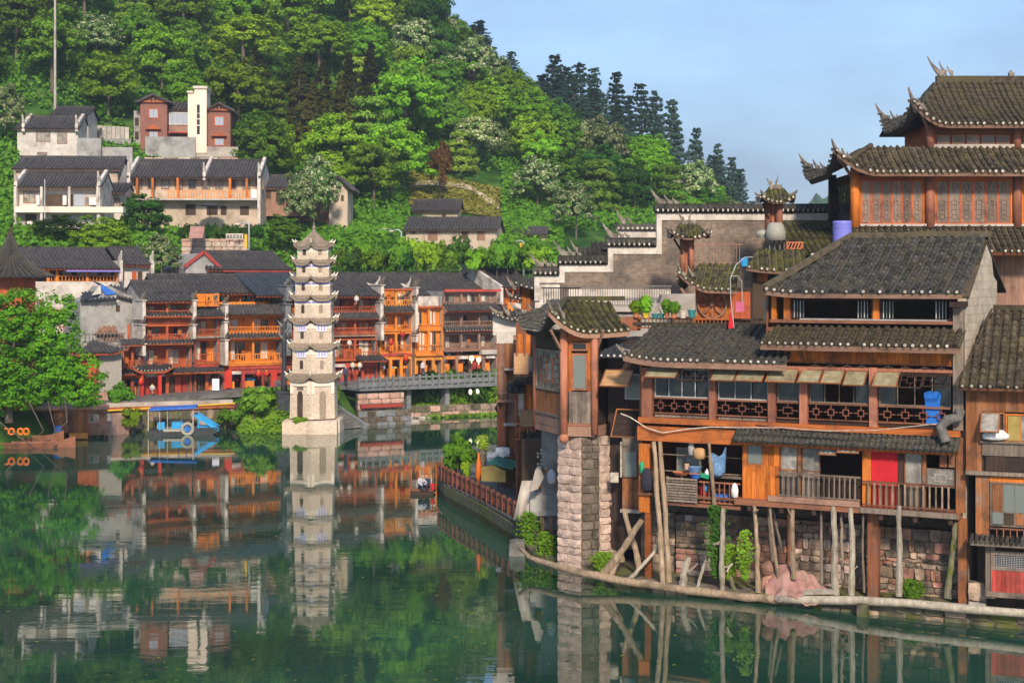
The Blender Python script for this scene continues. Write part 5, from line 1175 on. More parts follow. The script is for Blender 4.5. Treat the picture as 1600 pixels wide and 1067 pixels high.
puts('roof_corner', horn(horn(MB(), (gx(806), -.5, zg_(448)), (-1, 0, 0), .55, .6, .14, .3), (gx(801), -1, zg_(464)), (-1, 0, 0), .4, .5, .12, .25), M['lime_d'], hG)
for i in range(2): bx('lower_planks', hG, M['white'] if i else M['fo'], gx(793 + i * 11), gx(803 + i * 11), -.9, -.7, zg_(488), zg_(472))
# ================================================================ the far bank: pagoda and the row of balcony houses
PG = thing('pagoda', 'slender seven-tiered cream brick pagoda with upturned eaves at the water edge', 'pagoda', (X(490.5, 123), 123, 0))
sP = 123 / F; PX = 490.5
def hexa(mb, prof, seg=1):
    return mb.lathe([(r, z) for r, z in prof], 6, a0=R(-90))
zP = lambda y: Z(y, 123)
tiers = [(652, 593, 35, 34), (583, 545, 31.5, 30.5), (536, 505, 29.8, 29), (497, 469, 28, 27.5), (462, 440, 27, 26.5), (434, 413, 25.5, 25), (407, 388, 24, 23.5)]
put('plinth', hexa(MB(), [(2.55, -.6), (2.55, zP(654))]).box(-2.2, 2.1, -2.35, 2, -.6, zP(654) - .02), M['pag'], PG)
up = 36 * sP / math.cos(R(30)) * .866
for i, (yb, yt, wb, wt) in enumerate(tiers):
    rb, rt = wb * sP / .866, wt * sP / .866
    zb, zt = zP(yb), zP(yt)
    w = put('tier_wall', hexa(MB(), [(rb, zb), (rt, zt)]), M['pag'] if i else M['pag'], PG)
    # plaster cove under the eaves
    ye = [590, 542, 502, 466, 437, 411, 386][i]; ze = zP(ye); re = ([46.5, 42.5, 40.5, 38.5, 37.5, 35.5, 33][i]) * sP
    put('cove', hexa(MB(), [(rt + .02, zt - .02 - (.35 if i else .0)), (rt + .06, zt + .02), (re * .80, ze - .12)]), M['pag_w'], PG)
    # eave: six upturned tile blades
    rin = (tiers[i + 1][2] if i < 6 else 0) * sP / .866; ztop = zP(tiers[i + 1][0]) if i < 6 else zP(362)
    mb = MB(); N = 8; hn = MB()
    hmats = []
    for k in range(6):
        a0, a1 = R(-90 + 60 * k), R(-30 + 60 * k); A = Vector((math.cos(a0), math.sin(a0), 0)); B = Vector((math.cos(a1), math.sin(a1), 0)); row = []
        for j in range(N + 1):
            t = j / N; e = abs(2 * t - 1); c = A.lerp(B, t); lft = .42 * e ** 3 * (1 if i < 6 else .8)
            o = c * re * (1 + .05 * e ** 3) + Vector((0, 0, ze - .1 + lft)); q = c * max(rin, .06) + Vector((0, 0, ztop + .03))
            row.append((o - Vector((0, 0, .13)), o, o.lerp(q, .5) - Vector((0, 0, (.06 if i < 6 else .35))), q, c * re * .78 + Vector((0, 0, ze - .16 + lft * .3))))
        for j in range(N):
            a, b = row[j], row[j + 1]
            mb.add([a[4], b[4], b[0], a[0], a[1], b[1], b[2], a[2], a[3], b[3]], [(0, 1, 2, 3), (3, 2, 5, 4), (4, 5, 6, 7), (7, 6, 9 - 1 + 1, 8)])
        nt_ = 16 if i == 6 else 11
        for j in range(nt_):
            t = (j + .5) / nt_; e = abs(2 * t - 1); c = A.lerp(B, t); lft = .42 * e ** 3
            o = c * re * (1 + .05 * e ** 3) * 1.01 + Vector((0, 0, ze - .06 + lft)); q = c * max(rin, .1) + Vector((0, 0, ztop + .05)); mid = o.lerp(q, .5) - Vector((0, 0, (.03 if i < 6 else .32)))
            mb.tube([o, mid, q], [.065, .06, .05 if i < 6 else .02], 5)
        c = A; horn(hn, c * re * .93 + Vector((0, 0, ze + .30)), c, .30, .30, .10, .16)
    put('eave', mb, M['pag_t'], PG); puts('eave_horn', hn, M['pag_w'], PG)
    for sgn in (-1, 1):
        f_ = Matrix.Rotation(R(-30 * sgn), 4, 'Z')   # face direction: normal (sin, -cos)
        ap = rb * .866; ap2 = rt * .866; setm(Matrix.Rotation(R(30 * sgn), 4, 'Z') @ Matrix.Translation((0, -ap, 0)))
        if i == 0:
            d = put('doorway', MB().prism([(-.26, -.03, zb + .05), (.26, -.03, zb + .05), (.26, -.03, zb + 1.9), (.14, -.03, zb + 2.2), (-.14, -.03, zb + 2.2), (-.26, -.03, zb + 1.9)], (0, .2, 0)), M['inside'] if sgn < 0 else M['pag_t'], PG)
            put('panel_band', MB().box(-.95, -.72, -.05, .1, zb + 2.0, zt - .4).box(.72, .95, -.05, .1, zb + 2.0, zt - .4).box(-.95, .95, -.05, .1, zt - .42, zt - .02), M['pag_w'], PG)
            if sgn < 0: bx('shutter', PG, M['greywood'], -.3, .3, -.04, .05, zb + 2.35, zt - .45)
        else:
            put('arched_window', MB().prism([(-.15, -.035 + .01, zb + .42), (.15, -.025, zb + .42), (.15, -.025, zb + .95), (.08, -.025, zb + 1.1), (-.08, -.025, zb + 1.1), (-.15, -.025, zb + .95)], (0, .2, 0)), M['inside'] if sgn < 0 else M['pag_t'], PG)
            if i in (1, 2):
                bx('plaque', PG, M['pag_p'], -.42, .42, -.05, .05, zt - .62, zt - .06)
                g = MB(); random.seed(i * 5 + sgn)
                for q in range(3):
                    x0 = -.34 + q * .25
                    g.box(x0, x0 + .17, -.056, -.05, zt - .22, zt - .18).box(x0, x0 + .17, -.056, -.05, zt - .48, zt - .44).box(x0 + .06, x0 + .1, -.058, -.05, zt - .54, zt - .14).box(x0 + .01, x0 + .16, -.055, -.05, zt - .36, zt - .32)
                put('lettering', g, M['pag_b'], PG)
                bx('blue_band', PG, M['pag_b'], -.62, -.44, -.04, .05, zt - .12, zt - .04); bx('blue_band', PG, M['pag_b'], .44, .62, -.04, .05, zt - .12, zt - .04)
            elif i < 6: bx('blue_band', PG, M['pag_b'], -rt * .49, rt * .49, -.04, .05, zt - .20, zt - .10)
            else: bx('blue_band', PG, M['pag_b'], -.2, .4, -.04, .05, zt - .1, zt - .03)
        setm()
put('finial', MB().lathe([(.12, zP(365)), (.2, zP(362)), (.1, zP(359)), (.17, zP(356)), (.07, zP(353)), (.02, zP(347))], 10), M['pag_t'], PG)

def Drow(px): return Yr_line(px)
FRW = fr2(XY(190, 129), XY(775, 147))
def rfr(px, off=0.0, z0=0): 
    p = FRW.o + FRW.d * FRW.u(px, off) + FRW.n * off
    f = fr2((p.x, p.y), (p.x + FRW.d.x, p.y + FRW.d.y)); return f
def front_roof(h, f, a, b, ye, yr, run=4.0, mat='tile_far', back=True, ovh=.8, lift=(0, 0), caps='stuff', pxe=None, shrink=(0, 0), fas='fr'):
    pm = pxe; ze = f.z(pm, ye, -ovh); zr = f.z(pm, yr, run)
    pos, rf = slope(h, (a, -ovh, ze), (b, -ovh, ze), (a + shrink[0], run, zr), (b - shrink[1], run, zr), M[mat], w=.36, tl=2.5, objs=False, caps=caps, capr=.07, fascia=M[fas], fh=.14, lift=lift, sag=.12, jit=.5)
    if back: slope(h, (b, 2 * run + ovh, ze), (a, 2 * run + ovh, ze), (b - shrink[1], run, zr), (a + shrink[0], run, zr), M[mat], w=.6, tl=5, objs=False, caps=None, sag=.1)
    put('ridge', MB().bar((a + shrink[0], run, zr + .06), (b - shrink[1], run, zr + .06), .24, .22), M[mat], h)
    return ze, zr
def skirt(h, f, a, b, pm, y0, y1, out=.75, mat='tile_far', fas='fr'):
    zb, zt = f.z(pm, y1, -out), f.z(pm, y0, 0)
    slope(h, (a, -out, zb), (b, -out, zb), (a, .05, max(zt, zb + .25)), (b, .05, max(zt, zb + .25)), M[mat], w=.3, tl=1.2, objs=False, caps='stuff', capr=.065, fascia=M[fas], fh=.14, sag=0, thick=.06)
def storey(h, f, a, b, z0, z1, wood_, post, bays, rail=.36, deep=1.1, style='door', seed=0, pane=('glass', 'glass_p', 'curtain')):
    q = random.Random(seed); n = bays
    put('room_wall', MB().box(a + .05, b - .05, deep, deep + .1, z0, z1), M[wood_], h)
    put('floor_beam', MB().box(a, b, -.08, deep, z0 - .16, z0), M[post], h)
    put('lintel', MB().box(a, b, -.05, .1, z1 - .14, z1), M[post], h)
    for i in range(n + 1):
        u = a + (b - a) * i / n; bx('post', h, M[post], max(a, u - .09), min(b, u + .09), -.1, .1, z0, z1 - .14)
    for i in range(n):
        c, d = a + (b - a) * i / n + .12, a + (b - a) * (i + 1) / n - .12; w = d - c
        k = q.random()
        wz1 = z1 - .2; wz0 = z0 + .08
        e0 = c + w * (.08 if k < .5 else .35); e1 = d - w * (.3 if k < .5 else .08)
        win = window(h, e0, e1, wz0, wz1, deep - .09, M[post], [M[p] for p in pane], nx=2 if w > 1 else 1, fw=.09, d=.08, bar=.07, each=True)
        if q.random() < .6: bx('curtain', h, M['curtain'], e0 + .05, e0 + .05 + w * .14, deep - .16, deep - .12, wz0 + .1, wz1)
        if q.random() < .55:    # table and chair on the balcony
            s_ = c + w * q.uniform(.2, .7); bx('chair_back', h, M['orange' if q.random() < .5 else 'brown'], s_, s_ + .35, .45, .5, z0 + .4, z0 + .95); bx('chair_seat', h, M['brown'], s_, s_ + .35, .45, .8, z0 + .36, z0 + .42)
    if rail: railing(h, a + .05, b - .05, z0 + .04, z0 + (z1 - z0) * rail, .0, M[post], sp=.22, t=.05, objs=False)
def solid(h, f, a, b, z0, z1, m): planks(h, a, b, z0, z1, .0, M[m], w=.5, d=.06)
def shop(h, f, a, b, z0, z1, post, bays, seed, wall='inside', cols=('red', 'orange_p', 'yellow', 'white', 'cyan', 'pinkcloth', 'cloth_w')):
    q = random.Random(seed)
    put('room_wall', MB().box(a, b, 2.2, 2.3, z0, z1), M[wall], h); put('lintel', MB().box(a, b, -.06, .12, z1 - .35, z1), M[post], h)
    for i in range(bays + 1):
        u = a + (b - a) * i / bays; bx('post', h, M[post], max(a, u - .13), min(b, u + .13), -.1, .14, z0, z1 - .35)
    for i in range(bays):
        c, d = a + (b - a) * i / bays + .15, a + (b - a) * (i + 1) / bays - .15
        if q.random() < .35: 
            for k in range(3): bx('door_leaf', h, M['red_pl' if q.random() < .6 else wall], c + (d - c) * k / 3 + .03, c + (d - c) * (k + 1) / 3 - .03, .35, .4, z0, z1 - .4)
        else:
            bx('counter', h, M['fo'], c, c + (d - c) * .7, .5, 1.1, z0, z0 + .8); g = {}
            for k in range(16):
                x = q.uniform(c, d - .15); s_ = q.uniform(.12, .32); z_ = z0 + q.choice([.8, .8, 1.15, 1.5, 1.8]); m = q.choice(cols)
                g.setdefault(m, MB()).box(x, x + s_, .6 + q.uniform(0, .6), 1.3, z_, z_ + q.uniform(.15, .32))
            for m, mb in g.items(): put('goods', mb, M[m], h, kind='stuff')
            for k in range(3): bx('shelf', h, M['fb'], c, d, 1.3, 1.5, z0 + 1.1 + k * .35, z0 + 1.14 + k * .35)
        if q.random() < .8: bx('signboard', h, M['lime' if q.random() < .4 else 'fo'], c + .1, d - .1, -.12, -.07, z1 - .33, z1 - .06)
def shellbox(h, a, b, d, z0, z1, m='grey', zr=None, run=4):
    for u in (a, b - .12):
        pts = [(u, .12, z0), (u, d, z0), (u, d, z1), (u, run, zr or z1), (u, .12, z1)] if zr else [(u, .12, z0), (u, d, z0), (u, d, z1), (u, .12, z1)]
        put('side_wall', MB().prism(pts, (.12, 0, 0)), M[m], h)
    put('back_wall', MB().box(a + .12, b - .12, d - .1, d, z0, z1), M[m], h)
def fire_edge(h, f, u, pm, ys, thick=.28, out=.95, m='lime', mh='lime_d'):
    """white firewall nose between two houses, stepping out under small horned caps"""
    mb = MB(); hn = MB(); 
    for i, (y0, y1) in enumerate(ys):
        z1, z0 = f.z(pm, y0, -out), f.z(pm, y1, -out); o = out * (1 - .12 * (i % 2))
        mb.box(u - thick / 2, u + thick / 2, -o, 2.0, z0, z1); mb.box(u - thick / 2 - .08, u + thick / 2 + .08, -o - .12, 1.5, z1, z1 + .08)
        horn(hn, (u, -o + .35, z1 + .22), (0, -1, 0), .75, .55, thick * .7, .28); horn(hn, (u, -o + .75, z1 + .2), (0, -1, 0), .4, .4, thick * .6, .2)
        mb.prism([(u - thick / 2, -o, z0), (u - thick / 2, -o, z0 + .5), (u - thick / 2, -o + .5, z0)], (thick, 0, 0)) if False else None
    put('firewall', mb, M[m], h); puts('firewall_horn', hn, M[mh], h)
# ---- dark red balcony house
f = rfr(222); H = fthing(f, 'balcony_house', 'dark red four-storey balcony house beside the grey plastered wall', 'house'); a, b = 0, f.u(299); pm = 260; z = lambda y: f.z(pm, y)
ze, zr = front_roof(H, f, a - .1, b + .1, 470, 440, pxe=pm, run=3.2)
storey(H, f, a, b, z(490), z(473), 'fr', 'fr', 2, seed=1, rail=.3); skirt(H, f, a, b, pm, 488, 493); solid(H, f, a, b, z(506), z(495), 'fr')
storey(H, f, a, b, z(530), z(507), 'fr', 'fr', 2, seed=2); skirt(H, f, a, b, pm, 530, 536); storey(H, f, a, b, z(573), z(541), 'fr', 'fr', 2, seed=3, rail=.33)
shop(H, f, a, b, z(620), z(582), 'fr', 2, 3); shellbox(H, a, b, 7, z(624), ze, zr=zr, run=3.2)
fire_edge(H, f, a - .1, 224, [(470, 500), (508, 530), (538, 556)]); fire_edge(H, f, b, 298, [(470, 500), (508, 530)])
slope(H, (f.u(207, -1.6), -1.6, f.z(240, 579, -1.6)), (f.u(272, -1.6), -1.6, f.z(240, 579, -1.6)), (f.u(218), -.0, f.z(240, 570)), (f.u(264), -.0, f.z(240, 570)), M['tile_far'], w=.3, objs=False, caps='stuff', lift=(.45, .45), lw=1.0, fascia=M['fr'])
for px in (219, 247): bx('porch_post', H, M['red'], f.u(px, -1.2), f.u(px + 5, -1.2), -1.3, -1.05, z(622), z(580))
skirt(H, f, f.u(264), b + .3, 285, 574, 581, out=1.2)
# lower wing at its left
f = rfr(192); H = fthing(f, 'low_wing', 'low dark red wing with tile skirts next to the dark red balcony house', 'house'); a, b = 0, f.u(221); pm = 206; z = lambda y: f.z(pm, y)
skirt(H, f, a - .3, b, pm, 530, 538, out=1.0); storey(H, f, a, b, z(575), z(541), 'fr', 'fr', 2, seed=4); skirt(H, f, a - .2, b, pm, 577, 583, out=1.0); shop(H, f, a, b, z(620), z(585), 'fr', 2, 9); shellbox(H, a, b, 6, z(624), z(532))
# ---- grey plastered house with a blue tarpaulin
f = rfr(125, 3); H = fthing(f, 'plaster_house', 'grey plastered house with peeling walls and a blue tarpaulin on its gable', 'house'); a, b = 0, f.u(219); pm = 175; z = lambda y: f.z(pm, y)
gp = [(a, 0, z(600)), (b, 0, z(600)), (b, 0, z(468)), (f.u(190), 0, z(456)), (f.u(172), 0, z(447)), (f.u(155), 0, z(464)), (a, 0, z(470))]
put('wall', MB().prism(gp, (0, 6, 0)), M['grey'], H)
put('blue_tarpaulin', MB().add([(f.u(157), -.12, z(443)), (f.u(182), -.12, z(459)), (f.u(164), -.15, z(461)), (f.u(158), -.15, z(452)), (f.u(157), 3, z(438)), (f.u(182), 3, z(455))], [(0, 3, 2, 1), (0, 1, 5, 4)]), M['tarp'], H)
put('white_gable', MB().prism([(f.u(144), -.05, z(461)), (f.u(158), -.05, z(459)), (f.u(157), -.05, z(445))], (0, .3, 0)).prism([(f.u(155), -.03, z(480)), (f.u(190), -.03, z(470)), (f.u(181), -.03, z(462)), (f.u(155), -.03, z(474))], (0, .2, 0)), M['white'], H)
slope(H, (f.u(123), -.5, z(470)), (f.u(180), -.5, z(468)), (f.u(140), 2.4, z(457)), (f.u(180), 2.4, z(457)), M['tile_blue'], w=.36, tl=2, objs=False, caps=None)
slope(H, (f.u(181), -.3, z(464)), (f.u(222), -.3, z(474)), (f.u(166), 3, z(441)), (f.u(222), 3, z(445)), M['tile_far'], w=.36, tl=2, objs=False, caps=None)
bx('window', H, M['inside'], f.u(181), f.u(187), -.04, .1, z(487), z(477)); bx('door', H, M['fr'], f.u(199), f.u(204), -.05, .1, z(530), z(508)); put('patch', MB().box(f.u(203), f.u(216), -.5, .1, z(532), z(505)), M['grey'], H)
railing(H, f.u(128, -1.2), f.u(196, -1.2), z(533), z(520), -1.2, M['grey_iron'], sp=.3, t=.06, objs=False); put('terrace_floor', MB().box(f.u(126, -1.3), f.u(218, -1.3), -1.4, 0, z(540), z(534)), M['conc'], H)
slope(H, (f.u(147, -1), -1.0, z(522)), (f.u(187, -1), -1.0, z(522)), (f.u(158), .0, z(510)), (f.u(178), .0, z(510)), M['fb'], w=.4, objs=False, caps=None)
for px in (150, 165, 181): bx('shed_wall', H, M['fb'], f.u(px, -.8), f.u(px + 13, -.8), -.8, -.7, z(533), z(520))
# ---- low stone pavilion by the tree
f = rfr(120, -3); H = fthing(f, 'low_pavilion', 'low stone-walled pavilion with a hipped tile roof between the big tree and the red house', 'pavilion'); pm = 160; z = lambda y: f.z(pm, y); a, b = f.u(122), f.u(190)
slope(H, (a - .4, -.9, z(550)), (b + .4, -.9, z(550)), (a + 1.6, 1.6, z(532)), (f.u(158), 1.6, z(532)), M['tile_far'], w=.3, tl=1.5, objs=False, caps='stuff', lift=(0, .5), fascia=M['fr'])
slope(H, (b + .4, -.9, z(550)), (b + .4, 4, z(550)), (f.u(158), 1.6, z(532)), (f.u(158), 1.7, z(532)), M['tile_far'], w=.3, tl=1.5, objs=False, caps='stuff', lift=(.5, 0))
put('hip_ridge', MB().bar((f.u(158), 1.6, z(531)), (b + .3, -.8, z(546)), .2, .2), M['lime_d'], H)
planks(H, a, f.u(153), z(606), z(552), .1, M['fr'], w=.4); put('wall', MB().box(a, f.u(153), .2, 4, z(612), z(551)), M['inside'], H)
M['rough_wall'] = surf('pebbled_grey_wall', (.22, .20, .175), (.46, .42, .37), scale=9, bump=.6, var=0, coord='obj'); put('stone_wall', MB().box(f.u(153) + .02, b, .0, 4, z(612), z(552)), M['rough_wall'], H)
bx('post', H, M['post_red'], f.u(151), f.u(154.5), -.06, .1, z(606), z(552)); put('stone_base', MB().box(f.u(146), b, -.1, 4, z(650), z(612) - .02), M['pinkwall'], H)
# ---- narrow orange house
f = rfr(301); H = fthing(f, 'balcony_house', 'narrow orange balcony house squeezed beside the dark red one', 'house'); a, b = .15, f.u(342); pm = 322; z = lambda y: f.z(pm, y)
storey(H, f, a, b, z(476), z(459), 'fo', 'fo', 2, seed=11, rail=.4); skirt(H, f, a - .1, b + .2, pm, 484, 494, out=1.1); storey(H, f, a, b, z(524), z(497), 'fo', 'fr', 1, seed=12); bx('slab', H, M['lime_d'], a, b, -.3, 0, z(528), z(525) ); storey(H, f, a, b, z(566), z(529), 'fo', 'fr', 1, seed=13); solid(H, f, a, b, z(573), z(567), 'red_pl'); shop(H, f, a, b, z(613), z(574), 'fr', 2, 14); shellbox(H, a, b, 7, z(616), z(458))
skirt(H, f, a, b, pm, 574, 580, out=1.3)
# ---- wide orange house under the big roof
f = rfr(345); H = fthing(f, 'balcony_house', 'orange three-storey balcony house under a broad roof, to the left of the pagoda', 'house'); a, b = .2, f.u(441); pm = 392; z = lambda y: f.z(pm, y)
ze, zr = front_roof(H, f, f.u(245, 1.5), f.u(424, 1.5), 458, 430, pxe=335, run=4.5, ovh=-1.0)
put('room_wall', MB().box(f.u(291, 1.6), f.u(420, 1.6), 2.6, 2.7, z(478), ze), M['fo'], H)
for px in (291, 312, 334, 353, 374, 394, 419): bx('post', H, M['fr'], f.u(px, 1.6), f.u(px + 2.5, 1.6), 1.55, 1.7, f.z(px, 476, 1.6), ze)
for px in (336, 377, 397): bx('window', H, M['glass'], f.u(px, 2.5), f.u(px + 15, 2.5), 2.5, 2.58, f.z(px, 474, 2.5), f.z(px, 460, 2.5))
put('back_wall', MB().box(f.u(250, 1.5), f.u(422, 1.5), 2.8, 8, z(500), ze), M['grey'], H)
skirt(H, f, a - .1, b + .1, pm, 476, 491, out=1.0); bx('plank_panel', H, M['fo'], f.u(312), f.u(424), .9, 1.0, z(478), z(472))
storey(H, f, a, b, z(519), z(494), 'fo', 'fo', 2, seed=21); skirt(H, f, a, b, pm, 520, 527, out=.7); storey(H, f, a, b, z(565), z(530), 'fo', 'fo', 2, seed=22); solid(H, f, a, b, z(571), z(566), 'fo'); solid(H, f, a, b, z(577), z(572), 'red_pl')
shop(H, f, a, b, z(610), z(578), 'red_pl', 3, 23); shellbox(H, a, b, 7, z(613), z(476)); fire_edge(H, f, a - .05, 347, [(476, 500), (504, 528), (532, 571)], out=1.1); 
# ---- house behind the pagoda, bluish roof
f = rfr(446); H = fthing(f, 'balcony_house', 'bluish-roofed house mostly hidden behind the pagoda', 'house'); a, b = 0, f.u(520); pm = 480; z = lambda y: f.z(pm, y)
ze, zr = front_roof(H, f, f.u(384, 2), f.u(524), 461, 429, pxe=pm, run=4.5, mat='tile_blue')
for (y0, y1, s_) in ((497, 466, 31), (529, 500, 32), (565, 533, 33)): storey(H, f, a, b, z(y0), z(y1), 'fr', 'fr', 3, seed=s_)
shop(H, f, a, b, z(605), z(570), 'fr', 3, 34); shellbox(H, a, b, 7, z(608), ze, zr=zr, run=4.5)
fire_edge(H, f, a - .25, 445, [(447, 470), (476, 497), (503, 525), (532, 556)], thick=.5, out=1.5, m='bluestone', mh='bluestone')
# ---- red-brown house right of the pagoda
f = rfr(519); H = fthing(f, 'balcony_house', 'red-brown balcony house with lanterns standing just right of the pagoda', 'house'); a, b = 0, f.u(589); pm = 555; z = lambda y: f.z(pm, y)
ze, zr = front_roof(H, f, a - .2, b + .1, 462, 430, pxe=pm, run=4.2)
storey(H, f, a, b, z(486), z(464), 'fr', 'fr', 2, seed=41, rail=.33); skirt(H, f, a, b, pm, 487, 497); storey(H, f, a, b, z(519), z(499), 'fr', 'fr', 2, seed=42); solid(H, f, a, b, z(526), z(519), 'fb'); storey(H, f, a, b, z(561), z(529), 'fr', 'fr', 2, seed=43)
shop(H, f, a, b, z(600), z(567), 'red_pl', 3, 45, wall='fr'); shellbox(H, a, b, 7, z(604), ze, zr=zr, run=4.2); skirt(H, f, f.u(554), b + .4, 572, 556, 563, out=1.4)
fire_edge(H, f, b + .05, 592, [(446, 468), (472, 500), (505, 532)], thick=.3, out=1.1)
# ---- two orange houses
f = rfr(592); H = fthing(f, 'balcony_house', 'bright orange balcony house hung with red lanterns, right of the curling white firewall', 'house'); a, b = .1, f.u(643); pm = 618; z = lambda y: f.z(pm, y)
storey(H, f, a, b, z(477), z(453), 'fo', 'fy', 2, seed=51); skirt(H, f, a, b, pm, 477, 487); storey(H, f, a, b, z(515), z(490), 'fo', 'fo', 2, seed=52, rail=.3); storey(H, f, a, b, z(550), z(519), 'fo', 'fo', 2, seed=53); bx('fascia', H, M['red_pl'], a, b, -.2, -.1, z(556), z(552)); shop(H, f, a, b, z(590), z(556), 'fo', 3, 54); shellbox(H, a, b, 7, z(594), z(452)); bx('fascia', H, M['fr'], a - .1, b + .1, -.3, 0, z(454), z(451))
fire_edge(H, f, b + .1, 645, [(450, 462), (472, 520), (524, 535)], thick=.25, out=1.0)
f = rfr(647); H = fthing(f, 'balcony_house', 'yellow-orange plank house with pale clothes in its windows, left of the brown house', 'house'); a, b = .05, f.u(691); pm = 668; z = lambda y: f.z(pm, y)
put('white_wall', MB().box(a, b, .6, .8, z(480), z(463)), M['lime'], H); bx('fascia', H, M['fr'], a, b, -.3, 0, z(481), z(478))
storey(H, f, a, b, z(512), z(481), 'fo', 'fo', 2, seed=61, deep=.35, rail=.2, pane=('curtain', 'cloth_w', 'glass')); storey(H, f, a, b, z(551), z(515), 'fo', 'fo', 2, seed=62, deep=.3, rail=.35, pane=('curtain', 'glass_p', 'glass')); bx('slab', H, M['fo'], a, b, -.3, 0, z(556), z(552)); shop(H, f, a, b, z(584), z(557), 'fy', 3, 63, wall='fo'); shellbox(H, a, b, 7, z(588), z(463))
# big shared roof above the orange houses
f = rfr(540, 3); H = fthing(f, 'long_roof_house', 'long grey tiled roof rising behind the two orange houses', 'house'); pm = 650
ze, zr = front_roof(H, f, f.u(535), f.u(768), 461, 428, pxe=pm, run=4.5, ovh=.2, shrink=(0, .8)); put('wall', MB().box(f.u(560), f.u(768), .4, 8, f.z(pm, 560), ze - .1), M['fb'], H)
put('rake_edge', MB().bar((f.u(536), -.3, ze + .1), (f.u(536) + .1, 4.5, zr + .1), .35, .25), M['lime'], H)
crest_ = MB(); horn(crest_, (f.u(585), -.2, ze + .9), (1, 0, 0), .5, .9, .2, .4); horn(crest_, (f.u(585), -.2, ze + .8), (-1, 0, 0), .9, .35, .2, .35); horn(crest_, (f.u(635), -.2, ze + .9), (1, 0, 0), .4, .8, .2, .35); horn(crest_, (f.u(635), -.2, ze + .8), (-1, 0, 0), .7, .3, .2, .3); puts('roof_horn', crest_, M['lime'], H)
# ---- brown-white house at the right end
f = rfr(692); H = fthing(f, 'balcony_house', 'faded brown balcony house with white window grids at the right end of the row', 'house'); a, b = 0, f.u(776); pm = 735; z = lambda y: f.z(pm, y)
storey(H, f, a, b, z(474), z(456), 'fb', 'fb', 3, seed=71, rail=0, deep=.3, pane=('glass_p', 'white', 'glass')); bx('fascia', H, M['red_pl'], a, b + .3, -.4, -.2, z(456), z(452)); skirt(H, f, a, b, pm, 474, 485, out=1.0, fas='red_pl')
storey(H, f, a, b, z(509), z(488), 'fb', 'fb', 3, seed=72); skirt(H, f, a, b, pm, 509, 516, out=.5); storey(H, f, a, b, z(546), z(520), 'fb', 'fb', 3, seed=73); put('slab', MB().box(f.u(750), b, -.4, .2, z(554), z(547)), M['conc'], H); shop(H, f, a, b, z(581), z(555), 'fb', 4, 74); shellbox(H, a, b, 7, z(585), z(455))
f = rfr(742, 1.2); H = fthing(f, 'end_house', 'dark-roofed house with a white rake wall behind the end of the row', 'house'); pm = 790; z = lambda y: f.z(pm, y)
ze, zr = front_roof(H, f, f.u(778), f.u(842), 449, 421, pxe=790, run=5, ovh=.4); put('rake_wall', MB().prism([(f.u(778) - .05, -.6, z(475)), (f.u(778) - .05, -.6, ze + .15), (f.u(778) - .05, 5, zr + .2), (f.u(778) - .05, 9, zr - 2), (f.u(778) - .05, 9, z(475))], (.3, 0, 0)), M['lime'], H)
storey(H, f, f.u(780), f.u(842), z(474), z(451), 'fo', 'fr', 3, seed=81); storey(H, f, f.u(780), f.u(842), z(508), z(478), 'lime', 'fb', 3, seed=82); put('wall', MB().box(f.u(780), f.u(842), 1.3, 8, z(590), ze), M['fb'], H)
# ---- upper houses behind the row
f = rfr(60, 9); H = fthing(f, 'upper_house', 'long roofed house with an orange glazed gallery above the grey plastered house', 'house'); pm = 150; z = lambda y: f.z(pm, y)
ze, zr = front_roof(H, f, f.u(45), f.u(184), 419, 389, pxe=120, run=4.5)
put('room_wall', MB().box(f.u(52), f.u(184), 1.2, 8, z(470), ze), M['inside'], H)
for px in (73, 87, 134, 182): bx('post', H, M['fo'], f.u(px), f.u(px + 4), -.1, .1, z(440), ze)
railing(H, f.u(75), f.u(183), z(439), z(431), 0, M['fo'], sp=.3, t=.07, objs=False)
for px in (98, 120, 140, 160): bx('window', H, M['glass_p'], f.u(px, 1.1), f.u(px + 14, 1.1), 1.08, 1.16, z(430), ze - .1)
put('base_wall', MB().box(f.u(50), f.u(186), -.2, 8, z(520), z(440)), M['lime'], H); bx('fascia', H, M['pag_b'], f.u(100), f.u(184), -.85, -.78, ze - .32, ze - .18)
ze2, zr2 = front_roof(H, f, f.u(184) + .1, f.u(236), 413, 387, pxe=pm, run=3.6, ovh=.5)
put('white_wall', MB().box(f.u(185), f.u(236), .2, 7, z(480), ze2), M['white'], H)
for px in (186, 235): 
    put('firewall', MB().box(f.u(px) - .15, f.u(px) + .15, -.7, 3.5, z(440), ze2 + .35), M['lime'], H); puts('firewall_horn', horn(MB(), (f.u(px), -.3, ze2 + .5), (0, -1, 0), .5, .7, .25, .35), M['lime'], H)
for px, m in ((188, 'fr'), (207, 'fr'), (216, 'inside')): bx('window', H, M[m], f.u(px), f.u(px + 7), .12, .25, z(438), z(424))
f = rfr(290, 10); H = fthing(f, 'upper_house', 'grey gabled house with a red rake board and a long roof above the orange house', 'house'); pm = 380; z = lambda y: f.z(pm, y)
a, b = f.u(290), f.u(452); ze, zr = front_roof(H, f, f.u(320), b, 421, 394, pxe=pm, run=4.0)
put('gable', MB().prism([(a, 0, z(470)), (f.u(344), 0, z(470)), (f.u(344), 0, z(421)), (f.u(318), 0, z(396)), (a, 0, z(419))], (0, 7, 0)), M['grey'], H)
puts('rake_board', MB().bar((a - .2, -.15, z(418)), (f.u(318), -.15, z(394)), .12, .3).bar((f.u(318), -.15, z(394)), (f.u(345), -.15, z(420)), .12, .3), M['red_pl'], H); bx('fascia', H, M['red_pl'], f.u(345), b, -.9, -.82, ze - .25, ze - .1)
put('wall', MB().box(f.u(344), b, .3, 7, z(470), ze), M['beige'], H)
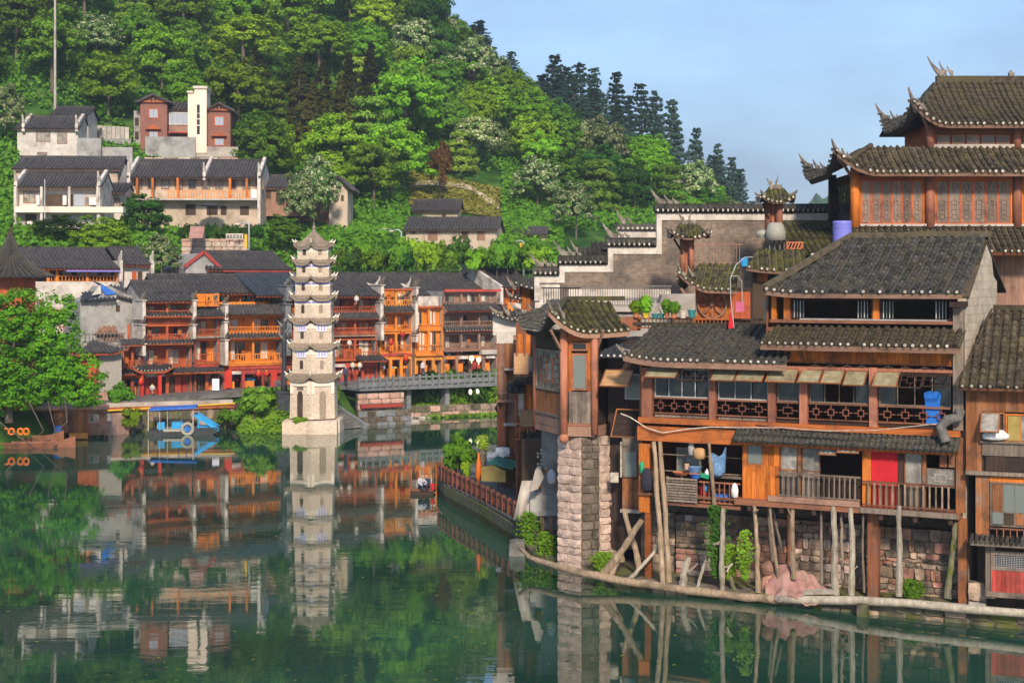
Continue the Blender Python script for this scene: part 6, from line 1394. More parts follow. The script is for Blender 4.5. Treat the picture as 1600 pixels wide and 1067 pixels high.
for px in (352, 364): bx('window', H, M['inside'], f.u(px), f.u(px + 9), .24, .35, z(430), z(424))
f = rfr(735, 8); H = fthing(f, 'roof_hut', 'little white roof hut with one dark opening above the long roof', 'hut'); z = lambda y: f.z(752, y)
put('wall', MB().box(f.u(736), f.u(769), 0, 2, z(440), z(411)), M['white'], H); bx('opening', H, M['inside'], f.u(749), f.u(766), -.05, .1, z(419), z(413)); put('roof', MB().box(f.u(735), f.u(770), -.3, 2.2, z(411), z(408)), M['fb'], H)
# ================================================================ houses on the hillside
def hill_house(name, label, px0, px1, D, ang, yb, ye, yr, wall, wins=(), run=2.6, ovh=.5, roofmat='tile_far', ends=None, cat='house', gable=None, ybot=None, depth=None, mid=None, caps='stuff', fas='fb'):
    f = Fr(px0, D, ang); f = fr2((f.o.x, f.o.y), (f.o.x + f.d.x, f.o.y + f.d.y)); h = fthing(f, name, label, cat); pm = (px0 + px1) / 2
    a, b = 0.0, f.u(px1); z = lambda y: f.z(pm, y); dp = depth or 2 * run; zb = z(yb) - .9
    put('wall', MB().box(a, b, 0, dp, zb, z(ye) + .05), M[wall], h)
    if yr is not None:
        ze, zr = front_roof(h, f, a - .25, b + .25, ye, yr, run=run, mat=roofmat, ovh=ovh, pxe=pm, caps=caps, fas=fas)
        put('gable', MB().prism([(a + .05, 0, z(ye)), (a + .05, dp, z(ye)), (a + .05, run, zr - .12)], (.12, 0, 0)).prism([(b - .17, 0, z(ye)), (b - .17, dp, z(ye)), (b - .17, run, zr - .12)], (.12, 0, 0)), M[gable or wall], h)
        for p in ends or []:
            u = f.u(p); q = MB().prism([(u - .16, -ovh - .1, zb if p in (px0, px1) else z(ye) - .4), (u - .16, -ovh - .1, ze + .45), (u - .16, run, zr + .4), (u - .16, 2 * run, ze + .3), (u - .16, 2 * run, zb)], (.32, 0, 0))
            put('firewall', q, M['lime'], h); puts('firewall_horn', horn(MB(), (u, -ovh + .2, ze + .6), (0, -1, 0), .6, .9, .3, .4), M['lime'], h)
    for w in wins:
        x0, y0, x1, y1, m = w[:5]; nx = w[5] if len(w) > 5 else 2
        window(h, f.u(x0), f.u(x1), z(y1), z(y0), -.04, M['lime' if wall in ('villa',) else 'fb'], M[m], nx=nx, fw=.1, d=.12, bar=.08)
    return h, f, z
hill_house('hill_house', 'white hillside house with two brown windows below the small roof tower', 27, 122, 178, 4, 246, 201, 183, 'white', [(56, 205, 79, 222, 'glass_p', 3), (89, 207, 105, 225, 'glass_p', 2), (58, 238, 74, 247, 'glass_p', 2)], run=3.2, ends=(38, 121))
hill_house('hill_house', 'small white annex with a flat dark roof rising behind the white hillside house', 84, 138, 183, 2, 235, 180, 168, 'white', [(128, 181, 131, 206, 'inside', 1)], run=2.2, ovh=1)
h = fthing(Fr(139, 190, 8), 'yard_wall', 'pale panelled yard wall climbing between the white house and the brick villa', 'wall'); f = Fr(139, 190, 8); zz = lambda y: f.z(170, y)
for i in range(9): bx('panel', h, M['conc'], f.u(139 + i * 7), f.u(145.4 + i * 7), 0, .2, zz(220), zz(196 + i * .3))
put('base', MB().box(0, f.u(205), -.2, .3, zz(235), zz(217)), M['grey'], h)
h = fthing(Fr(120, 176, 6), 'garden_wall', 'low grey terrace walls with a lawn below the panelled yard wall', 'wall'); f = Fr(120, 176, 6)
put('wall', MB().box(0, f.u(158), 0, .4, f.z(140, 262), f.z(140, 216)).box(f.u(155), f.u(205), 1, 1.4, f.z(180, 262), f.z(180, 229)), M['grey'], h)
# brick villa with a cream stair tower
f = Fr(216, 190, 5); f = fr2((f.o.x, f.o.y), (f.o.x + f.d.x, f.o.y + f.d.y)); V = fthing(f, 'brick_villa', 'red-brown brick villa with a tall cream stair tower and two gabled wings', 'villa'); z = lambda y: f.z(290, y); u = f.u
put('plinth', MB().box(u(205), u(372), -.6, 9, z(262), z(237)), M['pinkwall'], V); put('plinth_rail', MB().box(u(308), u(373), -.8, -.5, z(246), z(230)), M['conc'], V)
put('front_wall', MB().box(u(230), u(308), -1.6, -1.3, z(252), z(216)), M['grey'], V)
for a, b, yt in ((219, 261, 160), (325, 360, 172)):
    put('brick_wall', MB().box(u(a), u(b), 0, 8, z(240), z(yt)), M['villa'], V); m_ = (a + b) / 2; ap = yt - 11
    put('gable', MB().prism([(u(a + 3), .2, z(yt)), (u(b - 3), .2, z(yt)), (u(m_), .2, z(ap + 2))], (0, 7, 0)), M['fb'], V)
    puts('gable_beam', MB().bar((u(a), -.2, z(yt)), (u(m_), -.2, z(ap)), .3, .3).bar((u(b), -.2, z(yt)), (u(m_), -.2, z(ap)), .3, .3).box(u(a), u(b), -.3, .1, z(yt + 1), z(yt - 1)), M['fr'], V)
    for k in range(5): put('gable_strut', MB().bar((u(a + 5 + k * (b - a - 10) / 4), -.1, z(yt)), (u(m_ + (k - 2) * 4), -.1, z(ap + 4 + abs(k - 2) * 2)), .16), M['fb'], V)
    slope(V, (u(a - 4), 8, z(yt + 1)), (u(a - 4), -.6, z(yt + 1)), (u(m_), 8, z(ap)), (u(m_), -.6, z(ap)), M['tile_far'], w=.5, tl=3, objs=False, caps=None); slope(V, (u(b + 4), -.6, z(yt + 1)), (u(b + 4), 8, z(yt + 1)), (u(m_), -.6, z(ap)), (u(m_), 8, z(ap)), M['tile_far'], w=.5, tl=3, objs=False, caps=None)
    wy = 170 if a < 300 else 181; window(V, u(m_ - 8), u(m_ + 8), z(wy + 16), z(wy), -.05, M['fr'], M['glass_b'], nx=2, fw=.12, d=.15); 
    wy2 = 203 if a < 300 else 213; put('window_hood', MB().prism([(u(m_ - 12), -.5, z(wy2)), (u(m_ + 12), -.5, z(wy2)), (u(m_), -.5, z(wy2 - 7))], (0, .6, 0)), M['fr'], V); window(V, u(m_ - 8), u(m_ + 8), z(wy2 + 15), z(wy2 + 2), -.05, M['fr'], M['glass_b'], nx=2, fw=.12, d=.15)
put('brick_wall', MB().box(u(261), u(306), 2.2, 8, z(240), z(170)), M['villa'], V); put('bay', MB().box(u(262), u(298), 1.2, 2.2, z(206), z(195)), M['fb'], V); bx('ledge', V, M['red_pl'], u(261), u(300), 1.0, 1.3, z(207), z(205))
window(V, u(262), u(298), z(194), z(174), 1.2, M['lime'], M['glass_b'], nx=4, fw=.12, d=.2)
slope(V, (u(258), 1.2, z(169)), (u(306), 1.2, z(169)), (u(258), 5, z(153)), (u(306), 5, z(153)), M['tile_far'], w=.5, tl=3, objs=False, caps=None, fascia=M['fb'])
put('stair_tower', MB().box(u(305), u(324), -.9, 3.5, z(240), z(140)).box(u(294), u(305), -.3, 3.5, z(240), z(146)), M['cream'], V); put('tower_cap', MB().box(u(303), u(325.5), -1.1, 3.8, z(140), z(136)).box(u(293), u(303), -.5, 3.7, z(146), z(143)), M['lime'], V)
for y0, y1 in ((165, 178), (179, 186), (188, 196), (198, 211)): bx('slit_window', V, M['glass'], u(309), u(313.5), -.95, -.8, z(y1), z(y0))
put('side_wing', MB().box(u(206), u(219), 1.5, 8, z(245), z(172)), M['grey'], V)
for y in (183, 205): bx('side_window', V, M['inside'], u(208), u(214), 1.42, 1.6, z(y + 12), z(y))
# long houses of the middle terrace
hill_house('hill_house', 'long low house behind the white veranda house, only its dark roof showing', 23, 184, 166, 3, 285, 264, 246, 'beige', run=3.4, caps=None)
h, f, z = hill_house('veranda_house', 'white veranda house with open dark rooms, lowest of the left hillside houses', 28, 157, 153, 4, 365, 292, 271, 'white', [(36, 299, 64, 318, 'glass_p', 3), (72, 306, 100, 321, 'inside', 2), (133, 308, 156, 322, 'glass_p', 2), (40, 337, 57, 357, 'inside', 1)], run=3.0, ends=(28, 157), ovh=.9)
u = f.u
put('balcony', MB().box(u(28), u(196), -1.3, 0, z(333), z(324)), M['cream'], h); bx('room_opening', h, M['inside'], u(70), u(115), -.06, .1, z(322), z(304)); bx('grey_screen', h, M['glass_b'], u(116), u(131), -.08, .1, z(322), z(303))
for px in (28, 69, 112, 156): bx('pillar', h, M['lime'], u(px) - .12, u(px) + .12, -1.2, -.95, z(358 if px in (28, 69) else 325), z(293))
for px, w_ in ((60, 5), (101, 6), (142, 11)): bx('laundry', h, M['cloth_w'], u(px), u(px + w_), -.9, -.85, z(321), z(306 if w_ < 8 else 309))
bx('lower_opening', h, M['inside'], u(40), u(57), -.06, .1, z(357), z(335)); bx('white_panel', h, M['cloth_w'], u(43), u(52), -.2, -.1, z(357), z(346))
hill_house('annex', 'flat-eaved grey annex attached to the veranda house by the round tree', 158, 196, 160, 4, 330, 300, 288, 'white', [(160, 306, 166, 324, 'inside', 1), (176, 310, 188, 324, 'glass_p', 2)], run=2.2, ovh=1.4, roofmat='tile_far', cat='annex')
h, f, z = hill_house('gallery_house', 'long two-storey house with a timber gallery, glass doors and white firewalls on the hillside', 205, 407, 164, 2, 350, 277, 251, 'beige', run=3.6, ends=(205, 322, 407), ovh=1.2)
u = f.u
for i, px in enumerate(range(210, 400, 21)): window(h, u(px), u(px + 13), z(296), z(280), -.06, M['fb'], M['glass' if i % 3 == 1 else 'glass_p'], nx=2, fw=.1, d=.15)
put('gallery', MB().box(u(205), u(405), -1.4, 0, z(314), z(311)), M['conc'], h); railing(h, u(262), u(404), z(311), z(299), -1.3, M['fo'], sp=.3, t=.08, objs=False)
for px in (218, 242, 281, 362, 388): bx('post', h, M['orange'], u(px) - .12, u(px) + .12, -1.3, -1.05, z(312), z(279))
for px, py, w_ in ((290, 319, 16), (323, 322, 17), (375, 322, 14), (345, 322, 9)): bx('opening', h, M['inside'], u(px), u(px + w_), -.05, .12, z(336), z(py))
put('parasol', MB().lathe([(1.5, z(324)), (.05, z(319))], 10, (u(335), -3)).tube([(u(335), -3, z(342)), (u(335), -3, z(320))], .05, 6), M['tile_blue'], h)
put('side_gable', MB().prism([(u(181), 1.5, z(345)), (u(205), 0, z(345)), (u(205), 0, z(280)), (u(193), .8, z(257)), (u(181), 1.5, z(283))], (0, 5, 0)), M['grey'], h)
bx('cloth', h, M['cloth_w'], u(395), u(404), -1.45, -1.4, z(311), z(297))
h, f, z = hill_house('low_house', 'low dark-roofed house just right of the gallery house', 407, 478, 168, 0, 325, 293, 275, 'fb', [(412, 297, 425, 312, 'inside', 1), (430, 300, 446, 318, 'inside', 2)], run=3, ends=None)
f = Fr(516, 170, 0); f = fr2((f.o.x, f.o.y), (f.o.x + 1, f.o.y)); h = fthing(f, 'gabled_house', 'small pale gabled house beside the bright tree above the pagoda', 'house'); z = lambda y: f.z(530, y); u = f.u
put('wall', MB().prism([(u(514), 0, z(372)), (u(543), 0, z(372)), (u(543), 0, z(292)), (u(529), 0, z(279)), (u(514), 0, z(292))], (0, 6, 0)), M['beige'], h); bx('window', h, M['inside'], u(533), u(537), -.06, .1, z(314), z(305))
slope(h, (u(510), 6.5, z(295)), (u(510), -.6, z(295)), (u(529), 6.5, z(276)), (u(529), -.6, z(276)), M['tile_far'], w=.5, tl=3, objs=False, caps=None); slope(h, (u(550), -.6, z(297)), (u(550), 6.5, z(297)), (u(529), -.6, z(276)), (u(529), 6.5, z(276)), M['tile_far'], w=.5, tl=3, objs=False, caps=None)
put('lower_wall', MB().box(u(455), u(520), 1, 5, z(365), z(298)), M['fb'], h)
hill_house('farm_house', 'upper of two old farmhouses on the clearing, with a dark roof and pale wall', 645, 716, 186, -4, 350, 329, 313, 'beige', [(652, 334, 660, 342, 'inside', 1), (690, 334, 697, 342, 'inside', 1)], run=2.6, caps=None)
h, f, z = hill_house('farm_house', 'lower old farmhouse with a long dark roof and a shuttered gable above the shrubs', 634, 776, 168, -6, 392, 358, 341, 'beige', [(642, 358, 650, 366, 'inside', 1), (668, 362, 684, 376, 'fb', 2), (720, 362, 732, 374, 'inside', 1), (745, 362, 758, 376, 'fb', 2)], run=3, caps=None)
hill_house('shed', 'small ochre shed with a green-grey roof at the right end of the road shrubs', 800, 852, 176, -6, 385, 366, 356, 'beige', [(812, 369, 818, 376, 'inside', 1)], run=1.8, caps=None, cat='shed')
hill_house('shed', 'cluttered low shed with patched walls behind the lower farmhouse', 762, 800, 180, -6, 375, 358, 350, 'lime', [(768, 361, 776, 369, 'inside', 1)], run=1.8, caps=None, cat='shed')
def retwall(label, px0, px1, D, ang, y0, y1, mats, bw=.9, bh=.45, name='retaining_wall', budget=60):
    f = Fr(px0, D, ang); f = fr2((f.o.x, f.o.y), (f.o.x + f.d.x, f.o.y + f.d.y)); h = fthing(f, name, label, 'wall'); pm = (px0 + px1) / 2
    stonewall(h, 0, f.u(px1), f.z(pm, y1), f.z(pm, y0), 0, [M[m] for m in mats], bw=bw, bh=bh, budget=budget, irr=.4); put('wall_core', MB().box(0, f.u(px1), .4, .9, f.z(pm, y1) - 1.5, f.z(pm, y0) - .1), M['mortar'], h); return h, f
retwall('pinkish stone retaining wall under the hedge along the hill road', 283, 390, 152, 6, 373, 398, ['pinkwall', 'stone', 'beige'])
retwall('broken pale wall with square holes behind the road shrubs', 531, 612, 170, 0, 357, 378, ['conc', 'beige', 'grey'], bw=1.2, bh=.8, name='ruined_wall')
retwall('mossy stone terrace wall below the brick villa', 225, 372, 180, 3, 246, 268, ['beige', 'pinkwall', 'stone_b'], bw=1.2, bh=.7, name='terrace_wall')
# road furniture
def lamp(px, D, yt, yb, arm, label, banner=None):
    o = P(px, yb, D); t = thing('street_lamp', label, 'street lamp', o, 0, 'street lamps along the hill road'); H_ = Z(yt, D) - o.z; s = D / F
    put('pole', MB().tube([(0, 0, -1), (0, 0, H_ * .8), (0, 0, H_ * .95), (arm * .4, 0, H_), (arm, 0, H_ - .08)], [.11, .09, .08, .07, .06], 7), M['galv'], t, smooth=True); put('lamp_head', MB().box(min(arm, arm * 1.5), max(arm, arm * 1.5), -.15, .15, H_ - .2, H_ - .05), M['white'], t)
    if banner: bx('banner', t, M['yellow'], -banner[0] * s, -.12, -.03, .03, Z(banner[2], D) - o.z, Z(banner[1], D) - o.z)
lamp(389, 150, 348, 393, -.9, 'curved street lamp beside the white-lettered sign')
lamp(627, 158, 359, 428, -.8, 'street lamp with a yellow banner above the long grey roof', (8, 380, 398)); lamp(818, 160, 376, 424, -.8, 'street lamp with a yellow banner near the ochre shed', (6, 380, 401))
h = thing('sign', 'white road sign panel with rows of dark characters', 'sign', P(353, 374, 150)); s = 150 / F
bx('panel', h, M['lime'], 0, 27 * s, 0, .08, .0, 9 * s); g = MB()
for k in range(5):
    x = (1.5 + k * 5) * s; g.box(x, x + 4 * s, -.02, 0, 1.5 * s, 2.3 * s).box(x, x + 4 * s, -.02, 0, 6 * s, 6.8 * s).box(x + .4 * s, x + 1.2 * s, -.02, 0, 2.3 * s, 6 * s).box(x + 2.5 * s, x + 3.3 * s, -.02, 0, 2.3 * s, 6 * s).box(x + 1.2 * s, x + 2.5 * s, -.02, 0, 3.8 * s, 4.5 * s)
put('lettering', g, M['black'], h, kind='stuff'); bx('pillar', h, M['yellow'], 29 * s, 33 * s, 0, .4, -14 * s, 8 * s); bx('leg', h, M['black'], 5 * s, 6 * s, .02, .06, -8 * s, 0); bx('leg', h, M['black'], 21 * s, 22 * s, .02, .06, -8 * s, 0)
o = put('awning', MB().prism([(0, 0, 0), (0, -1.4, 0), (0, -.3, 1.2)], (22 * s, 0, 0)), M['salmon']); o.location = P(299, 373, 151); tag(o, 'faded coral red awning above the pink retaining wall', 'awning')
o = put('utility_pole', MB().tube([(0, 0, -9), (0, 0, 16)], [.2, .13], 8), M['conc']); o.location = P(86, 180, 192); tag(o, 'tall bare concrete pole standing among the trees at the hill top', 'pole')
o = put('flag_pole', MB().tube([(0, 0, -1), (0, 0, 7)], [.07, .05], 6), M['galv']); o.location = P(70, 392, 150); tag(o, 'thin white pole in front of the veranda house', 'pole')

# ================================================================ river front of the far bank
def zt_(x, Y): return ground(x, Y)
f = fr2(XY(168, 122), XY(366, 126)); h = fthing(f, 'embankment_wall', 'mossy embankment wall with an orange ledge and yellow handrail behind the blue boat', 'wall'); u = f.u; L_ = u(366)
z = lambda y: f.z(270, y)
stonewall(h, 0, L_, -.4, z(640), 0, [M['mossy'], M['stone_b'], M['mossy'], M['pinkwall']], bw=.8, bh=.5, budget=90, irr=.5); put('ledge', MB().box(-.3, L_, -.15, .9, z(640), z(634)), M['orange_h'], h); put('planter', MB().box(0, L_, .5, 1.2, z(634), z(628)), M['conc'], h)
put('handrail', MB().tube([(0, -.2, z(638)), (L_, -.2, z(633))], .07, 6), M['yellow'], h); put('wall_core', MB().box(0, L_ + 1, .5, 4.5, -.5, z(636)), M['stone_d'], h)
# grey stone footbridge with a balustrade
f = fr2(XY(556, 131), XY(778, 139)); B_ = fthing(f, 'footbridge', 'grey stone footbridge with a carved balustrade in front of the right-hand houses', 'bridge'); u = f.u; L_ = u(778)
za, zb_ = f.z(556, 607), f.z(778, 596)
def zl(t): return za + (zb_ - za) * t
put('deck', MB().prism([(0, -.7, za - .2), (L_, -.7, zb_ - .35), (L_, -.7, zb_), (0, -.7, za)], (0, 2.6, 0)), M['bluestone'], B_)
N_ = 22
for k in range(N_ + 1):
    t = k / N_; bx('bridge_post', B_, M['bluestone'], L_ * t - .08, L_ * t + .08, -.68, -.5, zl(t), zl(t) + 1.0)
    if k < N_:
        t2 = (k + 1) / N_; puts('balustrade', MB().prism([(L_ * t + .08, -.62, zl(t) + .72), (L_ * t2 - .08, -.62, zl(t2) + .72), (L_ * t2 - .08, -.62, zl(t2) + .84), (L_ * t + .08, -.62, zl(t) + .84)], (0, .08, 0)).prism([(L_ * t + .08, -.6, zl(t) + .12), (L_ * t2 - .08, -.6, zl(t2) + .12), (L_ * t2 - .08, -.6, zl(t2) + .48), (L_ * t + .08, -.6, zl(t) + .48)], (0, .05, 0)), M['bluestone'], B_)
for px in (640, 700, 776): put('bridge_pier', MB().box(u(px) - .22, u(px) + .22, .1, 1.2, -.5, zl(u(px) / L_) - .21), M['bluestone'], B_)
for k in range(2): put('globe_lamp', MB().lathe([(.02, zl(.8) - 1.0), (.13, zl(.8) - .9), (.16, zl(.8) - .75), (.13, zl(.8) - .6), (.02, zl(.8) - .5)], 8, (u(728 + k * 11), -.75)), M['lamp'], B_)
f = fr2(XY(559, 128), XY(632, 130)); h = fthing(f, 'planter_wall', 'pink planter wall with a strip of flower boxes under the footbridge', 'wall'); u = f.u; z = lambda y: f.z(595, y)
stonewall(h, 0, u(632), z(640), z(614), 0, [M['pinkwall']], bw=1, bh=.5, budget=40, irr=.2); put('planter_box', MB().box(.2, u(628), -.4, 0, z(636), z(631)), M['red_pl'], h); stonewall(h, -.2, u(632) + .4, -.3, z(640), -.6, [M['bluestone'], M['stone_d']], bw=.8, bh=.45, budget=40)
f = fr2(XY(632, 134.2), XY(800, 138.6)); h = fthing(f, 'quay_wall', 'low reddish quay wall below the shrubs on the far bank', 'wall'); stonewall(h, 0, f.u(800), -.3, f.z(715, 632), 0, [M['pinkwall'], M['stone_b'], M['mossy']], bw=.9, bh=.4, budget=60); put('wall_core', MB().box(0, f.u(800), .4, 1.2, -.5, f.z(715, 633)), M['stone_d'], h)
# stairs down beside the pagoda
f = fr2(XY(531, 124.5), XY(566, 126)); h = fthing(f, 'stone_stairs', 'grey stone steps climbing from the water to the street right of the pagoda', 'stairs'); w_ = f.u(566); z0, z1 = .05, zg(-13) + .05
for k in range(16): bx('step', h, M['paving'], .1, w_, k * .58, 9.4, z0 + (z1 - z0) * k / 16, z0 + (z1 - z0) * (k + 1) / 16)
for k in range(2): put('stair_wall', MB().prism([(k * w_ - .1, -.3, -.4), (k * w_ - .1, 9.4, -.4), (k * w_ - .1, 9.4, z1 + .5), (k * w_ - .1, -.3, .4)], (.3, 0, 0)), M['bluestone'], h)
# weir: low stones in the water
for k, (px, py, sx) in enumerate(((612, 652, 2.2), (634, 648, 3.0), (655, 652, 2.6), (676, 649, 2.4), (596, 657, 1.8), (640, 658, 2.4))):
    o = bpy.data.objects.new('weir_stone', stone_mesh(M['conc'], .14)); COL.objects.link(o); D = CH * F / (py - HY); o.location = (X(px, D), D, .02); o.scale = (sx, 1.2, .34); o.rotation_euler = (0, 0, k)
    tag(o, ['flat pale weir stone just right of the stairs wall, second from the pagoda', 'broad pale weir stone in the middle of the far row', 'pale weir stone below the crouching person in white', 'pale weir stone furthest from the pagoda', 'small weir stone nearest the pagoda', 'pale weir stone lying nearer the viewer than the broad one'][k], 'stone', 'flat stones of the weir')
# carved dark pillar left of the pagoda
o_ = P(444, 640, 124); t = thing('carved_pillar', 'dark carved stone pillar on a pedestal left of the pagoda', 'pillar', o_); s = 124 / F
put('pedestal', MB().box(-12 * s, 12 * s, -.6, .6, -1.2, 4 * s).box(-9 * s, 9 * s, -.45, .45, 4 * s, 26 * s).box(-11 * s, 11 * s, -.55, .55, 26 * s, 30 * s), M['blackstone'], t)
put('shaft', MB().lathe([(5.5 * s, 30 * s), (4 * s, 40 * s), (3.6 * s, 100 * s), (4.6 * s, 104 * s), (3.4 * s, 108 * s), (4.2 * s, 135 * s), (1 * s, 145 * s)], 10), M['blackstone'], t, smooth=True)
for k in range(4): put('scroll', horn(MB(), (0, 0, (112 + k * 9) * s), (1 if k % 2 else -1, -.3, 0), .55, .5, .2, .2), M['bluestone'], t)
# ================================================================ trees
CRN = {}
def mk(kind, n, *a, **k): CRN[kind] = [crown(kind + '_crown', 10 + i * 3 + len(kind), *a, **k) for i in range(n)]
mk('bright', 4, M['lf_bright'], 'round', 4.0, 4.6, 6.0, 150, 9000, .28, cl=.215)
mk('mid', 4, M['lf_mid'], 'round', 3.8, 4.8, 6.3, 150, 9000, .27, cl=.215)
mk('yellow', 2, M['lf_yel'], 'layer', 4.4, 3.8, 5.8, 120, 7600, .28, cl=.2)
mk('flower', 3, M['lf_flower'], 'round', 3.6, 3.9, 5.2, 120, 7600, .27, cl=.2)
mk('cypress', 3, M['lf_brown'], 'cone', 2.7, 7.5, 9.0, 150, 8000, .26, cl=.28, flat=.9)
mk('pine', 4, M['lf_pine'], 'pine', 3.0, 5.8, 8.2, 300, 9600, .20, cl=.17, flat=.8)
mk('dark', 2, M['lf_dark'], 'round', 3.4, 3.6, 4.4, 110, 7000, .25, cl=.25)
mk('umbrella', 1, M['lf_flower'], 'layer', 4.6, 1.7, 8.2, 70, 4200, .3, cl=.2)
mk('russet', 1, M['lf_red'], 'round', 3.0, 3.0, 4.2, 40, 2200, .38, cl=.32)
TRK = {}
for k, (h_, r_) in dict(bright=(9, .24), mid=(9, .22), yellow=(8.5, .16), flower=(7.5, .16), cypress=(13, .2), umbrella=(8.6, .13), pine=(13, .2), dark=(6.5, .2), russet=(5, .14)).items():
    TRK[k] = [trunk_mb(h_, r_, limbs=6, spread=2.4 if k not in ('cypress', 'pine') else .9, seed=i + 5).mesh(k + '_trunk', M['bark']) for i in range(2)]
LBL = dict(bright=('broadleaf_tree', 'bright fresh green broadleaf tree in the wooded hillside', 'bright green broadleaf trees of the hill'), mid=('broadleaf_tree', 'mid green broadleaf tree in the wooded hillside', 'mid green broadleaf trees of the hill'),
           yellow=('layered_tree', 'yellow-green tree with layered branches on the wooded hillside', 'yellow-green layered trees of the hill'), flower=('flowering_tree', 'tree covered in cream blossom on the wooded hillside', 'cream flowering trees of the hill'),
           cypress=('cypress_tree', 'dark brownish-green columnar cypress on the hillside', 'dark cypresses of the hill'), umbrella=('layered_tree', 'x', 'x'), pine=('pine_tree', 'dark blue-green pine standing along the hill ridge', 'pines along the ridge'),
           dark=('broadleaf_tree', 'dark green dense tree on the hillside', 'dark dense trees of the hill'), russet=('shrub', 'russet brown bush on the hillside', 'russet bushes'))
TREES = []
def tree(kind, x, Y, s=1.0, label=None, z=None, sz=None):
    nm, lb, gp = LBL[kind]; cat = {'pine_tree': 'pine', 'cypress_tree': 'cypress', 'shrub': 'bush'}.get(nm, 'tree')
    if label is None: TREES.append((kind, HX + x / Y * F, Y, s)); 
    o = plantthing(nm, label or lb, cat, (x, Y, ground(x, Y) - .2 if z is None else z), rnd.choice(CRN[kind]), rnd.choice(TRK[kind]), (s, s, s * (sz or 1)), rnd.uniform(0, 6.28), None if label else gp)
    if label is None: TREES[-1] += (o,)
    return o
# individually placed trees: (kind, px of the trunk, py of the top, depth, scale, label)
def treeat(kind, px, ytop, D, wpx, label=None):
    x = X(px, D); g = ground(x, D); zt = Z(ytop, D); base = {'bright': (10.9, 4.6), 'mid': (11.3, 4.4), 'yellow': (9.7, 4.9), 'umbrella': (9.9, 5.0), 'flower': (9.2, 4.3), 'cypress': (16.4, 2.6), 'pine': (14, 3.2), 'dark': (8.3, 3.7), 'russet': (7.2, 3.3)}[kind]
    sx = wpx / 2 * D / F / base[1]; sz = max(.35, (zt - g + .2) / base[0])
    return tree(kind, x, D, sx, label, sz=sz / sx)
PLACED = [('dark', 229, 297, 157, 82, 'round dark green tree in front of the gallery house'), ('dark', 88, 332, 150, 85, 'dark shrubby tree in front of the veranda house'), ('bright', 163, 334, 147, 105, 'vivid yellow-green tree above the grey long roof'),
          ('flower', 252, 362, 144, 85, 'pale blossoming bush-tree beside the white end of the upper house'), ('flower', 490, 236, 166, 90, 'pale flowering tree behind the low dark-roofed house'), ('mid', 446, 333, 158, 62, 'green tree left of the pagoda top by the road'),
          ('bright', 612, 182, 190, 118, 'big bright tree with tiered foliage above the small gabled house'), ('cypress', 468, 90, 200, 62, None), ('cypress', 505, 96, 204, 60, None), ('cypress', 545, 85, 206, 60, None), ('cypress', 580, 70, 214, 60, None), ('cypress', 400, 78, 214, 50, None), ('cypress', 532, 120, 198, 56, None), ('cypress', 488, 130, 196, 56, None),
          ('flower', 468, 268, 163, 66, 'smaller pale flowering tree in front of the low dark-roofed house'), ('umbrella', 745, 182, 206, 95, 'pale flat-topped tree with a bare thin trunk over the clearing'), ('russet', 688, 222, 192, 42, 'russet brown round bush by the clearing'), ('flower', 150, 18, 205, 105, 'tall cream-flowering tree behind the small white annex'), ('flower', 8, 130, 180, 70, 'blossoming tree at the edge beside the white hillside house'),
          ('yellow', 640, 60, 216, 105, None), ('bright', 500, 25, 222, 120, None), ('bright', 380, 20, 216, 130, None), ('bright', 440, 180, 188, 60, None), ('mid', 400, 170, 194, 85, None), ('flower', 950, 180, 215, 80, None), ('flower', 900, 280, 180, 85, None), ('flower', 1085, 250, 230, 70, None), ('bright', 1020, 205, 225, 80, None), ('bright', 830, 135, 222, 90, None), ('mid', 870, 230, 200, 90, None), ('bright', 760, 120, 226, 90, None), ('yellow', 720, 200, 205, 70, None)]
taken = []
for k, px, yt, D, w_, lb in PLACED:
    treeat(k, px, yt, D, w_, lb); taken.append((X(px, D), D, w_ / 2 * D / F))
HOUSES = [(-60, 215, 140, 193), (195, 380, 140, 199), (170, 490, 140, 177), (480, 560, 140, 177), (625, 790, 164, 194), (790, 860, 168, 186), (632, 805, 150, 207)]
# ridge pines
for px, yt, D in ((752, 28, 268), (800, 75, 276), (862, 84, 282), (886, 92, 290), (912, 96, 284), (936, 100, 288), (957, 104, 292), (982, 145, 300), (1004, 128, 296), (1022, 126, 300), (1046, 150, 304), (1060, 168, 306), (1078, 195, 310), (1100, 225, 312), (1128, 216, 306), (1148, 262, 318), (845, 110, 272), (925, 130, 276), (970, 150, 280), (1036, 180, 284), (1118, 250, 296), (735, 36, 264), (1172, 300, 322), (1110, 235, 300), (1140, 235, 300), (1150, 250, 310), (1125, 240, 312), (1182, 312, 322), (900, 110, 280), (870, 105, 276)):
    o = treeat('pine', px, yt + rnd.uniform(-4, 12), D, rnd.uniform(40, 78)); o.rotation_euler = (rnd.uniform(-.07, .07), rnd.uniform(-.07, .07), rnd.uniform(0, 6))
RIDGE = [(600, -300), (670, -20), (700, 15), (740, 55), (800, 105), (860, 150), (930, 190), (1000, 215), (1080, 262), (1130, 300), (1180, 335), (1300, 400)]
for px in range(668, 1190, 24):
    treeat(rnd.choice(['bright', 'mid', 'mid', 'flower', 'dark']) , px, interp(px, RIDGE) + rnd.uniform(0, 16), rnd.uniform(232, 250), rnd.uniform(60, 95))
